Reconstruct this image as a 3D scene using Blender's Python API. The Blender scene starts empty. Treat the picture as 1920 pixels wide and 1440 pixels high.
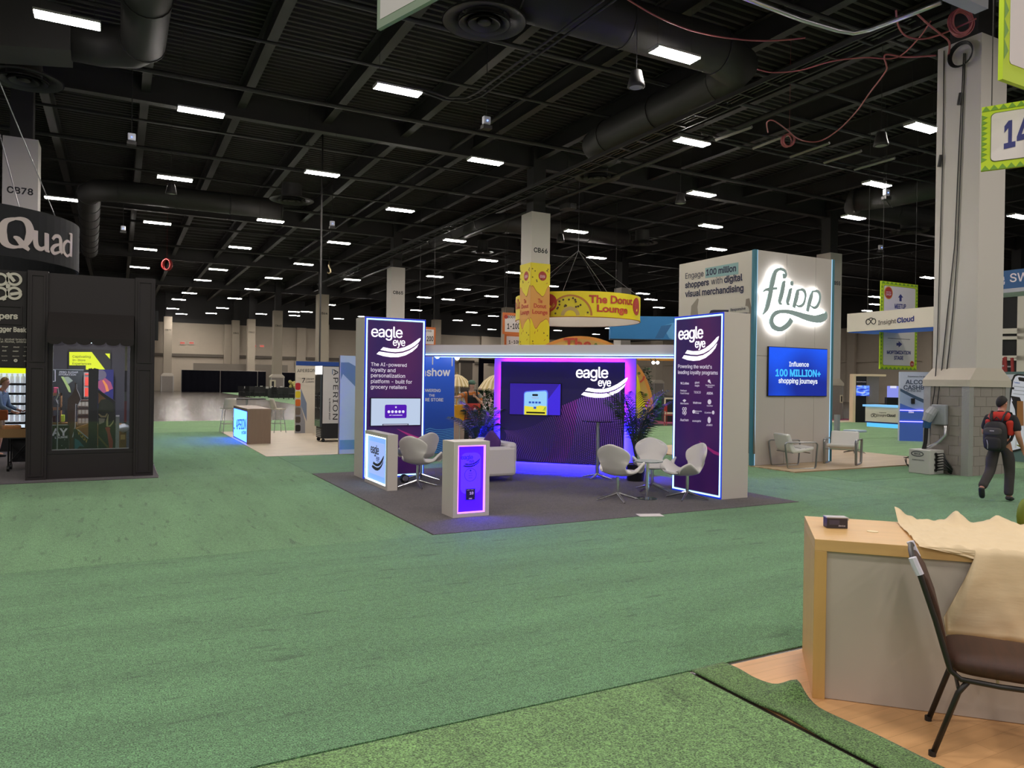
import bpy, bmesh, math, random, os
from mathutils import Vector, Matrix
from mathutils.geometry import delaunay_2d_cdt
random.seed(7)
PI = math.pi
SC = bpy.context.scene
COL = SC.collection

# ------------------------------------------------------------------ camera
CAM_H, YAW, ROLL, PITCH, FPX = 1.80, math.radians(28.0), math.radians(0.84), math.radians(-0.19), 1390.0
FW = Vector((math.sin(YAW) * math.cos(PITCH), math.cos(YAW) * math.cos(PITCH), math.sin(PITCH)))
R0 = Vector((math.cos(YAW), -math.sin(YAW), 0.0))
U0 = R0.cross(FW)
RT = R0 * math.cos(ROLL) + U0 * math.sin(ROLL)
UP = U0 * math.cos(ROLL) - R0 * math.sin(ROLL)
EYE = Vector((0, 0, CAM_H))
cam_data = bpy.data.cameras.new('camera')
cam_data.sensor_width = 36.0
cam_data.lens = FPX / 1920 * 36.0
cam_data.clip_end = 400
cam = bpy.data.objects.new('camera', cam_data)
COL.objects.link(cam)
cam.matrix_world = Matrix(((RT.x, UP.x, -FW.x, EYE.x), (RT.y, UP.y, -FW.y, EYE.y), (RT.z, UP.z, -FW.z, EYE.z), (0, 0, 0, 1)))
SC.camera = cam

# ------------------------------------------------------------------ world, exposure
SC.view_settings.view_transform = 'Standard'
SC.view_settings.look = 'None'
SC.view_settings.exposure = 0.0
SC.view_settings.gamma = 1.0
SC.cycles.use_denoising = True
SC.cycles.max_bounces = 8
SC.cycles.sample_clamp_indirect = 6.0
world = bpy.data.worlds.new('world')
SC.world = world
world.use_nodes = True
world.node_tree.nodes['Background'].inputs[0].default_value = (1.0, 0.95, 0.96, 1)
world.node_tree.nodes['Background'].inputs[1].default_value = 0.27

# ------------------------------------------------------------------ hall lamps outside the picture (the same grid as the fixtures in view)
LIGHT_Z = 9.35
LAMP_COL = (1.0, 0.925, 0.865)
RADIANCE = 150.0
def area(name, loc, sx, sy, radiance, col, rot=(0, 0, 0)):
    d = bpy.data.lights.new(name, 'AREA')
    d.shape = 'RECTANGLE'; d.size = sx; d.size_y = sy
    d.energy = radiance * PI * sx * sy
    d.color = col
    o = bpy.data.objects.new(name, d); COL.objects.link(o)
    o.location = loc; o.rotation_euler = rot
    return o
for j in range(-4, 3):
    for i in range(-4, 8):
        if (i + j) % 2 == 0:
            x, y = 2.0 + 4.57 * i, 13.4 + 4.57 * (j - 1)
            if y > 9.5 or (x > 8.8 and y > 8): continue
            area('hall_lamp', (x, y, LIGHT_Z), 1.2, 0.3, RADIANCE, LAMP_COL)

# ------------------------------------------------------------------ pixel helpers (photo frame 1920 x 1440 -> points of the place)
def ray(x, y): return FW + RT * ((x - 960) / FPX) - UP * ((y - 720) / FPX)
def G(x, y, z=0.0):
    d = ray(x, y); t = (z - CAM_H) / d.z
    return EYE + d * t
def V(x, y, px, py, nx, ny):
    d = ray(x, y); t = (px * nx + py * ny) / (d.x * nx + d.y * ny)
    return EYE + d * t

# ------------------------------------------------------------------ materials
def lin(c):
    if isinstance(c, str):
        c = [int(c[i:i + 2], 16) / 255 for i in (0, 2, 4)]
        c = [v / 12.92 if v <= .04045 else ((v + .055) / 1.055) ** 2.4 for v in c]
    return (c[0], c[1], c[2], 1.0)
MATS = {}
def mat(name, col=(.5, .5, .5), rough=.5, metal=0, em=None, es=0, noise=0, nscale=20, bump=0, alpha=1, trans=0, spec=.5, stretch=None):
    if name in MATS: return MATS[name]
    m = bpy.data.materials.new(name); m.use_nodes = True
    nt = m.node_tree; b = nt.nodes['Principled BSDF']
    b.inputs['Base Color'].default_value = lin(col)
    b.inputs['Roughness'].default_value = rough
    b.inputs['Metallic'].default_value = metal
    b.inputs['Specular IOR Level'].default_value = spec
    if trans: b.inputs['Transmission Weight'].default_value = trans; b.inputs['IOR'].default_value = 1.45
    if alpha < 1: b.inputs['Alpha'].default_value = alpha
    if es:
        b.inputs['Emission Color'].default_value = lin(em if em else col)
        b.inputs['Emission Strength'].default_value = es
    if noise or bump:
        tc = nt.nodes.new('ShaderNodeTexCoord'); mp = nt.nodes.new('ShaderNodeMapping')
        nz = nt.nodes.new('ShaderNodeTexNoise')
        nt.links.new(tc.outputs['Object'], mp.inputs[0]); nt.links.new(mp.outputs[0], nz.inputs['Vector'])
        if stretch: mp.inputs['Scale'].default_value = stretch
        nz.inputs['Scale'].default_value = nscale; nz.inputs['Detail'].default_value = 5
        if noise:
            mx = nt.nodes.new('ShaderNodeMix'); mx.data_type = 'RGBA'
            c = lin(col)
            mx.inputs[6].default_value = tuple(v * (1 - noise) for v in c[:3]) + (1,)
            mx.inputs[7].default_value = tuple(min(1, v * (1 + noise)) for v in c[:3]) + (1,)
            nt.links.new(nz.outputs[0], mx.inputs[0]); nt.links.new(mx.outputs[2], b.inputs['Base Color'])
        if bump:
            bp = nt.nodes.new('ShaderNodeBump'); bp.inputs['Strength'].default_value = bump; bp.inputs['Distance'].default_value = .02
            nt.links.new(nz.outputs[0], bp.inputs['Height']); nt.links.new(bp.outputs[0], b.inputs['Normal'])
    MATS[name] = m
    return m
def glow(name, col, s):
    return mat(name, (0, 0, 0), em=col, es=s, rough=.6)

def carpet_mat(name, col, along='X', amp=.32, fine=.75):
    """short pile: fine speckle, brushed streaks along the roll, soft dark tread marks"""
    if name in MATS: return MATS[name]
    m = bpy.data.materials.new(name); m.use_nodes = True
    nt = m.node_tree; b = nt.nodes['Principled BSDF']; b.inputs['Roughness'].default_value = .95
    b.inputs['Specular IOR Level'].default_value = .1
    b.inputs['Sheen Weight'].default_value = .25
    tc = nt.nodes.new('ShaderNodeTexCoord')
    def nz(scale, st, detail):
        mp = nt.nodes.new('ShaderNodeMapping'); mp.inputs['Scale'].default_value = st
        n = nt.nodes.new('ShaderNodeTexNoise'); n.inputs['Scale'].default_value = scale; n.inputs['Detail'].default_value = detail
        nt.links.new(tc.outputs['Object'], mp.inputs[0]); nt.links.new(mp.outputs[0], n.inputs['Vector'])
        return n.outputs[0]
    def mth(op, a, c):
        n = nt.nodes.new('ShaderNodeMath'); n.operation = op
        for k, v in ((0, a), (1, c)):
            if isinstance(v, (int, float)): n.inputs[k].default_value = v
            else: nt.links.new(v, n.inputs[k])
        return n.outputs[0]
    def rng(v, a, c, d, e):
        n = nt.nodes.new('ShaderNodeMapRange'); nt.links.new(v, n.inputs[0])
        for k, x in zip((1, 2, 3, 4), (a, c, d, e)): n.inputs[k].default_value = x
        return n.outputs[0]
    st = (.4, 2.2, 1) if along == 'X' else (2.2, .4, 1)
    streak = rng(nz(1.1, st, 8), .25, .75, 1 - amp * .55, 1 + amp * .55)
    tread = rng(nz(2.4, (.9, 5, 1) if along == 'X' else (5, .9, 1), 7), .31, .40, 1 - amp * 1.1, 1)
    fine_n = rng(nz(120, (1, 1, 1), 2), .32, .68, 1 - fine, 1 + fine)
    mid = rng(nz(34, (1, 1, 1), 4), .3, .7, .76, 1.24)
    f = mth('MULTIPLY', mth('MULTIPLY', streak, tread), mth('MULTIPLY', fine_n, mid))
    mx = nt.nodes.new('ShaderNodeMix'); mx.data_type = 'RGBA'; mx.blend_type = 'MULTIPLY'
    mx.inputs[0].default_value = 1
    mx.inputs[6].default_value = lin(col)
    cb = nt.nodes.new('ShaderNodeCombineColor')
    for k in range(3): nt.links.new(f, cb.inputs[k])
    nt.links.new(cb.outputs[0], mx.inputs[7]); nt.links.new(mx.outputs[2], b.inputs['Base Color'])
    bp = nt.nodes.new('ShaderNodeBump'); bp.inputs['Strength'].default_value = .5; bp.inputs['Distance'].default_value = .01
    nt.links.new(fine_n, bp.inputs['Height']); nt.links.new(bp.outputs[0], b.inputs['Normal'])
    MATS[name] = m
    return m

def wood_mat(name, col, plank=None, scale=1.0, amp=.22, rough=.45, along='X', rotz=0):
    if name in MATS: return MATS[name]
    m = bpy.data.materials.new(name); m.use_nodes = True
    nt = m.node_tree; b = nt.nodes['Principled BSDF']; b.inputs['Roughness'].default_value = rough
    tc = nt.nodes.new('ShaderNodeTexCoord'); mp = nt.nodes.new('ShaderNodeMapping')
    mp.inputs['Rotation'].default_value = (0, 0, rotz)
    nt.links.new(tc.outputs['Object'], mp.inputs[0])
    mp2 = nt.nodes.new('ShaderNodeMapping')
    mp2.inputs['Scale'].default_value = {'X': (.6, 6, 6), 'Y': (6, .6, 6), 'Z': (6, 6, .6)}[along]
    nt.links.new(mp.outputs[0], mp2.inputs[0])
    n = nt.nodes.new('ShaderNodeTexNoise'); n.inputs['Scale'].default_value = 3 * scale; n.inputs['Detail'].default_value = 8
    n.inputs['Distortion'].default_value = .6
    nt.links.new(mp2.outputs[0], n.inputs['Vector'])
    c = lin(col)
    mx = nt.nodes.new('ShaderNodeMix'); mx.data_type = 'RGBA'
    mx.inputs[6].default_value = tuple(v * (1 - amp) for v in c[:3]) + (1,)
    mx.inputs[7].default_value = tuple(min(1, v * (1 + amp)) for v in c[:3]) + (1,)
    nt.links.new(n.outputs[0], mx.inputs[0])
    out = mx.outputs[2]
    if plank:
        br = nt.nodes.new('ShaderNodeTexBrick'); br.inputs['Scale'].default_value = 1
        br.inputs['Brick Width'].default_value = plank[0]; br.inputs['Row Height'].default_value = plank[1]
        br.inputs['Mortar Size'].default_value = .0015; br.inputs['Mortar'].default_value = (.68, .62, .56, 1)
        br.inputs['Color1'].default_value = (1, 1, 1, 1); br.inputs['Color2'].default_value = (.86, .84, .81, 1)
        nt.links.new(mp.outputs[0], br.inputs['Vector'])
        m2 = nt.nodes.new('ShaderNodeMix'); m2.data_type = 'RGBA'; m2.blend_type = 'MULTIPLY'; m2.inputs[0].default_value = 1
        nt.links.new(out, m2.inputs[6]); nt.links.new(br.outputs[0], m2.inputs[7]); out = m2.outputs[2]
    nt.links.new(out, b.inputs['Base Color'])
    MATS[name] = m
    return m

WHITE = mat('white_laminate', 'd0c8c0', .45)
OFFWHITE = mat('off_white_paint', 'd8d0c4', .6)
BLACK = mat('black_plastic', '0d0d0f', .5)
CHROME = mat('chrome', (.75, .75, .77), .15, 1)
STEEL = mat('brushed_steel', (.5, .5, .52), .35, 1)
DUCT = mat('dark_painted_duct', (.030, .028, .026), .6)
DARKM = mat('dark_painted_steel', (.026, .024, .023), .6)
WIRE = mat('black_cable', (.012, .012, .013), .5)
NAVY = mat('navy_ink', '2a2f6e', .6)
INK = mat('black_ink', '17171c', .6)
WINK = mat('white_ink', 'efeaf2', .6)

# ------------------------------------------------------------------ mesh builder
class MB:
    def __init__(s): s.v = []; s.f = []; s.m = []
    def add(s, vs, fs, m=0):
        o = len(s.v); s.v += [tuple(p) for p in vs]
        for f in fs: s.f.append([i + o for i in f]); s.m.append(m)
        return s
    def box(s, x0, x1, y0, y1, z0, z1, m=0):
        vs = [(x, y, z) for z in (z0, z1) for y in (y0, y1) for x in (x0, x1)]
        return s.add(vs, [(0, 2, 3, 1), (4, 5, 7, 6), (0, 1, 5, 4), (2, 6, 7, 3), (0, 4, 6, 2), (1, 3, 7, 5)], m)
    def obox(s, c, ax, ay, az, m=0):
        c, ax, ay, az = map(Vector, (c, ax, ay, az))
        vs = [c + ax * i + ay * j + az * k for k in (-1, 1) for j in (-1, 1) for i in (-1, 1)]
        return s.add(vs, [(0, 2, 3, 1), (4, 5, 7, 6), (0, 1, 5, 4), (2, 6, 7, 3), (0, 4, 6, 2), (1, 3, 7, 5)], m)
    def tube(s, pts, r, n=8, m=0, closed=False, flat=1.0):
        pts = [Vector(p) for p in pts]; k = len(pts)
        if k < 2: return s
        rr = r if isinstance(r, (list, tuple)) else [r] * k
        vs = []; prev = None
        for i, p in enumerate(pts):
            if closed: t = pts[(i + 1) % k] - pts[i - 1]
            else: t = pts[min(i + 1, k - 1)] - pts[max(i - 1, 0)]
            t = t.normalized() if t.length > 1e-9 else Vector((0, 0, 1))
            if prev is None:
                u = t.cross(Vector((0, 0, 1)))
                if u.length < .05: u = t.cross(Vector((1, 0, 0)))
            else:
                u = prev - t * prev.dot(t)
            u.normalize(); prev = u; w = t.cross(u)
            for j in range(n):
                a = 2 * PI * j / n
                vs.append(p + u * (rr[i] * math.cos(a)) + w * (rr[i] * flat * math.sin(a)))
        fs = []
        for i in range(k if closed else k - 1):
            for j in range(n):
                a, b = i * n + j, i * n + (j + 1) % n
                c, d = ((i + 1) % k) * n + (j + 1) % n, ((i + 1) % k) * n + j
                fs.append((a, b, c, d))
        if not closed: fs += [tuple(range(n)), tuple((k - 1) * n + j for j in reversed(range(n)))]
        return s.add(vs, fs, m)
    def lathe(s, prof, n=24, c=(0, 0, 0), m=0, a0=0, a1=2 * PI):
        full = abs(a1 - a0 - 2 * PI) < 1e-6; k = n if full else n + 1
        vs = [(c[0] + r * math.cos(a0 + (a1 - a0) * j / n), c[1] + r * math.sin(a0 + (a1 - a0) * j / n), c[2] + z) for r, z in prof for j in range(k)]
        fs = []
        for i in range(len(prof) - 1):
            for j in range(n):
                a, b = i * k + j, i * k + (j + 1) % k
                fs.append((a, b, b + k, a + k))
        return s.add(vs, fs, m)
    def prism(s, poly, y0, y1, m=0):
        """polygon of (x, z) pushed from y0 to y1"""
        k = len(poly)
        vs = [(x, y0, z) for x, z in poly] + [(x, y1, z) for x, z in poly]
        fs = [tuple(range(k)), tuple(range(2 * k - 1, k - 1, -1))] + [(i, (i + 1) % k, k + (i + 1) % k, k + i) for i in range(k)]
        return s.add(vs, fs, m)
    def hprism(s, poly, z0, z1, m=0):
        k = len(poly)
        vs = [(x, y, z0) for x, y in poly] + [(x, y, z1) for x, y in poly]
        fs = [tuple(range(k)), tuple(range(2 * k - 1, k - 1, -1))] + [(i, (i + 1) % k, k + (i + 1) % k, k + i) for i in range(k)]
        return s.add(vs, fs, m)
    def stroke(s, pts, w, y0, y1, m=0):
        """flat brush stroke along (x, z) points with widths, pushed from y0 to y1"""
        k = len(pts); ww = w if isinstance(w, (list, tuple)) else [w] * k
        L, R = [], []
        for i in range(k):
            a, b = pts[max(i - 1, 0)], pts[min(i + 1, k - 1)]
            dx, dz = b[0] - a[0], b[1] - a[1]; l = math.hypot(dx, dz) or 1
            nx, nz = -dz / l * ww[i] / 2, dx / l * ww[i] / 2
            L.append((pts[i][0] + nx, pts[i][1] + nz)); R.append((pts[i][0] - nx, pts[i][1] - nz))
        vs = [(x, y, z) for y in (y0, y1) for P in (L, R) for x, z in P]
        fs = []
        for i in range(k - 1):
            fs += [(i, i + 1, k + i + 1, k + i), (2 * k + i, 3 * k + i, 3 * k + i + 1, 2 * k + i + 1),
                   (i, 2 * k + i, 2 * k + i + 1, i + 1), (k + i, k + i + 1, 3 * k + i + 1, 3 * k + i)]
        fs += [(0, k, 3 * k, 2 * k), (k - 1, 3 * k - 1, 4 * k - 1, 2 * k - 1)]
        return s.add(vs, fs, m)
    def disc(s, x, z, r, y0, y1, n=20, m=0, rz=None):
        return s.prism([(x + r * math.cos(2 * PI * i / n), z + (rz or r) * math.sin(2 * PI * i / n)) for i in range(n)], y0, y1, m)
    def grid(s, fn, nu, nv, m=0):
        vs = [fn(i / nu, j / nv) for j in range(nv + 1) for i in range(nu + 1)]
        fs = [(j * (nu + 1) + i, j * (nu + 1) + i + 1, (j + 1) * (nu + 1) + i + 1, (j + 1) * (nu + 1) + i) for j in range(nv) for i in range(nu)]
        return s.add(vs, fs, m)
    def ball(s, c, r, n=12, k=8, m=0, sc=(1, 1, 1)):
        return s.grid(lambda u, v: (c[0] + r * sc[0] * math.sin(PI * v) * math.cos(2 * PI * u), c[1] + r * sc[1] * math.sin(PI * v) * math.sin(2 * PI * u), c[2] - r * sc[2] * math.cos(PI * v)), n, k, m)
    def build(s, name, m, parent=None, smooth=False, bevel=0, loc=(0, 0, 0), rz=0, weld=True, solid=0, sub=0):
        me = bpy.data.meshes.new(name)
        me.from_pydata(s.v, [], s.f)
        for k in (m if isinstance(m, (list, tuple)) else [m]): me.materials.append(k)
        me.polygons.foreach_set('material_index', s.m)
        bm = bmesh.new(); bm.from_mesh(me)
        if weld: bmesh.ops.remove_doubles(bm, verts=bm.verts, dist=1e-5)
        bmesh.ops.recalc_face_normals(bm, faces=bm.faces)
        if smooth:
            for f in bm.faces: f.smooth = True
        bm.to_mesh(me); bm.free()
        o = bpy.data.objects.new(name, me); COL.objects.link(o)
        o.parent = parent; o.location = loc; o.rotation_euler = (0, 0, rz)
        if solid:
            md = o.modifiers.new('solid', 'SOLIDIFY'); md.thickness = solid; md.offset = 0
        if bevel:
            md = o.modifiers.new('bevel', 'BEVEL'); md.width = bevel; md.segments = 2; md.limit_method = 'ANGLE'
        if sub:
            md = o.modifiers.new('sub', 'SUBSURF'); md.levels = sub; md.render_levels = sub
        return o

def tag(o, label, cat, group=None):
    o['label'] = label; o['category'] = cat
    if group: o['group'] = group
    return o
def thing(name, label, cat, loc=(0, 0, 0), rz=0, group=None):
    o = bpy.data.objects.new(name, None); COL.objects.link(o)
    o.empty_display_size = .1
    o.location = loc; o.rotation_euler = (0, 0, rz)
    return tag(o, label, cat, group)
def struct(o): o['kind'] = 'structure'; return o
def dup(o, loc, rz=None, label=None, parent=None):
    c = o.copy(); COL.objects.link(c)
    if parent is not None: c.parent = parent
    else:
        c.location = loc
        if rz is not None: c.rotation_euler = (0, 0, rz)
        if label: c['label'] = label
    for ch in list(o.children): dup(ch, None, parent=c)
    return c
def box(name, m, x0, x1, y0, y1, z0, z1, parent=None, bevel=0):
    return MB().box(x0, x1, y0, y1, z0, z1).build(name, m, parent, bevel=bevel)

# a panel thing: local x along its face, local -y out of the face towards the viewer, z up
def LP(t, x, y, yo=0.0):
    """photo pixel -> local (x, z) on the plane local y = yo of thing t"""
    bx, by, bz, a = FR.get(t.name) or (t.location.x, t.location.y, t.location.z, t.rotation_euler.z)
    n = (-math.sin(a), math.cos(a))
    p = V(x, y, bx + n[0] * yo, by + n[1] * yo, n[0], n[1])
    dx, dy = p.x - bx, p.y - by
    return (dx * math.cos(a) + dy * math.sin(a), p.z - bz)
FR = {}   # world frame of a part that carries lettering of its own
def LPS(t, pts, yo=0.0): return [LP(t, x, y, yo) for x, y in pts]

FONTS = {}
def font(nm):
    if nm not in FONTS:
        f = None
        if nm:
            try: f = bpy.data.fonts.load(os.path.join(bpy.utils.system_resource('DATAFILES', path='fonts'), nm))
            except Exception: f = None
        FONTS[nm] = f
    return FONTS[nm]
INTER = 'Inter.woff2'
GCACHE = {}
def _glyph(polys):
    """fill closed outlines by the non-zero rule"""
    V_, E_ = [], []
    for P in polys:
        n = len(V_); k = len(P)
        V_ += [Vector(p) for p in P]; E_ += [(n + i, n + (i + 1) % k) for i in range(k)]
    try: vo, eo, fo = delaunay_2d_cdt(V_, E_, [], 0, 1e-6)[:3]
    except Exception: return [], []
    F = []
    for f in fo:
        cx = sum(vo[i].x for i in f) / len(f); cy = sum(vo[i].y for i in f) / len(f); w = 0
        for P in polys:
            k = len(P)
            for i in range(k):
                (ax, ay), (bx, by) = P[i], P[(i + 1) % k]
                if (ay <= cy) != (by <= cy):
                    x = ax + (cy - ay) / (by - ay) * (bx - ax)
                    if x > cx: w += 1 if by > ay else -1
        if w: F.append(tuple(f))
    us = sorted({i for f in F for i in f}); mp = {j: n for n, j in enumerate(us)}
    return [(vo[i].x, vo[i].y) for i in us], [tuple(mp[i] for i in f) for f in F]
def glyphs(s, bold=0.0, fnt=INTER, space=1.0, res=3):
    """(points, faces) of a line of lettering, size 1"""
    c = bpy.data.curves.new('t', 'FONT'); c.body = s; c.size = 1; c.space_character = space
    f = font(fnt)
    if f: c.font = f
    o = bpy.data.objects.new('t', c)
    cu = o.to_curve(bpy.context.evaluated_depsgraph_get())
    G_ = {}
    for sp in cu.splines:
        b = sp.bezier_points; P = []; k = len(b)
        for i in range(k):
            p, q = b[i], b[(i + 1) % k]
            st = (p.handle_right - p.co).cross(q.co - p.co).length < 1e-5 and (q.handle_left - q.co).cross(q.co - p.co).length < 1e-5
            n = 1 if st else res
            for j in range(n):
                t = j / n; u = 1 - t
                v = p.co * u ** 3 + p.handle_right * 3 * u * u * t + q.handle_left * 3 * u * t * t + q.co * t ** 3
                if not P or abs(v.x - P[-1][0]) + abs(v.y - P[-1][1]) > 1e-4: P.append((v.x, v.y))
        if len(P) > 2: G_.setdefault(sp.character_index, []).append(P)
    o.to_curve_clear(); bpy.data.objects.remove(o); bpy.data.curves.remove(c)
    pts, faces = [], []
    for ci in sorted(G_):
        polys = G_[ci]; ox, oy = polys[0][0]; key = (s[ci] if ci < len(s) else s, fnt, bold, res, len(polys))
        if key not in GCACHE:
            Q = [[(x - ox, y - oy) for x, y in P] for P in polys]
            if bold:
                big = max(Q, key=lambda P: abs(sum(P[i - 1][0] * P[i][1] - P[i][0] * P[i - 1][1] for i in range(len(P)))))
                sg = 1 if sum(big[i - 1][0] * big[i][1] - big[i][0] * big[i - 1][1] for i in range(len(big))) > 0 else -1
                R = []
                for P in Q:
                    o_ = []; k = len(P)
                    for i in range(k):
                        a, b_, d = P[i - 1], P[i], P[(i + 1) % k]
                        n1 = Vector((b_[1] - a[1], a[0] - b_[0])); n2 = Vector((d[1] - b_[1], b_[0] - d[0]))
                        if n1.length > 1e-9: n1.normalize()
                        if n2.length > 1e-9: n2.normalize()
                        m_ = n1 + n2; l = m_.length
                        m_ = m_ / l * min(2.0, 2.0 / max(l, .3)) if l > 1e-6 else n1
                        o_.append((b_[0] + sg * bold * m_.x, b_[1] + sg * bold * m_.y))
                    R.append(o_)
                Q = R
            GCACHE[key] = _glyph(Q)
        gp, gf = GCACHE[key]; n = len(pts)
        pts += [(x + ox, y + oy) for x, y in gp]; faces += [[i + n for i in f] for f in gf]
    return pts, faces
def text(t, s, a, b, m, y=-.006, top=None, bold=.0, ext=.003, fnt=INTER, name='lettering', loc=False, space=1.0, parent=None, skew=0, res=3, warp=None):
    """lettering on thing t: a = left end of the baseline, b = right end (photo pixels, or local (x, z) when loc), top = pixel / z of the tallest glyph"""
    if loc: (x0, z0), (x1, z1) = a, b
    else: (x0, z0), (x1, z1) = LP(t, *a), LP(t, *b)
    co, gf = glyphs(s, bold, fnt, space, res)
    if not co: return None
    bx0 = min(c[0] for c in co); bx1 = max(c[0] for c in co); by1 = max(c[1] for c in co)
    sx = (x1 - x0) / max(bx1 - bx0, 1e-6)
    sz = sx if top is None else ((top if loc else LP(t, a[0], top)[1]) - z0) / max(by1, 1e-6)
    vs = []
    for c in co:
        u = c[0] - bx0
        X, Z = x0 + u * sx, z0 + (z1 - z0) * (u / max(bx1 - bx0, 1e-6)) + c[1] * sz
        X += skew * c[1] * sz
        if warp: X, Z = warp(X, Z)
        vs.append((X, y - ext, Z))
    n = len(vs)
    fs = gf
    mb = MB(); mb.v = vs + [(p[0], y, p[2]) for p in vs]; mb.f = [list(f) for f in fs]
    # side walls from boundary edges
    cnt = {}
    for f in fs:
        for i in range(len(f)):
            e = (f[i], f[(i + 1) % len(f)]); k = (min(e), max(e)); cnt[k] = cnt.get(k, 0) + 1
    for (i, j), c in cnt.items():
        if c == 1: mb.f.append([i, j, n + j, n + i])
    mb.m = [0] * len(mb.f)
    return mb.build(name, m, parent or t, weld=False)
# ================================================================== the hall
CONC = mat('polished_concrete', '4f4943', .24, noise=.35, nscale=1.0, bump=.015, stretch=(.25, 1.6, 1))
fl = MB().box(-40, 75, -14, 102, -.3, 0).build('floor', CONC); struct(fl)
WALLM = mat('hall_wall_paint', 'c0b4a2', .8, noise=.05, nscale=2)
WALLB = mat('hall_wall_dark', '6d655b', .8)
wb = MB().box(-40, 75, 102, 102.4, 0, 12.4).build('wall_back', WALLM); struct(wb)
wr = MB().box(75, 75.4, -14, 102, 0, 12.4).build('wall_right', WALLM); struct(wr)
tr = MB()
tr.box(-40, 75, 101.75, 102, 4.7, 5.1); tr.build('trim_1', WALLM)['kind'] = 'structure'
struct(MB().box(-40, 75, 101.7, 102, 4.35, 4.7).build('trim_2', WALLB))
struct(MB().box(-40, 75, 101.9, 102, 8.6, 12.4).build('trim_3', DARKM))
tw = MB().box(74.75, 75, -14, 101.7, 4.6, 5.0).build('trim_4', WALLM); struct(tw)
struct(MB().box(74.9, 75, -14, 101.7, 8.6, 12.4).build('trim_5', DARKM))
# pilasters on the far wall
k = 6
for x in [12.0 + 9.14 * i for i in range(0, 6)]:
    struct(MB().box(x, x + 1.2, 101.4, 101.7, 0, 8.6).build('trim_%d' % k, WALLM)); k += 1
for y in [20 + 9.14 * i for i in range(0, 8)]:
    struct(MB().box(74.4, 74.74, y, y + 1.0, 0, 8.6).build('trim_%d' % k, WALLM)); k += 1
# ribbed deck
DECK = mat('dark_deck_paint', (.034, .031, .029), .85)
cl = MB(); y = -12.0; pr = []
while y < 101.5:
    step = .30 if y < 46 else 1.2
    pr += [(y, 12.3), (y + step * .45, 12.3), (y + step * .55, 12.16), (y + step * .9, 12.16)]
    y += step
n = len(pr)
cl.add([(-40, a, b) for a, b in pr] + [(75, a, b) for a, b in pr], [(i, i + 1, n + i + 1, n + i) for i in range(n - 1)])
cl.box(-40, 75, -14, 102, 12.35, 12.6)
struct(cl.build('ceiling', DECK, weld=False))
def ibeam(mb, p, q, h, w, t=.03):
    p, q = Vector(p), Vector(q); d = (q - p); L = d.length; d.normalize(); s = Vector((-d.y, d.x, 0)); c = (p + q) / 2
    mb.obox(c, d * L / 2, s * t / 2, Vector((0, 0, h / 2)))
    for z in (-h / 2, h / 2): mb.obox(c + Vector((0, 0, z)), d * L / 2, s * w / 2, Vector((0, 0, t / 2)))
for i in range(-8, 16):
    x = 15.97 - 3.05 * 4 + 3.05 * i
    b = MB(); ibeam(b, (x, -12, 11.75), (x, 101, 11.75), .7, .28)
    struct(b.build('trim_%d' % k, DARKM)); k += 1
for y in (9.4, 28.0, 46.3, 64.6, 82.9):
    b = MB(); ibeam(b, (-40, y, 11.5), (75, y, 11.5), .9, .36)
    struct(b.build('trim_%d' % k, DARKM)); k += 1
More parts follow.
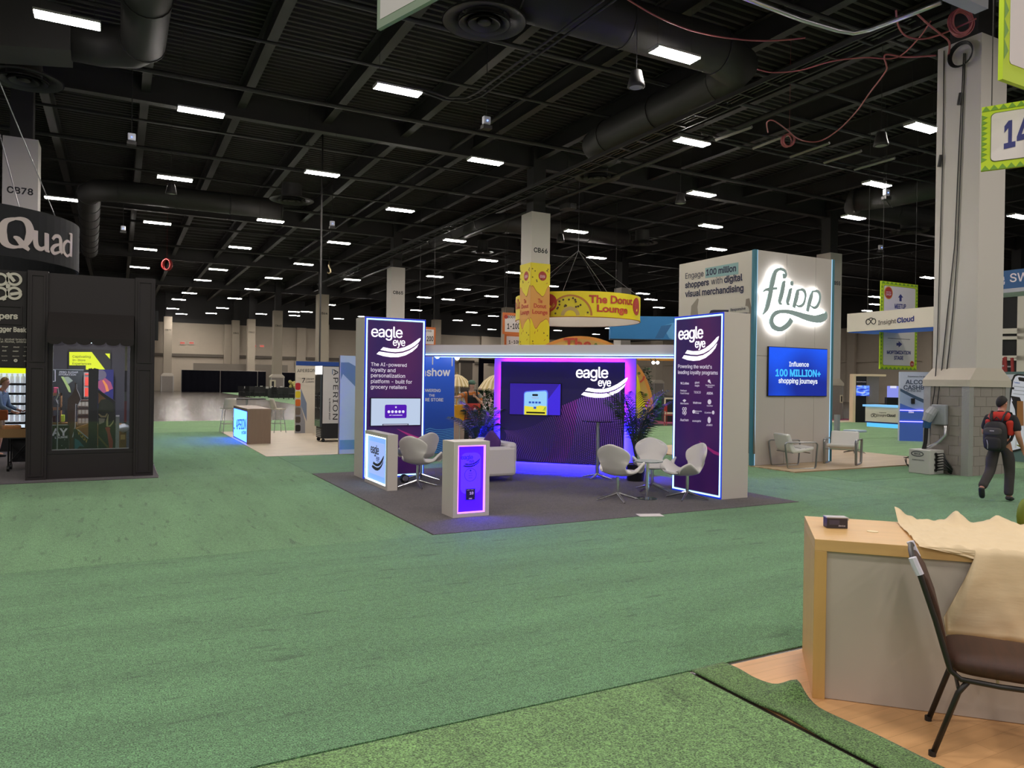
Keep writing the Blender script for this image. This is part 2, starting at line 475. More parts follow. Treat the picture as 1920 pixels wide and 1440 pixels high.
# columns -------------------------------------------------------------
COLM = mat('column_paint', 'c9c3bb', .7)
CAPM = mat('column_cap_paint', 'c2b9aa', .6)
BLK = mat('painted_block', '8f8780', .8, noise=.08, nscale=6)
MORT = mat('mortar', 'aaa39b', .9)
GUARD = mat('diamond_plate', 'b9b6b2', .35, .6, bump=.4, nscale=60)
def column(cx, cy, label, code=None, faces='-y', detailed=False, only_top=False, blk_w=1.42, blk_d=.94):
    t = thing('column', label, 'column', (cx, cy, 0))
    hw = .46
    if detailed: hwx, hwy = .46, .46
    else: hwx = hwy = .46
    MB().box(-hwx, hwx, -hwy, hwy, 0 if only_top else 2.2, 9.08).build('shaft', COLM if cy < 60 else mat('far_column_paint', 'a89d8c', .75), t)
    MB().box(-.3, .3, -.3, .3, 9.08, 12.2).build('upper_post', DARKM, t)
    if not only_top:
        bw, bd = blk_w / 2, blk_d / 2
        cap = MB()
        cap.box(-bw - .03, bw + .03, -bd - .03, bd + .03, 1.83, 1.97)
        a = [(-bw - .03, -bd - .03, 1.97), (bw + .03, -bd - .03, 1.97), (bw + .03, bd + .03, 1.97), (-bw - .03, bd + .03, 1.97)]
        c = [(-hwx, -hwy, 2.22), (hwx, -hwy, 2.22), (hwx, hwy, 2.22), (-hwx, hwy, 2.22)]
        cap.add(a + c, [(0, 1, 5, 4), (1, 2, 6, 5), (2, 3, 7, 6), (3, 0, 4, 7), (4, 5, 6, 7)])
        cap.build('cap', CAPM, t)
        if detailed:
            bl = MB(); bl.box(-bw + .012, bw - .012, -bd + .012, bd - .012, 0, 1.83, 1)
            for r in range(9):
                z0 = r * .2033
                off = .2 if r % 2 else 0
                for sgn in (0, 1):
                    for ax, L, D in (('x', bw, bd), ('y', bd, bw)):
                        u = -L
                        first = True
                        while u < L - .01:
                            w = .4 - (off if first and off else 0); first = False
                            u1 = min(u + w, L)
                            g = .006
                            if ax == 'x':
                                yy = (-bd, -bd + .02) if sgn == 0 else (bd - .02, bd)
                                bl.box(u + g * (u > -L), u1 - g * (u1 < L), yy[0], yy[1], z0 + g, z0 + .2033 - g)
                            else:
                                xx = (-bw, -bw + .02) if sgn == 0 else (bw - .02, bw)
                                bl.box(xx[0], xx[1], u + g * (u > -L), u1 - g * (u1 < L), z0 + g, z0 + .2033 - g)
                            u = u1
            bl.build('block_base', [BLK, MORT], t)
            for sx in (-1, 1):
                for sy in (-1, 1):
                    e = MB(); q = .012
                    e.box(min(sx * (bw + q), sx * (bw - .14)), max(sx * (bw + q), sx * (bw - .14)), min(sy * bd, sy * (bd + q)), max(sy * bd, sy * (bd + q)), 0, 1.83)
                    e.box(min(sx * bw, sx * (bw + q)), max(sx * bw, sx * (bw + q)), min(sy * bd, sy * (bd - .14)), max(sy * bd, sy * (bd - .14)), 0, 1.83)
                    e.build('corner_guard', GUARD, t)
        else:
            MB().box(-bw, bw, -bd, bd, 0, 1.83).build('block_base', BLK, t)
            e = MB()
            for sx in (-1, 1):
                x = sx * bw
                e.box(min(x, x - sx * .1), max(x, x - sx * .1), -bd - .012, -bd, 0, 1.83)
            e.build('corner_guard', GUARD, t)
    if code:
        text(t, code, (-.34, 7.35), (.34, 7.35), INK, y=-hwy - .004, loc=True, bold=.022, name='stencil')
    return t
COLS = {}
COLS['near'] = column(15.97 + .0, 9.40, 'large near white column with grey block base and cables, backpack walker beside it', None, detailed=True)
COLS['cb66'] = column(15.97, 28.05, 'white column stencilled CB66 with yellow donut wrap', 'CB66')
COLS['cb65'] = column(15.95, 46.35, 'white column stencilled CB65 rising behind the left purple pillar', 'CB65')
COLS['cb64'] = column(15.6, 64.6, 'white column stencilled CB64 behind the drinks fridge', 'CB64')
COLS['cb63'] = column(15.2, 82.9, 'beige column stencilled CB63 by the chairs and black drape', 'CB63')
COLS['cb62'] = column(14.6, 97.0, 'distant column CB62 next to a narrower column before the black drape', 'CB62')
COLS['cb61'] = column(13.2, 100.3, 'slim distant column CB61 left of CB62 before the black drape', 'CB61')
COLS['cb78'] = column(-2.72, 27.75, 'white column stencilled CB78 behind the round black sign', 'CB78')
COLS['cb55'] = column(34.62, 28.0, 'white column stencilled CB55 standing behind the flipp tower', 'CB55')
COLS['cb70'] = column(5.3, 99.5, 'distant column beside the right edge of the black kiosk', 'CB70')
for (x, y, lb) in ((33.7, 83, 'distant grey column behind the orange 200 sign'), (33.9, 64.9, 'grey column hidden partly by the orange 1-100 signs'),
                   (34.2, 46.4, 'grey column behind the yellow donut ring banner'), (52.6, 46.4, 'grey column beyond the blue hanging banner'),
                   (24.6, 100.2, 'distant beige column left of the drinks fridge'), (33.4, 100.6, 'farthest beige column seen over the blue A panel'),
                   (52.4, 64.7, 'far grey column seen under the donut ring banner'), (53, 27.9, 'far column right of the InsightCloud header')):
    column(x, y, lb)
for kk, px, py in (('cb55', 1577, 748), ('cb63', 511.5, 721)):
    o = COLS[kk]; p = V(px, py, 0, o.location.y - .47, 0, 1); w_ = .11 if kk == 'cb55' else .3; h_ = .22 if kk == 'cb55' else .5
    MB().box(p.x - o.location.x - w_, p.x - o.location.x + w_, -.50, -.47, p.z - h_, p.z + h_).build('notice_plate', mat('notice_cream', 'd8cfb4', .6), o)
    MB().box(p.x - o.location.x - w_ * .4, p.x - o.location.x + w_ * .4, -.51, -.50, p.z - h_ * .7, p.z + h_ * .7).build('notice_print', INK, o)
# the black drape along the far wall ------------------------------------
DRAPE = mat('black_drape', (.004, .004, .007), .95, spec=.1)
def drape(x0, x1, y, h, lb):
    t = thing('pipe_and_drape', lb, 'drape', (x0, y, 0))
    m = MB(); N = int((x1 - x0) * 6)
    m.grid(lambda u, v: (u * (x1 - x0), .02 * math.sin(u * (x1 - x0) * 9), v * h), N, 1)
    m.build('curtain', DRAPE, t, solid=.01)
    p = MB(); xs = 0.0
    p.tube([(0, 0.08, h), (x1 - x0, 0.08, h)], .03, 6)
    while xs <= x1 - x0 + .01:
        p.tube([(xs, -.1, 0), (xs, -.1, h)], .035, 6); xs += 4.3
    p.build('pole', mat('drape_pole', '9a948c', .4, .5), t)
drape(6.6, 16.2, 95.5, 2.6, 'long black drape wall with pale poles at the empty far end')
drape(16.6, 27.5, 93.5, 2.5, 'black drape behind the banquet tables and beige columns')
DRW = mat('grey_hoarding', '7f776b', .8)
tag(MB().box(8.2, 19.5, 98.9, 99.1, 0, 3.5).build('partition_panel', DRW), 'low beige partition standing above the black drape at the far wall', 'partition')
# exit signs on the far wall
EX = glow('exit_red', 'd86a5a', .8)
for i, (px, py, lb) in enumerate(((342, 643, 'left sign of the left red pair on the far wall'), (359, 643, 'right sign of the left red pair on the far wall'),
                              (476, 649, 'left sign of the right red pair on the far wall'), (491, 649, 'right sign of the right red pair on the far wall'))):
    p = V(px, py, 0, 101.9, 0, 1)
    t = thing('exit_sign', lb, 'sign', (p.x, 101.88, p.z))
    MB().box(-.32, .32, -.06, .1, -.2, .2).build('housing', OFFWHITE, t); MB().box(-.26, .26, -.075, -.06, -.12, .12).build('face', EX, t)
# ------------------------------------------------------------------ ceiling lights
TUBE = glow('fixture_diffuser', LAMP_COL, RADIANCE)
FIXB = mat('fixture_body', (.5, .49, .47), .5)
L0 = thing('ceiling_light', '', 'ceiling light', (0, 0, 0), 0, 'linear lights under the dark ceiling')
h = MB(); h.box(-.62, .62, -.19, .19, .03, .08); h.box(-.62, .62, -.012, .012, 0, .03)
h.box(-.62, -.605, -.19, .19, 0, .03); h.box(.605, .62, -.19, .19, 0, .03)
h.build('housing', FIXB, L0)
for s in (-1, 1): MB().box(-.6, .6, min(s * .02, s * .18), max(s * .02, s * .18), .004, .028).build('diffuser', TUBE, L0)
w = MB()
for s in (-1, 1): w.tube([(s * .5, 0, .08), (s * .5, 0, 2.8)], .006, 4)
w.build('hanger_wire', DARKM, L0)
NEAR = [((127, 40), 'twin strip ceiling light in the upper left corner by the duct'),
        ((1265, 105), 'twin strip ceiling light below the large top duct'),
        ((746, 171), 'ceiling light nearest below the round diffuser at top'),
        ((377, 212), 'ceiling light above the white wifi box at left'),
        ((1730, 241), 'ceiling light touching the left edge of the large near column'),
        ((1297, 268), 'twin ceiling light left of the coiled pink cable'),
        ((910, 304), 'ceiling light with a small box hanging under its left half'),
        ((604, 327), 'ceiling light at the top of the long vertical drop pipe'),
        ((328, 336), 'ceiling light in front of the bent duct at left'),
        ((1644, 347), 'ceiling light just above the elbow duct near the right column'),
        ((115, 374), 'ceiling light between the CB78 column and the round black sign'),
        ((1315, 365), 'ceiling light right of the hanging loudspeaker'),
        ((750, 395), 'ceiling light in the dark bay between the drop pipe and CB66'),
        ((1600, 409), 'ceiling light under the elbow duct near the right column'),
        ((295, 419), 'ceiling light above a white wifi box by the vertical duct'),
        ((507, 415), 'ceiling light below the flat round diffuser left of the drop pipe'),
        ((1080, 435), 'ceiling light in front of the duct right of CB66'),
        ((1332, 425), 'ceiling light above the flipp tower, upper of two'),
        ((852, 452), 'ceiling light below the bent duct left of CB66'),
        ((635, 456), 'ceiling light just right of the drop pipe'),
        ((450, 465), 'ceiling light over a small round diffuser left of the drop pipe'),
        ((273, 468), 'second ceiling light up from the kiosk roof'),
        ((1343, 468), 'ceiling light just above the flipp tower roof'),
        ((1118, 484), 'ceiling light over the suspension wires of the donut ring'),
        ((915, 489), 'ceiling light just left of the CB66 column'),
        ((569, 496), 'ceiling light directly over the CB64 column'),
        ((262, 502), 'ceiling light nearest the kiosk roof corner'),
        ((1910, 407), 'ceiling light right of the large near column'),
        ((1739, 521), 'ceiling light above the green meetup sign')]
FARL = [(409, 506), (513, 522), (380, 526), (660, 525), (815, 519), (473, 543), (355, 550), (335, 562), (440, 560), (617, 572), (324, 579), (396, 588), (551, 585), (681, 594),
        (621, 572), (575, 585), (635, 598), (645, 613), (613, 619), (552, 592), (490, 589), (487, 612), (340, 589), (362, 607), (417, 578),
        (379, 598), (370, 607), (535, 606), (868, 543), (840, 562), (795, 558), (780, 582), (884, 586), (921, 556), (925, 593), (892, 610), (858, 601), (842, 617), (865, 618), (922, 618), (915, 633),
        (1189, 631), (1045, 620), (1117, 627), (1142, 616), (1220, 562), (1235, 577), (1205, 551), (1258, 600), (965, 512), (1033, 537), (1660, 560), (1640, 571), (1625, 583), (1630, 631), (1620, 637), (1670, 635), (1740, 628), (1890, 581), (1640, 557)]
lamps = []
for (p, lb) in NEAR:
    q = G(p[0], p[1], LIGHT_Z); lamps.append((q.x, q.y, lb))
used = [(a, b) for a, b, c in lamps]
for p in FARL:
    q = G(p[0], p[1], LIGHT_Z)
    if q.y > 99 or q.x > 72 or any(math.hypot(q.x - a, q.y - b) < 1.5 for a, b in used): continue
    used.append((q.x, q.y))
    lamps.append((q.x, q.y, 'small bright ceiling light far back over the rear of the hall'))
first = True
for x, y, lb in lamps:
    if first: o = L0; o.location = (x, y, LIGHT_Z); o['label'] = lb; first = False
    else: dup(L0, (x, y, LIGHT_Z), 0, lb)
# ------------------------------------------------------------------ ducts and diffusers
def arc(c, r, a0, a1, n=8, z=None):
    return [(c[0] + r * math.cos(a0 + (a1 - a0) * i / n), c[1] + r * math.sin(a0 + (a1 - a0) * i / n), c[2]) for i in range(n + 1)]
def duct(pts, r, lb, rings=()):
    t = thing('air_duct', lb, 'duct')
    MB().tube(pts, r, 20).build('duct_run', DUCT, t, smooth=True)
    m = MB()
    P = [Vector(p) for p in pts]
    for i in range(len(P) - 1):
        L = (P[i + 1] - P[i]).length
        if L > 1.5:
            k = max(1, int(L / 2.2))
            for j in range(k + 1):
                c = P[i].lerp(P[i + 1], j / k); d = (P[i + 1] - P[i]).normalized() * .02
                MB().tube([c - d, c + d], r + .025, 20).build('seam_band', DARKM, t)
    return t
def diffuser(x, y, z, lb, R=.87):
    t = thing('ceiling_diffuser', lb, 'air diffuser', (x, y, z), 0, 'round air diffusers below the ducts')
    m = MB()
    m.lathe([(R, .0), (R, .03), (R * .62, .1), (R * .6, .08), (R * .98, -.0)], 40)
    m.build('outer_cone', DUCT, t, smooth=True)
    for q in (.62, .4):
        m = MB(); m.lathe([(R * q, -.04), (R * q, -.01), (R * (q - .2), .06), (R * (q - .21), .04), (R * (q - .02), -.05)], 32); m.build('ring_cone', DUCT, t, smooth=True)
    m = MB(); m.lathe([(.001, -.03), (R * .16, -.02), (R * .14, .03), (.001, .03)], 24); m.build('centre_disc', DUCT, t, smooth=True)
    MB().lathe([(R * .45, .04), (R * .45, .7)], 24).build('neck', DUCT, t, smooth=True)
DZ = 10.3
q = G(272, 40, DZ)
duct([(q.x, 8, DZ), (q.x, q.y + 1.2, DZ), (q.x - .25, q.y + 1.7, DZ), (q.x - .9, q.y + 2.0, DZ), (q.x - 1.6, q.y + 2.0, DZ)], .52, 'fat dark duct elbow in the upper left corner')
d = thing('plenum_box', 'long tapering dark duct box above the diffuser at upper left', 'duct', (q.x - 2.6, q.y + 2.0, 9.45))
MB().prism([(-2.2, -.1), (1.0, .35), (1.0, 1.4), (-2.2, 1.6)], -.6, .6).build('box_shell', DUCT, d)
diffuser(*G(45, 150, 9.6)[:2], 9.6, 'round diffuser at the left edge above CB78', .92)
a = G(168, 470, DZ); b = G(165, 352, DZ); c = G(575, 345, DZ)
duct([(a.x, a.y, DZ), (b.x, b.y + 1.2, DZ)] + [(b.x + .35, b.y + .35, DZ), (b.x + 1.2, b.y, DZ)] + [(c.x, b.y - .2, DZ)], .5, 'dark duct bending from along the hall to across it, left of centre')
diffuser(*G(547, 376, 9.6)[:2], 9.6, 'flat round diffuser at the end of the bent left duct', .95)
a = G(960, 15, DZ); b = G(1375, 105, DZ); c = G(1100, 268, DZ)
duct([(a.x - .3, b.y, DZ), (b.x - .6, b.y, DZ), (b.x + .5, b.y + .4, DZ), (b.x + .9, b.y + 1.4, DZ), (b.x + .9, c.y - 1, DZ), (b.x + 1.1, c.y, DZ), (b.x + 1.9, c.y + .7, DZ)], .56, 'large dark duct crossing the top and turning back above the flipp tower')
diffuser(*G(908, 42, 9.6)[:2], 9.6, 'largest round diffuser at the top centre', .92)
diffuser(*G(1120, 333, 9.6)[:2], 9.6, 'round diffuser above the donut ring banner', .87)
a = G(830, 447, DZ); b = G(930, 424, DZ); c = G(1225, 432, DZ)
duct([(a.x, a.y + 1, DZ), (b.x - 1, b.y - .4, DZ), (b.x, b.y - 1, DZ), (c.x, b.y - 1, DZ)], .5, 'dark duct passing behind the CB66 column')
diffuser(*G(1204, 456, 9.6)[:2], 9.6, 'flat diffuser at the right end of the duct behind CB66', .87)
a = G(1765, 348, DZ); b = G(1600, 372, DZ); c = G(1740, 410, DZ)
duct([(a.x, a.y - 1.2, DZ), (a.x - .2, b.y - 1.2, DZ), (b.x + .4, b.y + .2, DZ), (b.x + 1.2, b.y + .9, DZ), (c.x, c.y, DZ)], .5, 'elbow duct left of the large near column')
diffuser(*G(1705, 434, 9.6)[:2], 9.6, 'round diffuser by the elbow duct at right', .9)
diffuser(*G(905, 473, 9.6)[:2], 9.6, 'faint diffuser left of CB66 below the bent duct', .7)
# pipes and rails under the deck
def pipe(pts, r, lb, m=DARKM, name='ceiling_pipe', cat='pipe', n=6):
    return tag(MB().tube(pts, r, n).build(name, m, smooth=True), lb, cat)
for i, (y, z, r) in enumerate(((12.9, 11.1, .06), (16.2, 11.1, .05), (18.2, 11.1, .07), (21.4, 11.1, .05), (25.2, 11.1, .08), (30.2, 11.1, .05), (33.8, 11.1, .08), (37.5, 11.1, .05), (42, 11.1, .08), (50, 11.1, .08), (58, 11.1, .08))):
    o = pipe([(-30, y, z), (70, y, z)], r, 'thin dark sprinkler pipe running across the hall under the deck'); o['group'] = 'sprinkler pipes across the hall'
for x, z, lb in ((11.9, 11.25, 'dark conduit run from the top edge towards CB66'), (18.3, 11.25, 'long dark pipe running back beside the big duct')):
    pipe([(x, 9, z), (x, 60, z)], .07, lb)
pipe([(16.48, 6, 9.6), (16.48, 62, 9.6)], .075, 'dark main pipe running from the near column top back past CB66', n=10)
pipe([(8.75, 9, 9.62), (8.52, 18.2, 9.62), (8.40, 18.75, 9.62), (8.0, 19.0, 9.62), (6.6, 18.6, 9.6)], .03, 'thin dark conduit bending towards the light under the round diffuser')
pipe([(8.95, 9, 9.62), (8.72, 18.4, 9.62), (8.55, 19.0, 9.62), (8.0, 19.2, 9.62), (6.6, 18.8, 9.6)], .03, 'second thin dark conduit bending beside the first at the top centre')
# cable tray (ladder) alongside the column line
t = thing('cable_tray', 'dark ladder cable tray running back past the top of CB66', 'cable tray', (14.5, 0, 9.55))
for s in (0, .6): MB().box(s, s + .05, 10, 62, 0, .12).build('side_rail', DARKM, t)
y = 10.2
while y < 62: MB().box(.05, .6, y, y + .06, .02, .06).build('rung', DARKM, t); y += .9
r = MB()
for q in (.15, .3, .45): r.tube([(q, 10, .1), (q + .04, 25, .1), (q - .03, 40, .1), (q, 62, .1)], .03, 5)
r.build('cable', WIRE, t)
# unistrut stubs near the coiled cable
t = thing('strut_rack', 'row of short pale struts on rails beside the coiled pink cable', 'strut rack')
for i, (a, b) in enumerate((((1342, 262), (1410, 238)), ((1412, 278), (1480, 252)), ((1482, 294), (1555, 268)), ((1545, 305), (1615, 283)), ((1602, 318), (1678, 296)))):
    p, q = G(a[0], a[1], 9.3), G(b[0], b[1], 9.3)
    MB().tube([p, q], .05, 4).build('strut', mat('galv_strut', (.22, .21, .2), .5, .3), t)
rl = MB()
for a, b in (((1315, 250), (1760, 345)), ((1335, 236), (1760, 318))): rl.tube([G(a[0], a[1], 9.4), G(b[0], b[1], 9.4)], .035, 5)
rl.build('rail', DARKM, t)
# silver conduit, top right
SILV = mat('galvanised_pipe', (.62, .62, .64), .3, .9)
z = 8.8
pipe([G(1385, -8, z), G(1500, 36, z), G(1570, 57, z), G(1600, 62, z), G(1630, 56, z), G(1700, 30, z), G(1765, 4, z)], .045, 'bright silver conduit bent into a V at the top right', SILV, 'conduit', 'conduit', 10)
p = G(1810, -2, z)
tag(MB().box(-.5, .5, -.12, .12, -.1, .12).build('junction_box', mat('grey_box', 'a8aab0', .5), loc=(p.x, p.y, p.z)), 'pale grey box at the end of the silver conduit', 'junction box')
# pink and dark cables
PINK = mat('pink_cable', 'a3565a', .5)
def cable(px, z, r, lb, m, name='ceiling_cable'):
    P = [G(x, y, zz) if not isinstance(z, (int, float)) else G(x, y, z) for (x, y), zz in zip(px, z if not isinstance(z, (int, float)) else [z] * len(px))]
    # smooth
    Q = []
    for i in range(len(P) - 1):
        p0, p1, p2, p3 = P[max(i - 1, 0)], P[i], P[i + 1], P[min(i + 2, len(P) - 1)]
        for j in range(6):
            s = j / 6
            Q.append(.5 * ((2 * p1) + (p2 - p0) * s + (2 * p0 - 5 * p1 + 4 * p2 - p3) * s * s + (3 * p1 - p0 - 3 * p2 + p3) * s ** 3))
    Q.append(P[-1])
    return tag(MB().tube(Q, r, 6).build(name, m, smooth=True), lb, 'cable')
cable([(1175, -2), (1230, 30), (1290, 55), (1345, 68), (1400, 75), (1455, 76), (1510, 71)], 9.6, .018, 'pink cable sagging across the top beside the big duct', PINK)
cable([(1440, 248), (1438, 230), (1450, 226), (1475, 243), (1500, 262), (1535, 265), (1570, 245), (1605, 210), (1630, 175), (1660, 135), (1662, 122), (1658, 108), (1664, 102), (1700, 107), (1755, 104)], 8.9, .018, 'long pink cable looping down from the top of the near column', PINK)
cable([(1420, 130), (1450, 136), (1500, 132), (1560, 115), (1620, 108), (1680, 108), (1720, 75), (1745, 40)], 8.9, .015, 'thin pink cable crossing behind the silver conduit', PINK)
cable([(1680, 20), (1685, 50), (1700, 68), (1730, 73), (1770, 62), (1830, 35)], 8.85, .018, 'pink cable swagging under the silver conduit', PINK)
cable([(1715, 22), (1740, 45), (1765, 65), (1780, 80), (1778, 105)], 8.85, .02, 'pale red cable dropping to the corner of the near column', PINK)
def coil(px, py, z, R, n, r, m, lb):
    c = G(px, py, z); b = MB()
    for i in range(n):
        dx = random.uniform(-.05, .05)
        tl = random.uniform(-.2, .2)
        if i == 0: b.tube([c + UP * R, (c.x, c.y, 12.14)], .006, 4)
        b.tube([c + RT * (R * (.85 + .15 * (i % 3) / 2) * math.cos(a) + dx) + UP * (R * 1.1 * math.sin(a)) + FW * (tl * math.cos(a) * R + .03 * i) for a in [2 * PI * k / 22 for k in range(22)]], r, 5, closed=True)
    return tag(b.build('cable_coil', m, smooth=True), lb, 'cable coil')
coil(1480, 262, 8.9, .16, 5, .018, PINK, 'small coil of pink cable hanging mid right of the ceiling')
coil(1807, 38, 8.95, .22, 7, .018, PINK, 'pink cable coil hanging above the near column')
# hall gadgets: wifi boxes, speakers, cameras
WIFI = mat('white_plastic', 'd5d8e0', .4)
for px, py, sz, lb in ((247, 257, .11, 'white wifi box hanging at left above the bent duct'), (912, 226, .11, 'white wifi box hanging at the centre top'), (231, 428, .11, 'white wifi box beside the vertical duct at left'),
                       (623, 419, .11, 'white wifi box just right of the drop pipe'), (1662, 361, .12, 'small white sensor under the elbow duct'), (1651, 464, .12, 'small white wifi dot beside CB55')):
    c = G(px, py, 9.0); t = thing('wifi_box', lb, 'wifi box', c)
    MB().box(-sz, sz, -.07, .07, -sz, sz).build('shell', WIFI, t, bevel=.03)
    MB().box(-sz * 1.2, sz * 1.2, -.1, .1, -sz * 2.2, -sz * 1.3).build('bracket', DARKM, t)
    MB().tube([(0, 0, sz), (0, 0, 12.14 - 9.0)], .012, 4).build('hanger', DARKM, t)
    MB().disc(0, -.02, .02, -.09, -.07, 8).build('status_light', glow('blue_led', '7d9cff', 3), t)
for px, py, lb in ((1193, 150, 'cone pendant loudspeaker below the big duct'), (1276, 373, 'cone loudspeaker hanging left of a ceiling light near the flipp tower'), (1652, 262, 'square dark loudspeaker hanging left of the near column'),
                   (1051, 447, 'small glass pendant hanging right of CB66'), (321, 355, 'small dome camera below the ceiling light on the bent duct')):
    c = G(px, py, 8.7); t = thing('pendant_speaker', lb, 'loudspeaker', c)
    MB().lathe([(.02, .22), (.12, .2), (.19, -.1), (.2, -.16), (.16, -.18)], 20).build('shell', DUCT, t, smooth=True)
    MB().lathe([(.0, -.165), (.16, -.17)], 20).build('grille', mat('speaker_grille', (.25, .25, .25), .5), t)
    MB().tube([(0, 0, .2), (0, 0, 12.14 - 8.7)], .01, 4).build('hanger', DARKM, t)
for px, py, lb in ((1065, 388, 'silver projector lamp hanging right of CB66'),):
    c = G(px, py, 9.3); t = thing('projector', lb, 'projector', c)
    MB().box(-.25, .25, -.3, .3, -.12, .12).build('body', DUCT, t, bevel=.03)
    MB().disc(-.02, 0, .1, -.36, -.3, 16).build('lens', CHROME, t)
    MB().tube([(0, 0, .1), (0, 0, 12.14 - 9.3)], .02, 5).build('mount', DARKM, t)
# drop pipe
q = G(604, 333, 9.3); q = EYE + (q - EYE) * 1.07
pipe([(q.x, q.y, 12.14), (q.x, q.y, 2.2), (q.x, q.y, 0.0)], .035, 'thin dark vertical drop pipe from the ceiling to the drinks booth', name='drop_pipe')
p = G(313, 496, 8.6)
coil(313, 496, 8.6, .3, 4, .05, mat('red_cable', '8a1c1c', .5), 'red cable bundle under the ceiling left of centre')
c = G(617, 505, 8.4); t = thing('hoist_hook', 'small brass hook hanging right of the drop pipe', 'hook', c)
MB().tube([(0, 0, .5), (0, 0, .1), (.08, 0, 0), (.1, 0, -.15), (0, 0, -.25), (-.1, 0, -.18)], .05, 6).build('hook', mat('brass', (.6, .5, .3), .3, 1), t, smooth=True)
MB().tube([(0, 0, .5), (0, 0, 12.14 - 8.4)], .01, 4).build('hanger', DARKM, t)
# ================================================================== carpets on the floor
G_MAIN = carpet_mat('green_pile', (.118, .275, .118), 'X')  # one green pile; nap shading between rolls is set in the base colours
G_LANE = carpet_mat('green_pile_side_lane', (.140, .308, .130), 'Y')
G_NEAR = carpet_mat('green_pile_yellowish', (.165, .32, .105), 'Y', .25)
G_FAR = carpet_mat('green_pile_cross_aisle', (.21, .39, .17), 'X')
def carpet(x0, x1, y0, y1, m, lb, name='aisle_carpet', z=.008, cat='carpet'):
    return tag(MB().box(0, x1 - x0, 0, y1 - y0, 0, z).build(name, m, loc=(x0, y0, 0)), lb, cat)
gp = .006
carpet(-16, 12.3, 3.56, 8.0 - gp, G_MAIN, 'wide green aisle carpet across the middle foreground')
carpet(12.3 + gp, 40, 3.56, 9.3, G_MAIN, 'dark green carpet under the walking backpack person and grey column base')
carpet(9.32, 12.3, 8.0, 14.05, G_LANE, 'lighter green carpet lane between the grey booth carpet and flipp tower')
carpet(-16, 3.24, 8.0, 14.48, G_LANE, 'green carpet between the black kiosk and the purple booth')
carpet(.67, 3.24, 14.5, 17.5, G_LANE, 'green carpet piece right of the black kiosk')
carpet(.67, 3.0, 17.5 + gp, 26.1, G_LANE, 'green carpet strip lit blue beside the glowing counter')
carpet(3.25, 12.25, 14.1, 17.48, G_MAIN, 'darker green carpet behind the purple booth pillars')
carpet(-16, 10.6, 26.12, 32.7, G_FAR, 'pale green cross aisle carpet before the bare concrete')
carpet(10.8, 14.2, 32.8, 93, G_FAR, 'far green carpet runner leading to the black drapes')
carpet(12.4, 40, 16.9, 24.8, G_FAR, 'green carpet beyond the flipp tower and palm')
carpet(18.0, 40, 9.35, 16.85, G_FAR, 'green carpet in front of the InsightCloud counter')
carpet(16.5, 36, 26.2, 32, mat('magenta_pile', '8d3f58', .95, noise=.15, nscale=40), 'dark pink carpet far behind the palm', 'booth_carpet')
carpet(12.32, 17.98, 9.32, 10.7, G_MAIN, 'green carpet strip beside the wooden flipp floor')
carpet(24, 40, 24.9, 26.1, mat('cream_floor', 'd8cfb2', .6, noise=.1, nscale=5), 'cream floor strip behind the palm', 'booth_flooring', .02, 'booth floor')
GREY = carpet_mat('grey_booth_pile', (.085, .070, .070), 'X', .25)
carpet(3.26, 9.3, 8.0, 14.08, GREY, 'dark grey square carpet of the purple eagle eye booth', 'booth_carpet', .012)
# ================================================================== eagle eye booth
PURP = mat('dark_purple_print', (.020, .006, .075), .55)
def purple_mat():
    m = bpy.data.materials.new('purple_gradient_print'); m.use_nodes = True
    nt = m.node_tree; b = nt.nodes['Principled BSDF']; b.inputs['Roughness'].default_value = .5
    tc = nt.nodes.new('ShaderNodeTexCoord'); mp = nt.nodes.new('ShaderNodeMapping'); mp.inputs['Rotation'].default_value = (0, .75, 0); mp.inputs['Scale'].default_value = (.8, 1, .35)
    nz = nt.nodes.new('ShaderNodeTexNoise'); nz.inputs['Scale'].default_value = 1.6; nz.inputs['Detail'].default_value = 1
    nt.links.new(tc.outputs['Object'], mp.inputs[0]); nt.links.new(mp.outputs[0], nz.inputs['Vector'])
    cr = nt.nodes.new('ShaderNodeValToRGB'); e = cr.color_ramp.elements
    e[0].position = .3; e[0].color = (.015, .006, .10, 1); e[1].position = .72; e[1].color = (.075, .010, .10, 1)
    nt.links.new(nz.outputs[0], cr.inputs[0]); nt.links.new(cr.outputs[0], b.inputs['Base Color'])
    nt.links.new(cr.outputs[0], b.inputs['Emission Color']); b.inputs['Emission Strength'].default_value = .35
    return m
PGRAD = purple_mat()
LEDC = glow('led_cyan_white', (.33, .70, 1.0), 3.2)
RIMB = glow('blue_rim_glow', (.01, .03, .62), 1.0)
LEDM = glow('led_magenta', (.13, .004, 1.0), 260.0)
LEDBL = glow('led_deep_blue', (.006, .004, 1.0), 800.0)
LOGOW = glow('lit_white_letter', (1.0, .97, 1.0), 1.6)
TXTW = mat('white_print', 'f2e8ff', .5, em=(.9, .85, 1), es=.25)
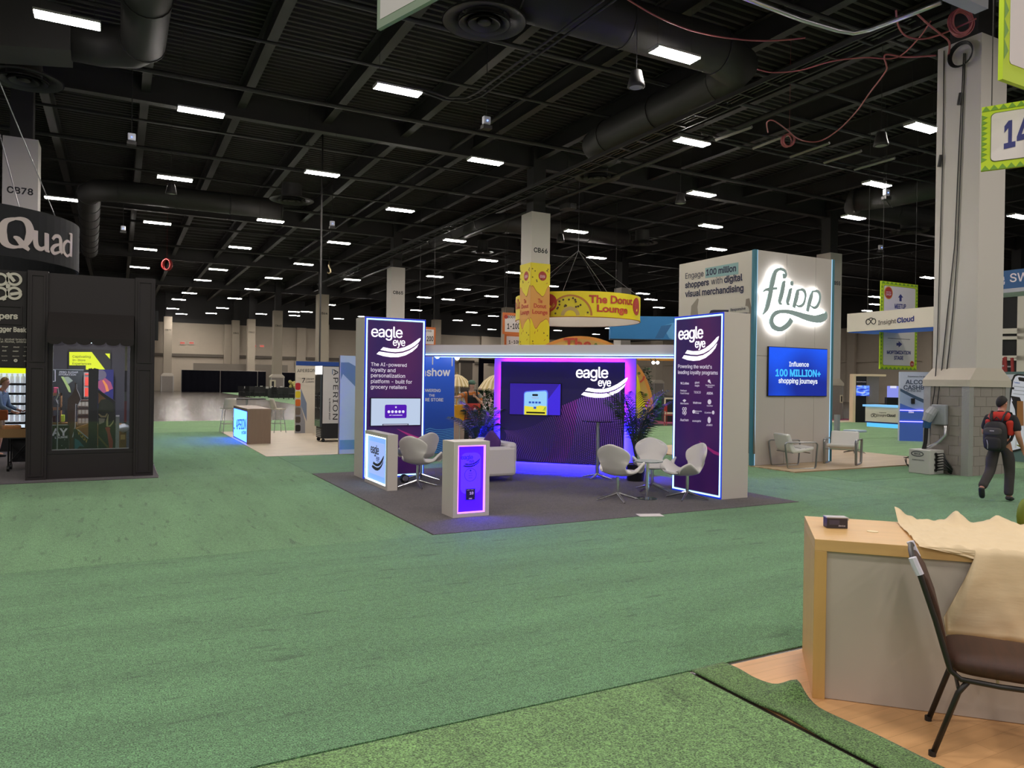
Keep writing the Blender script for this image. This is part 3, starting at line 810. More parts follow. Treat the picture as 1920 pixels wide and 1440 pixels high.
def eagle_logo(t, x, z, s, m, y=-.01, ext=.03, mint=None, bold=.003):
    """the eagle eye wordmark with its two sweeping wing strokes; s = metres per drawing unit, (x, z) = left end of the baseline of 'eagle'"""
    P = lambda u, v: (x + u * s, z + v * s)
    text(t, 'eagle', P(0, 0), P(640, 0), m, y, top=z + 215 * s, bold=bold, ext=ext, loc=True, name='logo_lettering', space=.92)
    text(t, 'eye', P(445, -162), P(698, -162), mint or m, y, top=z + -47 * s, bold=bold * .3, ext=ext, loc=True, name='logo_lettering', space=.92)
    a = [(245, -198), (400, -223), (560, -220), (700, -180), (830, -115), (930, -45), (985, -2), (1025, 14), (1010, -40), (975, -85), (900, -150), (790, -215), (650, -268), (500, -288), (350, -280), (190, -255)]
    b = [(165, -287), (330, -306), (500, -316), (650, -298), (790, -246), (900, -178), (985, -108), (950, -180), (850, -268), (710, -345), (560, -386), (400, -392), (250, -374), (112, -337)]
    for q in (a, b):
        MB().prism([P(u, v) for u, v in q], y - ext, y).build('logo_wing', m, t)
def led_frame(t, x0, x1, z0, z1, y, w=.016, m=LEDC, name='led_strip'):
    for a, b, c, d in ((x0, x0 + w, z0, z1), (x1 - w, x1, z0, z1), (x0 + w, x1 - w, z0, z0 + w), (x0 + w, x1 - w, z1 - w, z1)):
        MB().box(a, b, y - .018, y, c, d).build(name, m, t)
def pillar(loc, rz, lb):
    t = thing('booth_pillar', lb, 'pillar', loc, rz)
    W, D, H = 1.17, .55, 2.92
    MB().box(0, W, 0, D, 0, H).build('body', WHITE, t, bevel=.004)
    MB().box(.06, W - .06, -.012, 0, .06, H - .06).build('graphic_panel', PGRAD, t)
    led_frame(t, .03, W - .03, .03, H - .03, 0)
    f = MB()
    for a, b, c, d in ((.003, .03, 0.003, H - .003), (W - .03, W - .003, 0.003, H - .003), (.03, W - .03, .003, .03), (.03, W - .03, H - .03, H - .003)): f.box(a, b, -.006, 0, c, d)
    f.build('rim_glow', RIMB, t)  # blue glow of the LED strip on the white rim, put in as emission
    return t
def swoosh(t, pts, w, m=None, y=-.014):
    MB().stroke(LPS(t, pts), w, y - .002, y).build('pink_swoosh', m or mat('magenta_print', (.32, .02, .16), .5, em=(.32, .02, .16), es=.4), t)
pl = pillar((3.90, 13.0, .012), 0, 'purple lit pillar at left of the booth with a white screen')
eagle_logo(pl, .12, 2.56, .00092, LOGOW, -.012, .008)
for s, a, b in (('The AI-powered', (695, 686), (762, 688)), ('loyalty and', (695, 696.5), (741, 698)), ('personalization', (695, 707), (759, 708.5)), ('platform - built for', (695, 718), (772, 719.5)), ('grocery retailers', (694.5, 728.5), (762, 729.5))):
    text(pl, s, a, b, TXTW, -.013, bold=.008)
# screen on the left pillar
def screen(t, x0, x1, z0, z1, m, name='screen', y=-.014, th=.04):
    MB().box(x0, x1, y - th, y, z0, z1).build(name, BLACK, t, bevel=.004)
    MB().box(x0 + .012, x1 - .012, y - th - .003, y - th, z0 + .012, z1 - .012).build('screen_face', m, t)
    return y - th - .003
a = LP(pl, 692.5, 799); b = LP(pl, 787.5, 746)
SCRW = glow('screen_pale', (.50, .60, .78), 1.0)
ys = screen(pl, a[0], b[0], a[1], b[1], SCRW)
SCRP = glow('screen_violet', (.075, .0, .42), 1.0)
SCRT = glow('screen_white_text', (.8, .78, 1), 1.0)
def rrect(x0, x1, z0, z1, r, n=5):
    o = []
    for cx, cz, a0 in ((x1 - r, z1 - r, 0), (x0 + r, z1 - r, PI / 2), (x0 + r, z0 + r, PI), (x1 - r, z0 + r, 1.5 * PI)):
        for i in range(n + 1): o.append((cx + r * math.cos(a0 + PI / 2 * i / n), cz + r * math.sin(a0 + PI / 2 * i / n)))
    return o
p, q = LP(pl, 719.5, 784), LP(pl, 760.5, 758.5)
MB().prism(rrect(p[0], q[0], p[1], q[1], .03), ys - .003, ys).build('loyalty_card', SCRP, pl)
cw = q[0] - p[0]
for i in range(5):
    MB().disc(p[0] + cw * (.18 + .165 * i), p[1] + .118, .026, ys - .005, ys - .003, 14).build('card_badge', SCRT, pl)
MB().prism([(p[0] + cw * .5 + .024 * math.sin(PI * 2 * k / 10) * (1 if k % 2 == 0 else .45), p[1] + .2 + .024 * math.cos(PI * 2 * k / 10) * (1 if k % 2 == 0 else .45)) for k in range(10)], ys - .005, ys - .003).build('card_star', SCRT, pl)
text(pl, 'GET YOUR REWARDS', (p[0] + cw * .2, p[1] + .045), (p[0] + cw * .8, p[1] + .045), SCRT, ys - .003, loc=True, bold=.020, ext=.001)
p, q = LP(pl, 715, 798), LP(pl, 764, 794)
MB().box(p[0], q[0], ys - .003, ys, p[1], q[1]).build('caption_bar', glow('caption_dark', (.05, .05, .08), 1), pl)
MB().box(p[0] + .02, q[0] - .02, ys - .004, ys - .003, p[1] + .012, q[1] - .012).build('caption_text', SCRT, pl)
swoosh(pl, [(744, 804), (760, 812), (775, 819), (788, 823)], [.005, .03, .05, .045])
# right pillar
pr_ = pillar((8.30, 9.79, .012), -PI / 2, 'purple lit pillar at right of the booth with rows of brand names')
eagle_logo(pr_, .125, 2.53, .00092, LOGOW, -.012, .008)
for s, a, b in (('Powering the world\'s', (1272.5, 690), (1336, 691.5)), ('leading loyalty programs', (1272.5, 701), (1347, 702.5))):
    text(pr_, s, a, b, TXTW, -.013, bold=.006)
for s, x0, x1, y in (('W.I.ddes', 1277, 1293, 720.5), ('giant', 1304, 1312.5, 719), ('eagle', 1304, 1312.5, 724.5), ('Southeastern', 1324, 1341, 723.5), ('Grocers', 1328, 1337, 726.8), ('Pattison', 1277, 1288.5, 734), ('Food Group', 1277, 1293, 738.8),
                     ('TESCO', 1302, 1315, 737.5), ('ASDA', 1326, 1338, 739.5), ('Morrisons', 1277, 1292, 758), ('Waitrose', 1300.5, 1316, 757), ('Carrefour', 1326.5, 1337.5, 762), ('co', 1280.5, 1288.5, 769.5), ('op', 1280.5, 1288.5, 776.5),
                     ('Woolworths', 1304.5, 1317, 772), ('Group', 1304.5, 1311.5, 775.5), ('E.Leclerc', 1322.5, 1335, 775), ('Auchan', 1276.5, 1292, 789.5), ('monoprix', 1299.5, 1315.5, 791), ('JUMBO', 1325.5, 1337, 798.5)):
    text(pr_, s, (x0, y), (x1, y + (x1 - x0) * .02), TXTW, -.013, bold=.02 if s in ('ASDA', 'co', 'op', 'W.I.ddes') else .006, ext=.001, name='brand_name', res=2)
for (px, py, r, rz) in ((1331, 785 + 2.5, .035, .05), (1302, 772, .032, .03), (1338.5, 773.5, .026, .03), (1331.5, 753.5, .04, .04)):
    c = LP(pr_, px, py); MB().disc(c[0], c[1], r, -.016, -.013, 16, rz=rz).build('brand_mark', TXTW, pr_)
MB().prism(LPS(pr_, [(1329, 712), (1332, 711.5), (1334.5, 719.5), (1328.5, 716)]), -.016, -.013).build('brand_mark', TXTW, pr_)
MB().prism(LPS(pr_, [(1281, 751), (1284.5, 748.5), (1288, 751), (1284.5, 754)]), -.016, -.013).build('brand_mark', TXTW, pr_)
swoosh(pr_, [(1312, 827), (1326, 838), (1340, 848), (1350, 852)], [.005, .03, .05, .045])
# canopy between the pillars
WLAV = mat('canopy_laminate', 'd9d2d6', .45)
ct = thing('booth_canopy', 'long white canopy beam bridging the two purple pillars', 'canopy', (0, 0, 0))
a, b = Vector((5.07, 13.53)), Vector((8.85, 9.75)); u = (b - a).normalized(); nrm = Vector((.7071, .7071)); d = 1.05
poly = [a, b, b + nrm * d + u * .5, a + nrm * d - u * .5]
MB().hprism([tuple(p) for p in poly], 2.29, 2.48).build('slab', WLAV, ct, bevel=.004)
off = -nrm * .012
mid = (a + b) / 2; half = (b - a) / 2 * .998
MB().obox((mid.x + off.x, mid.y + off.y, 2.292), (half.x, half.y, 0), (nrm.x * .008, nrm.y * .008, 0), (0, 0, .007)).build('led_strip', LEDC, ct)
mid2 = mid + nrm * (d - .12)
MB().obox((mid2.x, mid2.y, 2.282), (half.x, half.y, 0), (nrm.x * .010, nrm.y * .010, 0), (0, 0, .006)).build('led_strip', LEDC, ct)
# back wall, at 45 degrees
bw = thing('booth_back_wall', 'white back wall holding the large purple dot wave panel', 'wall panel', (6.74 + .02, 13.46 + .02, .012), -PI / 4)
WW = 2.86
MB().box(0, WW, 0, .14, 0, 2.275).build('white_wall', mat('shaded_white_laminate', '918c98', .5), bw)  # white laminate, darkened to stand for the shade under the canopy
p0, p1 = .18, .18 + 2.49
Z0, Z1 = .19, 2.19
MB().box(p0, p1, -.135, -.105, Z0, Z1).build('graphic_panel', mat('navy_purple_print', (.012, .006, .062), .5, em=(.012, .006, .062), es=.5), bw)
MB().box(p0 + .06, p1 - .06, -.105, 0, Z0 + .06, Z1 - .06).build('panel_spacer', BLACK, bw)
for nm, (x0, x1, z0, z1), m in (('l', (p0 + .015, p0 + .035, .9, Z1 - .02), LEDM), ('l', (p0 + .015, p0 + .035, Z0, .9), LEDBL), ('r', (p1 - .035, p1 - .015, 1.0, Z1 - .02), LEDM), ('r', (p1 - .035, p1 - .015, Z0, 1.0), LEDBL),
                                ('t', (p0 + .04, p1 - .04, Z1 - .035, Z1 - .015), LEDM), ('b', (p0 + .04, p1 - .04, Z0 + .015, Z0 + .035), LEDBL)):
    MB().box(x0, x1, -.085, -.06, z0, z1).build('led_strip', m, bw)
# dot waves
DOTS = mat('violet_dot_print', (.16, .06, .36), .5, em=(.20, .07, .42), es=.5)
DOTM = mat('magenta_dot_print', (.22, .03, .30), .5, em=(.26, .03, .36), es=.5)
db, dm = MB(), MB()
def sm(x): x = max(0, min(1, x)); return x * x * (3 - 2 * x)
PW, PH = 2.49, 2.0
NI, NJ = 62, 46
for i in range(NI):
    for j in range(NJ):
        u, v = i / (NI - 1), j / (NJ - 1)
        # warped sheet: lower left small dots, a fold from bottom centre to mid, tall crest on the right
        crest = .66 * sm((u - .28) / .62) + .05 * math.sin(u * 5)
        x = u + .10 * math.sin(3.0 * v + 2.2 * u) * (1 - u * .6) * v
        top = .36 + crest * .62
        z = v * top + .035 * math.sin(9 * u + 4 * v)
        fold = math.exp(-((u - .42 - .18 * v) / .09) ** 2)
        z -= .10 * fold * (1 - v) * v * 2
        if x < .012 or x > .988 or z < .012 or z > .96: continue
        if .03 < x < .47 and z > .47 : continue
        r = .0048 + .0095 * sm((u - .3) / .5) * (.35 + .65 * v)
        X, Zq = p0 + x * PW, Z0 + z * PH
        if v > .93 and u < .5: continue
        tgt = dm if fold > .35 else db
        ry = r * (1.0 + 1.4 * sm((u - .45) / .3) * sm((v - .55) / .3))
        tgt.add([(X + r * math.cos(a), -.1365, Zq + ry * math.sin(a)) for a in (0, 1.05, 2.09, 3.14, 4.19, 5.24)], [(0, 1, 2, 3, 4, 5)])
db.build('dot_pattern', DOTS, bw, weld=False); dm.build('dot_pattern', DOTM, bw, weld=False)
c = LP(bw, 1080, 708, -.14)
eagle_logo(bw, c[0], c[1], .00098, glow('lit_white_letter_wall', (1.0, .97, 1.0), 2.6), -.135, .012)
# screen on the back wall
a = LP(bw, 954.5, 777.5, -.17); b = LP(bw, 1052.5, 719, -.17)
SCB = glow('screen_indigo', (.035, .012, .36), .9)
ys = screen(bw, a[0], b[0], a[1], b[1], SCB, y=-.136, th=.035)
w_, h_ = b[0] - a[0], b[1] - a[1]
S = lambda u, v: (a[0] + u * w_, a[1] + v * h_)
MB().prism([S(.75, .5), S(.97, .98), S(.985, .98), S(.985, .03), S(.77, .03)], ys - .001, ys).build('screen_shape', glow('screen_indigo_light', (.05, .02, .72), 1), bw)
ph = [S(.285, .02)] + [S(.285, .66), S(.30, .72), S(.34, .745), S(.70, .79), S(.735, .77), S(.75, .70)] + [S(.75, .02)]
MB().prism(ph, ys - .003, ys - .001).build('phone_outline', glow('screen_blue_rim', (.10, .18, .95), 1), bw)
ph = [S(.30, .02)] + [S(.30, .64), S(.31, .69), S(.34, .715), S(.695, .755), S(.72, .735), S(.73, .68)] + [S(.73, .02)]
MB().prism(ph, ys - .005, ys - .003).build('phone_picture', glow('screen_sky', (.30, .62, .95), 1), bw)
MB().prism([S(.30, .02), S(.30, .29), S(.48, .26), S(.6, .31), S(.73, .29), S(.73, .02)], ys - .007, ys - .005).build('phone_beach', glow('screen_yellow', (.80, .72, .05), 1), bw)
MB().prism(rrect(*(S(.45, 0)[0], S(.56, 0)[0]), *(S(0, .60)[1], S(0, .66)[1]), .015), ys - .007, ys - .005).build('phone_notch', BLACK, bw)
for i in range(4): MB().box(S(.385 + .062 * i, 0)[0], S(.43 + .062 * i, 0)[0], ys - .007, ys - .005, S(0, .37)[1], S(0, .43)[1]).build('phone_button', glow('screen_blue_btn', (.02, .08, .5), 1), bw)
MB().box(S(.48, 0)[0], S(.53, 0)[0], ys - .009, ys - .007, S(0, .2)[1], S(0, .27)[1]).build('phone_button', glow('screen_blue_btn', (.02, .08, .5), 1), bw)
MB().box(S(.34, 0)[0], S(.7, 0)[0], ys - .009, ys - .007, S(0, .06)[1], S(0, .11)[1]).build('caption_bar', BLACK, bw)
for du in (0, .02, .045): MB().stroke([S(.66 + du, .15), S(.69 + du * .5, .23), S(.71, .28 - du)], .008, ys - .009, ys - .007).build('palm_leaf_picture', glow('screen_green', (.05, .35, .05), 1), bw)
text(bw, 'TESCO', S(.44, .52), S(.57, .52), glow('screen_red_text', (.45, .2, .35), 1), ys - .005, loc=True, ext=.001)
# low lit wall with the logo, left
lw = thing('reception_counter', 'low white counter with a glowing blue eagle eye panel', 'counter', (3.84, 12.68, .012), -PI / 2)
LW, LH = 1.24, .90
f = MB(); f.box(0, LW, .05, .17, 0, LH); f.box(0, .04, 0, .05, 0, LH); f.box(LW - .10, LW, 0, .05, 0, LH); f.box(.04, LW - .1, 0, .05, LH - .06, LH); f.box(.04, LW - .1, 0, .05, 0, .06)
f.build('frame', WHITE, lw)
LPB = glow('lit_panel_blue', (.24, .46, 1.3), 1.0)
MB().box(.055, LW - .115, .03, .05, .075, LH - .075).build('lit_panel', LPB, lw)
MB().box(.16, LW - .24, .024, .03, .18, LH - .17).build('panel_centre', glow('lit_panel_pale', (.36, .50, .95), 1.0), lw)
for a_, b_, c_, d_ in ((.04, .06, .06, LH - .06), (LW - .118, LW - .1, .06, LH - .06), (.06, LW - .118, .06, .076), (.06, LW - .118, LH - .076, LH - .06)):
    MB().box(a_, b_, .005, .048, c_, d_).build('led_strip', glow('led_ice', (.55, .85, 1), 7), lw)
GREYI = mat('grey_ink', '3c3b45', .6); LGREY = mat('light_grey_ink', '8fa0d8', .6)
eagle_logo(lw, .27, .53, .00070, GREYI, .022, .004, LGREY)
# counter with violet panel
cb = thing('display_plinth', 'white plinth with a glowing violet front panel', 'plinth', (3.87, 8.86, .012), 0)
f = MB(); f.box(0, .52, .05, .38, 0, .99); f.box(0, .06, 0, .05, 0, .99); f.box(.46, .52, 0, .05, 0, .99); f.box(.06, .46, 0, .05, .94, .99); f.box(.06, .46, 0, .05, 0, .05)
f.build('frame', WHITE, cb)
MB().box(.06, .46, .035, .05, .05, .94).build('lit_panel', glow('lit_panel_violet', (.085, .003, 20.0), 1.0), cb)
MB().prism(rrect(.115, .405, .3, .84, .08), .03, .035).build('panel_centre', glow('lit_panel_violet_pale', (.125, .03, 20.0), 1.0), cb)
for a_, b_, c_, d_ in ((.06, .074, .05, .94), (.446, .46, .05, .94), (.074, .446, .05, .064), (.074, .446, .926, .94)):
    MB().box(a_, b_, .004, .034, c_, d_).build('led_strip', glow('led_pink_violet', (.80, .22, 1.6), 2.2), cb)
VINK = mat('violet_ink', (.02, .003, .10), .6)
eagle_logo(cb, .115, .755, .00027, VINK, .028, .002, VINK)
ring = MB(); c = (.255, .55)
ring.stroke([(c[0] + .085 * math.cos(2 * PI * k / 32), c[1] + .085 * math.sin(2 * PI * k / 32)) for k in range(33)], .004, .026, .028); ring.build('printed_circle', VINK, cb)
for s, z_, w_ in (('Tap and', .565, .05), ('Swipe for', .535, .06), ('rewards', .505, .05)):
    text(cb, s, (.255 - w_ / 2, z_), (.255 + w_ / 2, z_), VINK, .028, loc=True, ext=.001)
MB().disc(.255, .605, .012, .026, .028, 10).build('printed_dot', VINK, cb)
MB().box(.19, .325, .024, .03, .215, .365).build('printed_square', VINK, cb)
VT = glow('violet_text', (.55, .35, 1), .9)
text(cb, '10', (.245, .29), (.30, .29), VT, .024, loc=True, bold=.028, ext=.001)
text(cb, 'UP TO', (.205, .345), (.30, .345), VT, .024, loc=True, ext=.001, top=.355)
text(cb, 'FREE', (.235, .228), (.28, .228), VT, .024, loc=True, bold=.020, ext=.001)
# swan armchairs -------------------------------------------------------
SWAN = mat('white_leatherette', 'dcd7d2', .42, noise=.03, nscale=4)
def swan_shell(u, v):
    """u across 0..1, v from front edge to back top"""
    a = 2 * u - 1
    K = [(0, -.30, .405, .24), (.10, -.25, .385, .31), (.26, -.10, .365, .385), (.40, .05, .365, .34), (.51, .155, .395, .215), (.60, .215, .47, .195), (.74, .27, .61, .25), (.87, .315, .75, .29), (.95, .34, .83, .265), (1.0, .352, .865, .17)]
    for i in range(len(K) - 1):
        if v <= K[i + 1][0] + 1e-9: break
    t = (v - K[i][0]) / (K[i + 1][0] - K[i][0]); t = t * t * (3 - 2 * t)
    y, z, w = (K[i][k] + (K[i + 1][k] - K[i][k]) * t for k in (1, 2, 3))
    arm = math.exp(-((v - .25) / .13) ** 2)
    back = sm((v - .6) / .25)
    z += arm * .22 * abs(a) ** 2.4 + (1 - arm) * (1 - back) * .03 * a * a
    y -= back * .10 * a * a + .02 * arm * a * a
    z -= .06 * back * a ** 4
    front = max(0, 1 - v / .12)
    y += front * .07 * a * a
    return (a * w * (1 - .1 * arm * abs(a) ** 3 * 0), y, z)
def swan(loc, rz, lb):
    t = thing('swan_chair', lb, 'armchair', loc, rz, 'white swan armchairs in the purple booth')
    m = MB(); m.grid(swan_shell, 16, 20)
    o = m.build('shell', SWAN, t, smooth=True)
    md = o.modifiers.new('solid', 'SOLIDIFY'); md.thickness = .045; md.offset = -1
    md = o.modifiers.new('sub', 'SUBSURF'); md.levels = 1; md.render_levels = 2
    MB().tube([(0, .06, .10), (0, .06, .36)], .025, 12).build('pole', CHROME, t)
    for k in range(4):
        a = PI / 4 + k * PI / 2; c, s_ = math.cos(a), math.sin(a)
        MB().tube([(c * .01, .06 + s_ * .01, .11), (c * .12, .06 + s_ * .12, .075), (c * .33, .06 + s_ * .33, .012)], [.022, .018, .012], 8).build('base_leg', CHROME, t)
    return t
swan((4.50, 11.74, .012), math.radians(128), 'white swan chair seen from behind by the glowing blue counter')
swan((4.78, 12.5, .012), math.radians(200), 'white swan chair mostly hidden behind the glowing blue counter')
swan((6.80, 9.24, .012), math.radians(118), 'white swan chair nearest the bar table with its back to us')
swan((7.88, 9.78, .012), math.radians(-30), 'white swan chair behind the glass side table facing us')
swan((7.80, 8.92, .012), math.radians(-100), 'white swan chair turned sideways before the right purple pillar')
# glass side table, bar table
GLASS = mat('table_glass', (.75, .9, .92), .03, trans=.9)
t = thing('side_table', 'small round glass side table among three swan chairs', 'table', (7.27, 9.16, .012))
MB().lathe([(0, .575), (.235, .575), (.24, .582), (.235, .59), (0, .59)], 36).build('glass_top', GLASS, t, smooth=False)
MB().tube([(0, 0, .012), (0, 0, .575)], .03, 14).build('post', CHROME, t)
MB().lathe([(0, 0), (.16, 0), (.16, .008), (.03, .018), (0, .018)], 30).build('base_plate', GLASS, t)
t = thing('bar_table', 'tall slim bar table with a thin dark round top', 'table', (7.95, 11.5, .012))
MB().lathe([(0, 1.06), (.29, 1.06), (.295, 1.068), (.29, 1.076), (0, 1.076)], 36).build('top', mat('dark_glass', (.02, .02, .03), .08), t)
MB().tube([(0, 0, .05), (0, 0, 1.06)], .035, 14).build('post', STEEL, t)
for k in range(4):
    a = .5 + k * PI / 2
    MB().tube([(0, 0, .08), (math.cos(a) * .12, math.sin(a) * .12, .05), (math.cos(a) * .3, math.sin(a) * .3, .012)], [.03, .022, .012], 8).build('base_leg', CHROME, t)
# sofa
SOFA = mat('sofa_leatherette', 'e3dcdd', .45)
t = thing('sofa', 'white two seat sofa with a purple cushion beside the violet plinth', 'sofa', (5.90, 12.35, .012), 0)
MB().box(-.42, .26, -.58, .58, .14, .34).build('base', SOFA, t, bevel=.03)
MB().box(-.42, .2, -.56, .56, .342, .44).build('seat_cushion', SOFA, t, bevel=.04)
MB().box(.22, .43, -.70, .70, .12, .70).build('backrest', SOFA, t, bevel=.06)
for s in (-1, 1): MB().box(-.42, .405, min(s * .58, s * .71), max(s * .58, s * .71), .11, .63).build('armrest', SOFA, t, bevel=.05)
for x in (-.36, .36):
    for y in (-.6, .6): MB().tube([(x, y, 0), (x, y, .14)], .018, 10).build('leg', CHROME, t)
pm = MB(); pm.grid(lambda u, v: (.02 + .13 * 0, (u - .5) * .40 * (1 - .12 * math.sin(PI * v)), 0), 1, 1)
pil = MB(); pil.ball((0, 0, 0), .22, 16, 12, sc=(.34, 1, 1))
o = pil.build('cushion', mat('purple_velvet', (.09, .03, .19), .8, noise=.2, nscale=8), None, smooth=True, loc=(5.96, 11.97, .66), rz=.2)
for v in o.data.vertices:
    for k in (1, 2):
        s_ = 1 if v.co[k] > 0 else -1; v.co[k] = s_ * .22 * (abs(v.co[k]) / .22) ** .6
o.rotation_euler = (0.55, .12, .2)
tag(o, 'purple cushion resting on the white sofa', 'cushion')
# floor light
t = thing('floor_spotlight', 'black round floor light under the swan chairs at left', 'floor light', (4.44, 12.3, .012))
MB().tube([(0, .05, .07), (0, -.05, .07)], .07, 16).build('housing', BLACK, t, smooth=False)
MB().disc(0, .07, .055, -.056, -.05, 16).build('lens', CHROME, t)
MB().box(-.05, .05, -.05, .05, 0, .02).build('foot', BLACK, t)
# paper on the carpet edge
t = tag(MB().box(-.17, .17, -.1, .1, 0, .003).build('paper_sheet', mat('paper', 'd9d2d0', .7), loc=(6.40, 7.99, .013), rz=-.35), 'white paper lying at the edge of the grey carpet', 'paper')
# palms --------------------------------------------------------------
LEAF = mat('palm_green', (.022, .055, .018), .5, noise=.4, nscale=6)
STEM = mat('palm_stem', (.05, .055, .02), .6)
POT = mat('black_pot', (.01, .01, .012), .4)
def palm(loc, H, seed, lb, fr=13, spread=.6):
    rg = random.Random(seed)
    t = thing('potted_palm', lb, 'potted palm', loc, 0, 'palms beside the purple back wall')
    MB().lathe([(0, 0), (.15, 0), (.19, .3), (.2, .31), (.17, .31), (.16, .28), (0, .28)], 20).build('pot', POT, t, smooth=False)
    for k in range(fr):
        a = 2 * PI * k / fr + rg.uniform(-.3, .3); out = spread * rg.uniform(.35, 1.0); h = H * rg.uniform(.62, 1.0)
        P = [Vector((.03 * math.cos(a), .03 * math.sin(a), .28))]
        for i in range(1, 9):
            s = i / 8
            P.append(Vector((math.cos(a) * out * s ** 1.7, math.sin(a) * out * s ** 1.7, .28 + (h - .28) * (1.28 * s - .28 * s ** 3.2) )))
        st = MB().tube(P, [.011 * (1 - .75 * i / 8) + .002 for i in range(9)], 5).build('frond', [STEM, LEAF], t)
        m = MB()
        for i in range(3, 9):
            for q in (0, .33, .66):
                if i == 8 and q: continue
                c = P[i] if i == 8 else P[i].lerp(P[i + 1], q)
                d = (P[min(i + 1, 8)] - P[i - 1]).normalized(); sd = d.cross(Vector((0, 0, 1))).normalized()
                Lf = .34 * (1.15 - abs(i + q - 5.5) / 4.5)
                for sg in (-1, 1):
                    e = (sd * sg * .8 + d * .62 + Vector((0, 0, .1))).normalized()
                    w = d * .011
                    tip = c + e * Lf + Vector((0, 0, -.09 * Lf / .3))
                    md = c + e * Lf * .5 + Vector((0, 0, .012))
                    up = Vector((0, 0, .004))
                    m.add([c, md + w, tip, md - w, md + up], [(0, 1, 4), (1, 2, 4), (2, 3, 4), (3, 0, 4)])
        m.build('leaflets', LEAF, st, weld=False)
    return t
palm((8.42, 10.95, .012), 1.62, 3, 'potted palm at the right end of the purple back wall', 18, .62)
palm((6.42, 13.45, .012), 1.32, 8, 'potted palm at the left end of the purple back wall behind the sofa', 16, .62)
# blue wash on the carpet below the back wall comes from the strip under the panel; violet wash from the plinth
# ================================================================== flipp tower and the right side
TEAL = mat('teal_edge', '3f7f92', .5)
TW = mat('tower_panel', 'cac2bb', .5)
tw_ = thing('display_tower', 'tall white square tower with the halo lit flipp sign', 'tower', (12.3, 11.9, .03))
MB().box(0.05, 2.56, .02, 2.5, 0, 4.75).build('core', TW, tw_)
sx = [.08, 1.0, 1.95, 2.5]
zs = [0, 2.42, 4.75]
for i in range(3):
    for j in range(2):
        MB().box(sx[i] + .004, sx[i + 1] - .004, -.012, .02, zs[j] + .004, zs[j + 1] - .004).build('face_panel', TW, tw_)
for a, b in ((0, .08), (2.5, 2.58)): MB().box(a, b, -.02, .06, 0, 4.75).build('edge_trim', TEAL, tw_)
for a, b in ((.078, .09), (2.487, 2.5)): MB().box(a, b, -.022, -.012, 0, 4.75).build('edge_light', glow('led_pale_blue', (.35, .62, .85), 1.2), tw_)
side = MB().box(0, 2.5, -.012, 0, 0, 4.75).build('side_print_panel', mat('side_print', 'd3ccbc', .55), tw_)
side.location = (.05, 2.5, 0); side.rotation_euler = (0, 0, -PI / 2); FR[side.name] = (12.35, 14.4, .03, -PI / 2)
MB().stroke(LPS(side, [(1320, 561), (1309, 560), (1302, 575), (1302, 600)][1:], -.012), [.05, .22, .3], -.014, -.012).build('photo_print', mat('blurred_photo_grey', '98907f', .6), side)
MB().stroke(LPS(side, [(1402, 560), (1404, 600), (1404, 850)], -.012), [.1, .3, .36], -.014, -.012).build('photo_print', mat('blurred_photo_brown', '8d8274', .6), side)
hb = [(1322.5, 502.9), (1384.5, 491.7), (1384.5, 514.2), (1322.5, 521.5)]
MB().prism(LPS(side, hb, -.012), -.015, -.012).build('highlight_box', mat('pale_teal_print', '8fb3b0', .6), side)
for s, a, b, bd in (('Engage', (1286, 523), (1320, 518), 0), ('100 million', (1325, 516.6), (1381, 508.2), .026), ('shoppers', (1285.5, 540.3), (1330, 534.4), .026), ('with', (1334, 533.6), (1355.2, 531), 0), ('digital', (1358.7, 530.2), (1393, 525.6), .026), ('visual merchandising', (1285.5, 557), (1395, 545.8), .026)):
    text(side, s, a, b, mat('tower_ink', '262a45', .6), -.015, bold=bd, ext=.002)
MB().prism(LPS(side, [(1327, 592), (1333, 582), (1338, 581), (1370, 581), (1400, 580), (1402, 590), (1402, 700), (1327, 700)], -.012), -.016, -.012).build('device_picture', mat('navy_print', '14163a', .5), side)
bub = LPS(side, [(1366, 587), (1367, 580), (1369, 577), (1399, 573.5), (1403, 575), (1405, 580), (1405, 586)], -.012)
MB().prism(bub, -.019, -.016).build('speech_bubble', mat('bubble_print', 'c9c4b4', .6), side)
text(side, 'Responsive', (1371, 584), (1399, 580.5), mat('tower_ink', '262a45', .6), -.02, bold=.01, ext=.002)
# flipp sign: letters stand off the wall, light behind them
Z9 = lambda pts: LPS(tw_, [(1420 + x / 9.6, 490 + y / 9.6) for x, y in pts], -.09)
def spl(P, W, n=5):
    Q, R = [], []
    for i in range(len(P) - 1):
        p0, p1, p2, p3 = P[max(i - 1, 0)], P[i], P[i + 1], P[min(i + 2, len(P) - 1)]
        for j in range(n):
            s = j / n
            Q.append(tuple(.5 * ((2 * p1[k]) + (p2[k] - p0[k]) * s + (2 * p0[k] - 5 * p1[k] + 4 * p2[k] - p3[k]) * s * s + (3 * p1[k] - p0[k] - 3 * p2[k] + p3[k]) * s ** 3) for k in (0, 1)))
            R.append(W[i] + (W[i + 1] - W[i]) * s)
    return Q + [P[-1]], R + [W[-1]]
FLM = mat('sign_letter_teal', 'b4cfd1', .4)
HALO = glow('sign_halo', (1, 1, 1), 22)
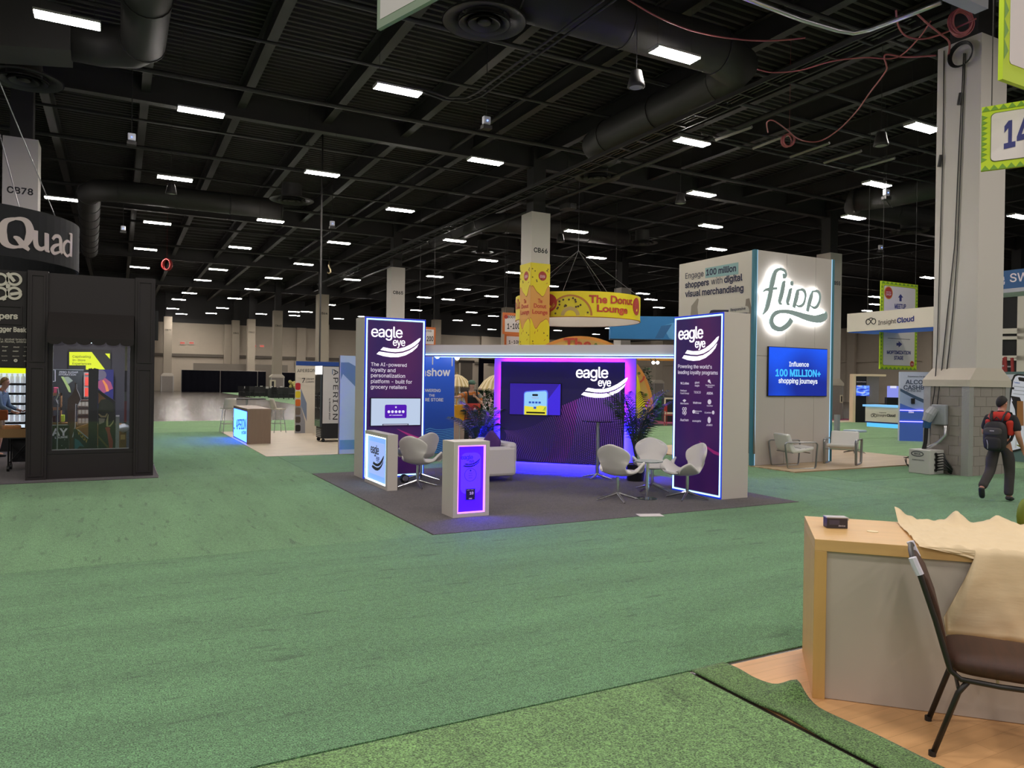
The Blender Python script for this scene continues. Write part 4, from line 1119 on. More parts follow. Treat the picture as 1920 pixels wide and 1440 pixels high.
ST = [([(445, 268), (490, 262), (502, 220), (475, 168), (400, 142), (330, 178), (292, 262), (265, 370), (240, 480), (215, 620), (185, 760), (155, 860), (95, 955)], [66, 52, 36, 34, 36, 46, 60, 68, 70, 68, 62, 50, 8]),
      ([(98, 548), (150, 512), (215, 502), (290, 492), (348, 488)], [8, 34, 40, 32, 30]),
      ([(494, 360), (462, 400), (440, 520), (412, 640), (392, 715), (402, 758), (438, 772)], [10, 58, 66, 66, 58, 40, 8]),
      ([(612, 488), (582, 530), (556, 640), (532, 725), (545, 768), (574, 776)], [10, 54, 62, 58, 40, 8]),
      ([(606, 358), (608, 395), (606, 438)], [34, 58, 34]),
      ([(738, 502), (712, 560), (682, 680), (640, 835)], [14, 60, 66, 52]),
      ([(712, 522), (790, 512), (842, 560), (850, 660), (815, 770), (750, 812), (684, 788)], [16, 36, 42, 36, 40, 34, 16]),
      ([(990, 528), (952, 640), (922, 740), (884, 905)], [16, 60, 64, 50]),
      ([(968, 548), (1060, 540), (1108, 600), (1106, 700), (1065, 800), (1010, 838), (942, 800)], [16, 36, 42, 36, 40, 34, 16]),
      ([(602, 1042), (545, 1130), (460, 1200), (390, 1222), (290, 1182), (240, 1082), (262, 990), (330, 926), (440, 902), (560, 912), (700, 950), (850, 1000), (1000, 1035), (1120, 1030), (1205, 985), (1222, 905)], [70, 66, 60, 56, 60, 56, 54, 50, 46, 50, 60, 74, 86, 102, 90, 10])]
U9 = .00193
for si, (P, W) in enumerate(ST):
    Q, R = spl(P, W)
    q = Z9(Q)
    l = MB().stroke(q, [w * U9 for w in R], -.11 - .0008 * si, -.075 - .0002 * si).build('sign_letter', FLM, tw_)
    MB().stroke(q, [max(.006, w * U9 + .012) for w in R], -.072 + .0003 * si, -.06 + .0002 * si).build('halo_light', HALO, l)
# television
a, b = LP(tw_, 1440.5, 743, -.07), LP(tw_, 1552.5, 654.5, -.07)
def blue_screen():
    m = glow('screen_royal_blue', (.004, .05, .62), 1.0)
    nt = m.node_tree; bs = nt.nodes['Principled BSDF']
    tc = nt.nodes.new('ShaderNodeTexCoord'); nz = nt.nodes.new('ShaderNodeTexNoise'); nz.inputs['Scale'].default_value = .9; nz.inputs['Detail'].default_value = 0
    cr = nt.nodes.new('ShaderNodeValToRGB'); cr.color_ramp.elements[0].color = (.002, .018, .30, 1); cr.color_ramp.elements[1].color = (.006, .10, .95, 1)
    cr.color_ramp.elements[0].position = .3; cr.color_ramp.elements[1].position = .7
    nt.links.new(tc.outputs['Object'], nz.inputs['Vector']); nt.links.new(nz.outputs[0], cr.inputs[0]); nt.links.new(cr.outputs[0], bs.inputs['Emission Color'])
    return m
tv = thing('television', 'large blue television on the flipp tower reading 100 million', 'television', (12.3, 11.83, .03))
MB().box(a[0], b[0], 0.012, .05, a[1], b[1]).build('casing', BLACK, tv, bevel=.005)
MB().box(a[0] + .015, b[0] - .015, .006, .012, a[1] + .015, b[1] - .015).build('screen', blue_screen(), tv)
TVW = glow('tv_white_text', (.85, .9, 1), 1); TVC = glow('tv_cyan_text', (.05, .50, 1), 1.1)
text(tv, 'Influence', (1480, 687), (1516.8, 687.5), TVW, .006, bold=.016, ext=.002)
text(tv, '100 MILLION+', (1454.5, 705), (1539, 706.3), TVC, .006, bold=.028, ext=.002)
text(tv, 'shopping journeys', (1460, 718), (1533, 719.5), TVW, .006, bold=.020, ext=.002)
MB().box(a[0] + .5, a[0] + 1.3, .05, .066, a[1] + .3, a[1] + .8).build('wall_bracket', BLACK, tv)
# wooden floor
MAPLE = wood_mat('pale_maple_floor', 'cdb593', (1.2, .12), 1.0, .12)
tag(MB().box(0, 5.6, 0, 6.1, 0, .03).build('booth_flooring', MAPLE, loc=(12.31, 10.72, 0)), 'pale maple floor under the flipp tower and lounge chairs', 'booth floor')
# lounge chairs
LEA = mat('white_leather', 'e4e1da', .4)
def lounge(loc, rz, lb):
    t = thing('lounge_chair', lb, 'lounge chair', loc, rz, 'white lounge chairs by the flipp tower')
    w = .30
    for s in (-1, 1):
        x = s * (w + .035); P = []
        for cx, cz, a0 in ((-.30, .50, PI / 2), (-.27, .06, PI), (.27, .06, 1.5 * PI), (.33, .50, 0)):
            for k in range(6):
                a = a0 + PI / 2 * k / 5; P.append((x, cx + .06 * math.cos(a), cz + .06 * math.sin(a)))
        MB().tube(P, .028, 8, closed=True, flat=.5).build('frame_loop', mat('chair_steel', (.36, .36, .36), .32, 1), t, smooth=True)
    prof = [(-.32, .40), (-.2, .37), (.02, .33), (.16, .32), (.22, .36), (.26, .46), (.33, .72)]
    sh = MB()
    for x0, x1 in ((-w, -.005), (.005, w)):
        pass
    th = .085
    up = [(y, z + th if i < 4 else z + .03) for i, (y, z) in enumerate(prof)]
    L = [(y, z) for y, z in prof]; U = [(-.32, .47), (-.2, .45), (.0, .415), (.1, .41), (.13, .44), (.17, .52), (.245, .735)]
    poly = L + U[::-1]
    sh = MB(); k = len(poly)
    sh.add([(-w, y, z) for y, z in poly] + [(w, y, z) for y, z in poly], [tuple(range(k)), tuple(range(2 * k - 1, k - 1, -1))] + [(i, (i + 1) % k, k + (i + 1) % k, k + i) for i in range(k)])
    sh.build('seat_shell', LEA, t, bevel=.03)
    st = MB()
    for y in (-.12, .0): st.tube([(-w, y, .432), (w, y, .432)], .005, 5)
    st.tube([(-w, .15, .47), (w, .15, .47)], .005, 5)
    st.build('stitched_seam', mat('seam_grey', 'b5b2aa', .6), t)
    for y in (-.2, .2): MB().tube([(-w - .03, y, .33), (w + .03, y, .33)], .012, 6).build('cross_bar', STEEL, t)
    return t
lounge((13.02, 11.38, .03), math.radians(72), 'white lounge chair with its back to the booth, left of two by the tower')
lounge((14.74, 11.47, .03), math.radians(-62), 'white lounge chair facing us at the right corner of the tower')
lounge((15.9, 13.9, .03), math.radians(-90), 'white rounded lounge chair half hidden behind the tower corner')
t = thing('pedestal_table', 'pale blue small table on a chrome star base behind the lounge chair', 'table', (17.3, 13.1, .03))
MB().box(-.22, .22, -.2, .2, .56, .62).build('top', mat('pale_blue_plastic', 'b3cfe4', .4), t, bevel=.02)
MB().tube([(0, 0, .05), (0, 0, .56)], .03, 10).build('post', CHROME, t)
for k in range(5): MB().tube([(0, 0, .08), (.28 * math.cos(k * 1.257), .28 * math.sin(k * 1.257), .02)], [.03, .014], 6).build('base_leg', CHROME, t)
t = thing('charging_post', 'grey slim post behind the pale blue table', 'post', (19.0, 15.0, 0))
MB().box(-.06, .06, -.06, .06, 0, .95).build('post_body', mat('post_grey', '8f949b', .4), t); MB().box(-.1, .1, -.1, .1, 0, .03).build('foot', STEEL, t)
# things on the near column -------------------------------------------
XS = 15.97 - .46 - .02
def colcable(px, lb, r=.011):
    P = []
    for x, y in px:
        xp = XS if y < 715 else (15.97 - .71 - .05 if y > 728 else 15.97 - .62)
        P.append(V(x, y, xp, 0, 1, 0))
    return tag(MB().tube(P, r, 6).build('power_cable', WIRE, smooth=True), lb, 'cable')
colcable([(1770, 95), (1769, 200), (1767, 310), (1762, 480), (1757, 660), (1752, 735), (1747, 765), (1748, 775)], 'black power cable nearest the left edge of the near column')
colcable([(1807, 100), (1803, 180), (1797, 300), (1790, 460), (1775, 600), (1766, 690), (1760, 735), (1757, 760), (1756, 775)], 'middle black power cable down the near column')
colcable([(1810, 100), (1806, 190), (1801, 320), (1795, 470), (1787, 580), (1779, 660), (1773, 712)], 'right black power cable ending at the cap of the near column')
for px, py, lb in ((1801, 186, 'upper black cable connector on the near column'), (1764, 302, 'lower black cable connector on the near column')):
    c = V(px, py, XS, 0, 1, 0); tag(MB().tube([c + Vector((-.03, -.02, .12)), c + Vector((-.03, .02, -.12))], .035, 8).build('cable_connector', WIRE), lb, 'connector')
c = V(1805, 99, XS, 0, 1, 0); b = MB()
for k in range(4): b.tube([(c.x - .03 - .02 * k, c.y + (.22 + .012 * k) * math.cos(a), c.z - .05 + (.22 + .012 * k) * math.sin(a)) for a in [2 * PI * i / 26 for i in range(26)]], .014, 5, closed=True)
tag(b.build('cable_coil', WIRE), 'black cable coil at the top of the near column', 'cable coil')
# conduit stripe on the column's left face
MB_c = MB().box(15.505, 15.515, 9.55, 9.58, 2.3, 8.9)
# power inlet on the block base
XB = 15.97 - .71 - .03
t = thing('power_socket', 'grey and blue industrial power socket on the grey column base', 'power socket', (XB - .02, 9.56, 1.25))
MB().box(-.05, .04, -.22, .1, -.22, .2).build('back_box', mat('socket_grey', '9b9ea3', .5), t, bevel=.02)
MB().tube([(-.06, .03, .1), (-.16, .06, -.02), (-.2, .1, -.16)], [.1, .11, .09], 12).build('hood', mat('socket_grey', '9b9ea3', .5), t)
MB().tube([(-.17, .08, -.06), (-.2, .1, -.3)], [.09, .07], 12).build('plug', mat('socket_blue', '24527f', .5), t)
cab = MB()
cab.tube([(-.2, .1, -.3), (-.19, .12, -.6), (-.16, .2, -.85)], .04, 8); cab.build('plug_cable', WIRE, t)
t = thing('bent_conduit', 'bent grey conduit on the column base above the cable box', 'conduit', (XB - .06, 9.35, 0))
MB().tube([(0, 0, 1.02), (0, 0, .82), (-.03, .1, .68), (-.06, .28, .55), (-.1, .42, .46), (-.1, .45, .38)], .035, 8).build('pipe', SILV, t, smooth=True)
t = thing('distribution_box', 'white cable distribution box on the carpet by the column base', 'power box', (14.98, 9.62, .008), 0)
MB().box(-.24, .24, -.22, .24, 0, .50).build('case', mat('box_beige', 'bdbbb5', .5), t, bevel=.012)
fr = MB().box(-.2401, -.2401 + .02, -.2, .22, .36, .37)
o = MB(); o.stroke([(.13 * math.cos(2 * PI * k / 24), .05 * math.sin(2 * PI * k / 24)) for k in range(25)], .02, -.003, 0)
e = o.build('oval_logo', mat('logo_ink', '46484e', .6), t); e.location = (-.241, .05, .41); e.rotation_euler = (0, 0, -PI / 2)
e = text(t, 'RECA', (-.07, -.02), (.07, -.02), mat('logo_ink', '46484e', .6), 0, loc=True, bold=.028, ext=.002); e.location = (-.241, .05, .41); e.rotation_euler = (0, 0, -PI / 2)
e = text(t, 'POWER DISTRO', (-.13, 0), (.13, 0), mat('logo_ink', '46484e', .6), 0, loc=True, ext=.002); e.location = (-.241, .03, .27); e.rotation_euler = (0, 0, -PI / 2)
rg = random.Random(4)
for k in range(7):
    z = .09 + .055 * k
    MB().tube([(-.06 + .03 * (k % 2), -.22, z), (-.06 + .03 * (k % 2), -.25, z)], .03, 10).build('outlet', BLACK, t)
    P = [(-.05 + .03 * (k % 2), -.24, z), (.0, -.36, z + .03), (.10, -.42 - .03 * (k % 3), .1 + .03 * (k % 2)), (.2, -.40, .03 + .02 * k * .5), (.26, -.30, .05 + .03 * k)]
    MB().tube(P, .016, 6).build('outlet_cable', WIRE, t, smooth=True)
for k in range(3):
    MB().tube([(-.1 + .05 * k, .25, .36 - .05 * k), (-.14, .36 + .03 * k, .3), (-.12, .37, .16), (-.06, .3, .04 + .04 * k), (-.1, .245, .1)], .008, 5).build('loop_cable', WIRE, t, smooth=True)
t = thing('wall_switch', 'cream switch plate on the shaded side of the column base', 'switch', (16.2, 8.90, 1.2))
MB().box(-.12, .12, -.02, .01, -.1, .12).build('plate', mat('cream_plastic', 'cfc6a2', .5), t); MB().box(-.03, .03, -.035, -.02, -.05, .05).build('switch_toggle', BLACK, t)
# ------------------------------------------------------------------ InsightCloud booth
hd = thing('header_banner', 'white InsightCloud header with a blue underside', 'header sign', (23.0, 16.6, 0), -PI / 2)
a, b = LP(hd, 1588, 622.5), LP(hd, 1588, 588.5)
x0 = a[0]; x1 = x0 + 4.2
MB().box(x0, x1, 0, .08, a[1], b[1]).build('fascia', OFFWHITE, hd)
MB().box(x0, x1, .08, 1.5, a[1] - .02, a[1] + .06).build('underside', mat('royal_blue', '2d5bd0', .5, em='1d3f9a', es=.3), hd)  # blue print; faint emission stands in for light bounced off the floor
text(hd, 'Insight', (1646.5, 609.5), (1680, 605.8), INK, -.004, ext=.004)
text(hd, 'Cloud', (1682, 605.6), (1714, 601.8), mat('deep_blue_ink', '1c2a7a', .5), -.004, bold=.028, ext=.004)
cl_ = [(1641, 601), (1636, 599), (1632, 602), (1633, 597), (1637, 595), (1641, 597)]
def cloud_mark(t, cx, cy, s, m, y):
    P = [(cx + s * (math.cos(a) * 1.5) / (1 + math.sin(a) ** 2), cy + s * (1.3 * math.sin(a) * math.cos(a) / (1 + math.sin(a) ** 2) * 1.6)) for a in [2 * PI * k / 40 for k in range(41)]]
    MB().stroke(P, s * .22, y - .006, y).build('cloud_mark', m, t)
    MB().stroke([(cx + s * .75 * math.cos(a), cy + s * (.45 + .55 * math.sin(a))) for a in [PI * .1 + PI * .85 * k / 16 for k in range(17)]], s * .22, y - .006, y).build('cloud_mark', m, t)
c = LP(hd, 1633, 603); cloud_mark(hd, c[0], c[1], .125, INK, -.004)
t = hd
for (px, py) in ((1700, 540),):
    pass
MB().tube([(x0 + .3, .7, b[1]), (x0 + .3, .7, 12.14)], .012, 4).build('hanger_wire', DARKM, hd)
MB().tube([(x1 - .3, .7, b[1]), (x1 - .3, .7, 12.14)], .012, 4).build('hanger_wire', DARKM, hd)
# counter
ic = thing('reception_counter', 'white InsightCloud counter with glowing blue top and toe strip', 'counter', (29.9, 23.2, .008), -PI / 2)
a, b = LP(ic, 1622, 796), LP(ic, 1622, 762); c = LP(ic, 1690, 800)
MB().box(a[0], c[0] + .5, 0, .8, .18, b[1]).build('body', OFFWHITE, ic)
MB().box(a[0] - .1, c[0] + .5, -.06, .85, b[1], b[1] + .09).build('glowing_top', glow('counter_glow', (.22, .55, .9), 1.0), ic)
MB().box(a[0] + .05, c[0] + .5, .05, .8, .0, .18).build('toe_strip', glow('toe_glow', (.10, .5, .95), 1.2), ic)
MB().box(a[0], c[0] + .5, -.02, 0, .18, .24).build('navy_band', mat('navy_band', '1d2a66', .5), ic)
for s, p, q, bd in (('Insight', (1644.5, 780.5), (1662, 781), 0), ('Cloud', (1663, 781), (1679, 781.5), .03), ('Powered by', (1649, 774.5), (1662, 774.8), 0)):
    text(ic, s, p, q, INK, -.004, bold=bd, ext=.004)
c = LP(ic, 1638.5, 779); cloud_mark(ic, c[0], c[1], .09, INK, -.004)
# kiosk wall with screens
kw = thing('screen_wall', 'black column with a bright abstract screen behind the InsightCloud counter', 'display stand', (33.2, 24.4, 0), -PI / 5)
a, b = LP(kw, 1603, 793), LP(kw, 1625, 706)
MB().box(a[0], b[0], 0, .5, 0, b[1]).build('black_panel', BLACK, kw)
MB().box(a[0] - .12, a[0], -.05, .55, 0, b[1] + .05).build('wood_side', mat('pale_wood_edge', 'd9c6a4', .5), kw)
q = LP(kw, 1661, 705)
MB().box(a[0] - .12, q[0], -.05, .55, b[1] + .02, b[1] + .12).build('wood_top', mat('pale_wood_edge', 'd9c6a4', .5), kw)
text(kw, 'INSIGHTCLOUD', (1606, 716.5), (1624, 716.8), WINK, -.004, bold=.01)
def abstract_mat():
    m = glow('screen_abstract', (0, 0, 0), 1.1); nt = m.node_tree; bs = nt.nodes['Principled BSDF']
    tc = nt.nodes.new('ShaderNodeTexCoord'); mp = nt.nodes.new('ShaderNodeMapping'); mp.inputs['Rotation'].default_value = (0, .9, 0); mp.inputs['Scale'].default_value = (1, 1, 3)
    nz = nt.nodes.new('ShaderNodeTexNoise'); nz.inputs['Scale'].default_value = 2.2; nz.inputs['Detail'].default_value = 6; nz.inputs['Distortion'].default_value = 1
    cr = nt.nodes.new('ShaderNodeValToRGB'); e = cr.color_ramp.elements
    e[0].position = .3; e[0].color = (.01, .02, .3, 1); e[1].position = .75; e[1].color = (.9, .45, .5, 1); x = e.new(.5); x.color = (.05, .12, .85, 1); x = e.new(.6); x.color = (.25, .5, .9, 1)
    nt.links.new(tc.outputs['Object'], mp.inputs[0]); nt.links.new(mp.outputs[0], nz.inputs[0]); nt.links.new(nz.outputs[0], cr.inputs[0]); nt.links.new(cr.outputs[0], bs.inputs['Emission Color'])
    return m
ABS = abstract_mat()
p, q = LP(kw, 1605, 742), LP(kw, 1629, 723); MB().box(p[0], q[0], -.1, -.02, p[1], q[1]).build('screen', ABS, kw)
p, q = LP(kw, 1629, 763), LP(kw, 1652, 722)
MB().box(p[0], q[0], .3, .32, p[1], b[1]).build('clear_panel', mat('clear_acrylic', (.8, .85, .9), .05, trans=.9), kw)
kk = thing('screen_stand', 'second kiosk with a white and violet screen near the blue panel', 'display stand', (33.5, 22.2, 0), -PI / 5)
p, q = LP(kk, 1663, 745), LP(kk, 1684, 724)
MB().box(p[0], q[0], -.06, 0, p[1], q[1]).build('screen', glow('screen_lavender', (.25, .28, .8), 1), kk)
MB().box(p[0] + .12, q[0] - .1, -.08, -.06, p[1] + .55, q[1] - .1).build('screen_card', glow('screen_white', (.75, .75, .9), 1), kk)
MB().box(p[0], q[0], 0, .3, 0, p[1]).build('pedestal', BLACK, kk)
tag(MB().box(0, 1.0, 0, .5, 0, 1.5).build('dark_cabinet', BLACK, loc=(33.3, 22.9, .008)), 'low black cabinet between the two kiosk screens', 'cabinet')
# alcohol cashback panel
al = thing('banner_panel', 'tall blue and white cashback panel beside the grey column base', 'banner', (23.09, 15.79, .008), math.radians(-36.9))
q = LP(al, 1686, 697); W = 2.2
MB().box(0, W, 0, .15, 0, q[1]).build('board', mat('lavender_print', 'bcc3dc', .55), al)
B1 = mat('panel_mid_blue', '3a57a0', .5, em='3a57a0', es=.35); B2 = mat('panel_slate', '3f5677', .55); B3 = mat('panel_pale_blue', '9fb2dc', .55)
zt = LP(al, 1686, 728)[1]
def curve_poly(z_l, dip, wd): return [(W * k / 12, z_l - dip * math.sin(min(1, k / 9) * PI / 2)) for k in range(13)]
c1 = curve_poly(zt, .55, 0); c2 = curve_poly(zt - .09, .6, 0); c3 = curve_poly(zt - .5, .42, 0)
MB().prism(c2 + [(W, .9), (0, .9)], -.006, 0).build('print_area', B3, al)
MB().prism(c1 + c2[::-1], -.01, -.006).build('print_band', B2, al)
MB().prism(c3 + [(W, .0), (0, .0)], -.01, -.006).build('print_area', B1, al)
for zz in (769, 790):
    z = LP(al, 1686, zz)[1]; MB().box(0, W, -.03, -.01, z - .012, z + .012).build('led_strip', glow('led_violet_blue', (.12, .10, 1.0), 8), al)
for s, p, q_, bd in (('Experience the best', (1702, 707), (1738, 707.3), 0), ('ALCOHOL', (1697.5, 720), (1755, 720.5), .02), ('CASHBACK', (1694, 730), (1757, 730.5), .02), ('in the biz', (1700, 734.5), (1727, 735), 0)):
    text(al, s, p, q_, mat('panel_ink', '3f4a66', .6), -.007, bold=bd, ext=.003, top={'ALCOHOL': 712, 'CASHBACK': 722}.get(s))
text(al, 'Elba', (1703.5, 774), (1713, 774.2), TXTW, -.012, bold=.028, ext=.003)
p = LP(al, 1708, 757), LP(al, 1714, 747); MB().box(p[0][0], p[1][0], -.08, 0, p[0][1], p[1][1]).build('holder', BLACK, al)
# ------------------------------------------------------------------ far right booth
sw = thing('header_banner', 'blue header sign with white letters at the right edge', 'header sign', (19.9, 11.4, 0), -PI / 2)
a, b = LP(sw, 1872, 543), LP(sw, 1872, 509)
MB().box(-.3, 3.2, 0, .08, a[1], b[1]).build('fascia', mat('denim_blue', '2d5f98', .5), sw)
MB().box(-.3, 3.2, 0, 1.0, a[1] - .1, a[1]).build('underside', mat('pale_underside', 'bcc0cc', .6), sw)
text(sw, 'SW', (1893.5, 529), (1930, 526), WINK, -.004, bold=.01)
MB().stroke(LPS(sw, [(1875, 534), (1883, 532.5), (1883, 528)]), .03, -.006, 0).build('logo_mark', WINK, sw)
MB().stroke(LPS(sw, [(1876, 528), (1881.5, 520), (1878, 520.5)]), .03, -.006, 0).build('logo_mark', WINK, sw)
MB().stroke(LPS(sw, [(1881.5, 519), (1882.5, 526)]), .03, -.006, 0).build('logo_mark', WINK, sw)
for x in (0.2, 2.8): MB().tube([(x, .5, b[1]), (x, .5, 12.14)], .012, 4).build('hanger_wire', DARKM, sw)
ph = thing('graphic_wall', 'grey green wall with a large phone picture at the right edge', 'graphic wall', (19.6, 11.2, .008), -PI / 2)
z1 = LP(ph, 1875, 697)[1]
MB().box(-.4, 3.5, 0, .1, 0, z1).build('wall_board', mat('sage_print', '5f7a7a', .55), ph)
p, q = LP(ph, 1878, 712), LP(ph, 1878, 702); MB().box(-.4, 3.5, -.006, 0, p[1], q[1]).build('white_band', mat('white_band', 'd8dbe6', .5), ph)
text(ph, 'Take it', (1884, 708.5), (1893, 708), mat('sage_ink', '8a93a0', .6), -.007, ext=.002)
phone = LPS(ph, [(1890, 800), (1892, 760), (1898, 712), (1902, 703), (1908, 701), (1960, 706), (1975, 716), (1968, 830), (1890, 850)])
MB().prism(phone, -.02, 0).build('phone_body', BLACK, ph)
inn = LPS(ph, [(1892, 800), (1894, 760), (1900, 714), (1904, 706), (1909, 704), (1958, 709), (1970, 718), (1964, 828), (1892, 846)], -.02)
MB().prism(inn, -.024, -.02).build('phone_screen', mat('phone_white', 'd3d8e6', .4, em='d3d8e6', es=.2), ph)
MB().prism(LPS(ph, [(1909, 708), (1912, 707), (1924, 709), (1926, 713), (1923, 716), (1911, 714)], -.02), -.028, -.024).build('phone_notch', BLACK, ph)
text(ph, 'Twitch', (1902, 718), (1913, 719.5), mat('link_blue', '4d79c8', .5), -.025, ext=.002, bold=.020)
for y in (724, 731, 738): MB().stroke(LPS(ph, [(1900, y), (1935, y + 4)], -.024), .012, -.027, -.024).build('phone_line', mat('sage_ink', '8a93a0', .6), ph)
MB().disc(*LP(ph, 1899.5, 728, -.024), .03, -.027, -.024, 12).build('phone_icon', INK, ph)
MB().prism(LPS(ph, [(1895, 742), (1899, 752), (1897, 753), (1903, 768), (1905, 790), (1915, 800), (1918, 760), (1912, 745)], -.024), -.027, -.024).build('phone_picture', INK, ph)
MB().stroke(LPS(ph, [(1913, 752), (1913, 798)], -.024), [.14, .16], -.03, -.027).build('bottle_picture', mat('amber_print', 'a5713f', .5), ph)
MB().stroke(LPS(ph, [(1908, 800), (1904, 840)], -.024), .03, -.03, -.024).build('phone_edge', mat('white_band', 'd8dbe6', .5), ph)
# white truss frame, red ladders behind
tf = thing('white_frame_wall', 'tall white framed structure with dark openings at the right edge', 'frame', (27.5, 18.0, .008), -PI / 3)
a = LP(tf, 1868, 712)[0]; z0 = LP(tf, 1880, 712)[1]; z1 = LP(tf, 1880, 552)[1]
MB().box(a - .3, a + 4, 0, .1, .0, z1).build('dark_backing', BLACK, tf)
for zz, w in ((552, .1), (618, .16), (632, .1), (668, .1), (672, .08)):
    z = LP(tf, 1880, zz)[1]; MB().box(a - .3, a + 4, -.1, 0, z - w, z + w * .2).build('rail', OFFWHITE, tf)
for xx in (1872, 1914): 
    x = LP(tf, xx, 640)[0]; MB().box(x - .12, x + .12, -.1, 0, 0, z1).build('post', OFFWHITE, tf)
RED = mat('red_fibreglass', '8c1f1c', .5)
for i, (xx, lb) in enumerate(((1877, 'left red stepladder above the phone wall'), (1890, 'right red stepladder above the phone wall'))):
    c = V(xx, 690, 23.2 + i * .9, 13.6, -.9, -.45); t = thing('stepladder', lb, 'ladder', (c.x, c.y, .008), -PI / 3)
    for s in (-1, 1):
        for f in (-1, 1): MB().tube([(s * .22, f * .4, 0), (s * .1, f * .04, 2.75)], .045, 4).build('rail', RED, t)
    for k in range(7): MB().box(-.2 + .012 * k, .2 - .012 * k, -.36 + .045 * k, -.28 + .045 * k, .3 + .36 * k, .34 + .36 * k).build('step', STEEL, t)
# ------------------------------------------------------------------ hanging signs, right side
LIME = mat('lime_print', 'bcd81c', .55); LIME2 = mat('lime_green_print', '6f9e2c', .55); SGNW = mat('sign_white', 'd9d4d3', .6)
BADGE = mat('badge_red', 'a8322c', .55)
def zigzag(t, x0, x1, z0, z1, n, y, m):
    s = MB(); hw = (x1 - x0); hh = (z1 - z0)
    if hw > hh:
        for k in range(n):
            a = x0 + hw * k / n; b = x0 + hw * (k + 1) / n; s.prism([(a, z0), ((a + b) / 2, z1), (b, z0)], y - .003, y)
    else:
        for k in range(n):
            a = z0 + hh * k / n; b = z0 + hh * (k + 1) / n; s.prism([(x0, a), (x1, (a + b) / 2), (x0, b)], y - .003, y)
    s.build('zigzag_pattern', m, t)
def hang_sign(t, x0, x1, z0, z1, fr, nx, nz, m1=LIME, m2=LIME2, wires=True, r=.06):
    MB().box(x0, x1, 0, .05, z0, z1).build('board', m1, t)
    zigzag(t, x0, x1, z0, z0 + fr * .6, nx, -.001, m2); zigzag(t, x0, x1, z1 - fr * .6, z1, nx, -.001, m2)
    zigzag(t, x0, x0 + fr * .6, z0 + fr, z1 - fr, nz, -.001, m2); zigzag(t, x1 - fr * .6, x1, z0 + fr, z1 - fr, nz, -.001, m2)
    MB().prism(rrect(x0 + fr * .93, x1 - fr * .93, z0 + fr * .93, z1 - fr * .93, r), -.005, -.003).build('sign_border', mat('sign_border_ink', '4a5a30', .6), t)
    MB().prism(rrect(x0 + fr, x1 - fr, z0 + fr, z1 - fr, r), -.008, -.005).build('sign_face', SGNW, t)
    if wires:
        for x in (x0 + .1, x1 - .1): MB().tube([(x, .025, z1), (x, .025, 12.14)], .006, 4).build('hanger_wire', DARKM, t)
mt = thing('hanging_sign', 'green hanging sign with arrows to meetup and moptimization stage', 'hanging sign', (23.6, 16.9, 0), 0)
a, b = LP(mt, 1650, 692), LP(mt, 1721, 537)
hang_sign(mt, a[0], b[0], a[1], b[1] + .05, .15, 9, 22)
NV = mat('sign_navy', '2f3478', .6)
text(mt, 'MEETUP', (1677, 578), (1698, 579), NV, -.009, top=569.5, bold=.028)
text(mt, 'MOPTIMIZATION', (1662.5, 663.5), (1707, 664.5), NV, -.009, top=657, bold=.028)
text(mt, 'STAGE', (1676, 674), (1693, 674.6), NV, -.009, top=667, bold=.028)
MB().prism(LPS(mt, [(1688, 551.5), (1693, 558), (1690, 558), (1690, 565), (1686, 565), (1686, 558), (1683.5, 558)]), -.012, -.008).build('arrow', NV, mt)
MB().prism(LPS(mt, [(1691, 645.5), (1684.5, 639.5), (1684.5, 643), (1680.5, 643), (1680.5, 648), (1684.5, 648), (1684.5, 651.5)]), -.012, -.008).build('arrow', NV, mt)
MB().box(*[LP(mt, 1664, 634)[0], LP(mt, 1706, 634)[0]], -.01, -.008, LP(mt, 1664, 634)[1] - .008, LP(mt, 1664, 634)[1] + .008).build('divider', INK, mt)
for px, py, r in ((1665.5, 549, .2), (1709.5, 682.5, .1)):
    c = LP(mt, px, py); MB().disc(c[0], c[1], r * 1.15, -.012, -.008, 24).build('badge_ring', mat('badge_gold', 'd8a93a', .5), mt); MB().disc(c[0], c[1], r, -.016, -.012, 24).build('badge', BADGE, mt)
    for k, s in enumerate(('GROCERY', 'SHOP')): text(mt, s, (c[0] - r * .7, c[1] - r * (.0 + .5 * k)), (c[0] + r * .7, c[1] - r * (.0 + .5 * k)), WINK, -.016, loc=True, ext=.001, res=1)
s14 = thing('hanging_sign', 'lime bordered hanging aisle sign starting with 14 at the right edge', 'hanging sign', (9.22, 5.30, 0), math.radians(-62))
a = LP(s14, 1838, 321); b = LP(s14, 1843, 201)
hang_sign(s14, 0, 2.1, a[1], b[1], .10, 24, 9, r=.05)
text(s14, '14', (1882, 277.5), (1932, 266), NV, -.009, top=229, bold=.03)
tr_ = thing('hanging_sign', 'lime and white hanging sign cut off by the top right corner', 'hanging sign', (8.39, 4.61, 0), 0)
a = LP(tr_, 1880, 148); b = LP(tr_, 1880, 110)
MB().box(0, 1.05, 0, .05, a[1], a[1] + 1.3).build('board', LIME, tr_)
zigzag(tr_, .015, .095, b[1], a[1] + 1.3, 5, -.001, LIME2)
MB().prism(rrect(.12, .95, LP(tr_, 1900, 122)[1], a[1] + 1.2, .04), -.006, -.003).build('sign_face', SGNW, tr_)
for x in (.1, .95): MB().tube([(x, .025, a[1] + 1.3), (x, .025, 12.14)], .006, 4).build('hanger_wire', DARKM, tr_)
tc_ = thing('hanging_sign', 'pale hanging sign corner cut off by the top edge', 'hanging sign', tuple(EYE + ray(707, 30) * 6.5)[:2] + (0,), math.radians(-72))
a = LP(tc_, 707, 55)
MB().box(0, .9, 0, .04, a[1], a[1] + 1.0).build('board', mat('sage_pale', '8fa08c', .6), tc_)
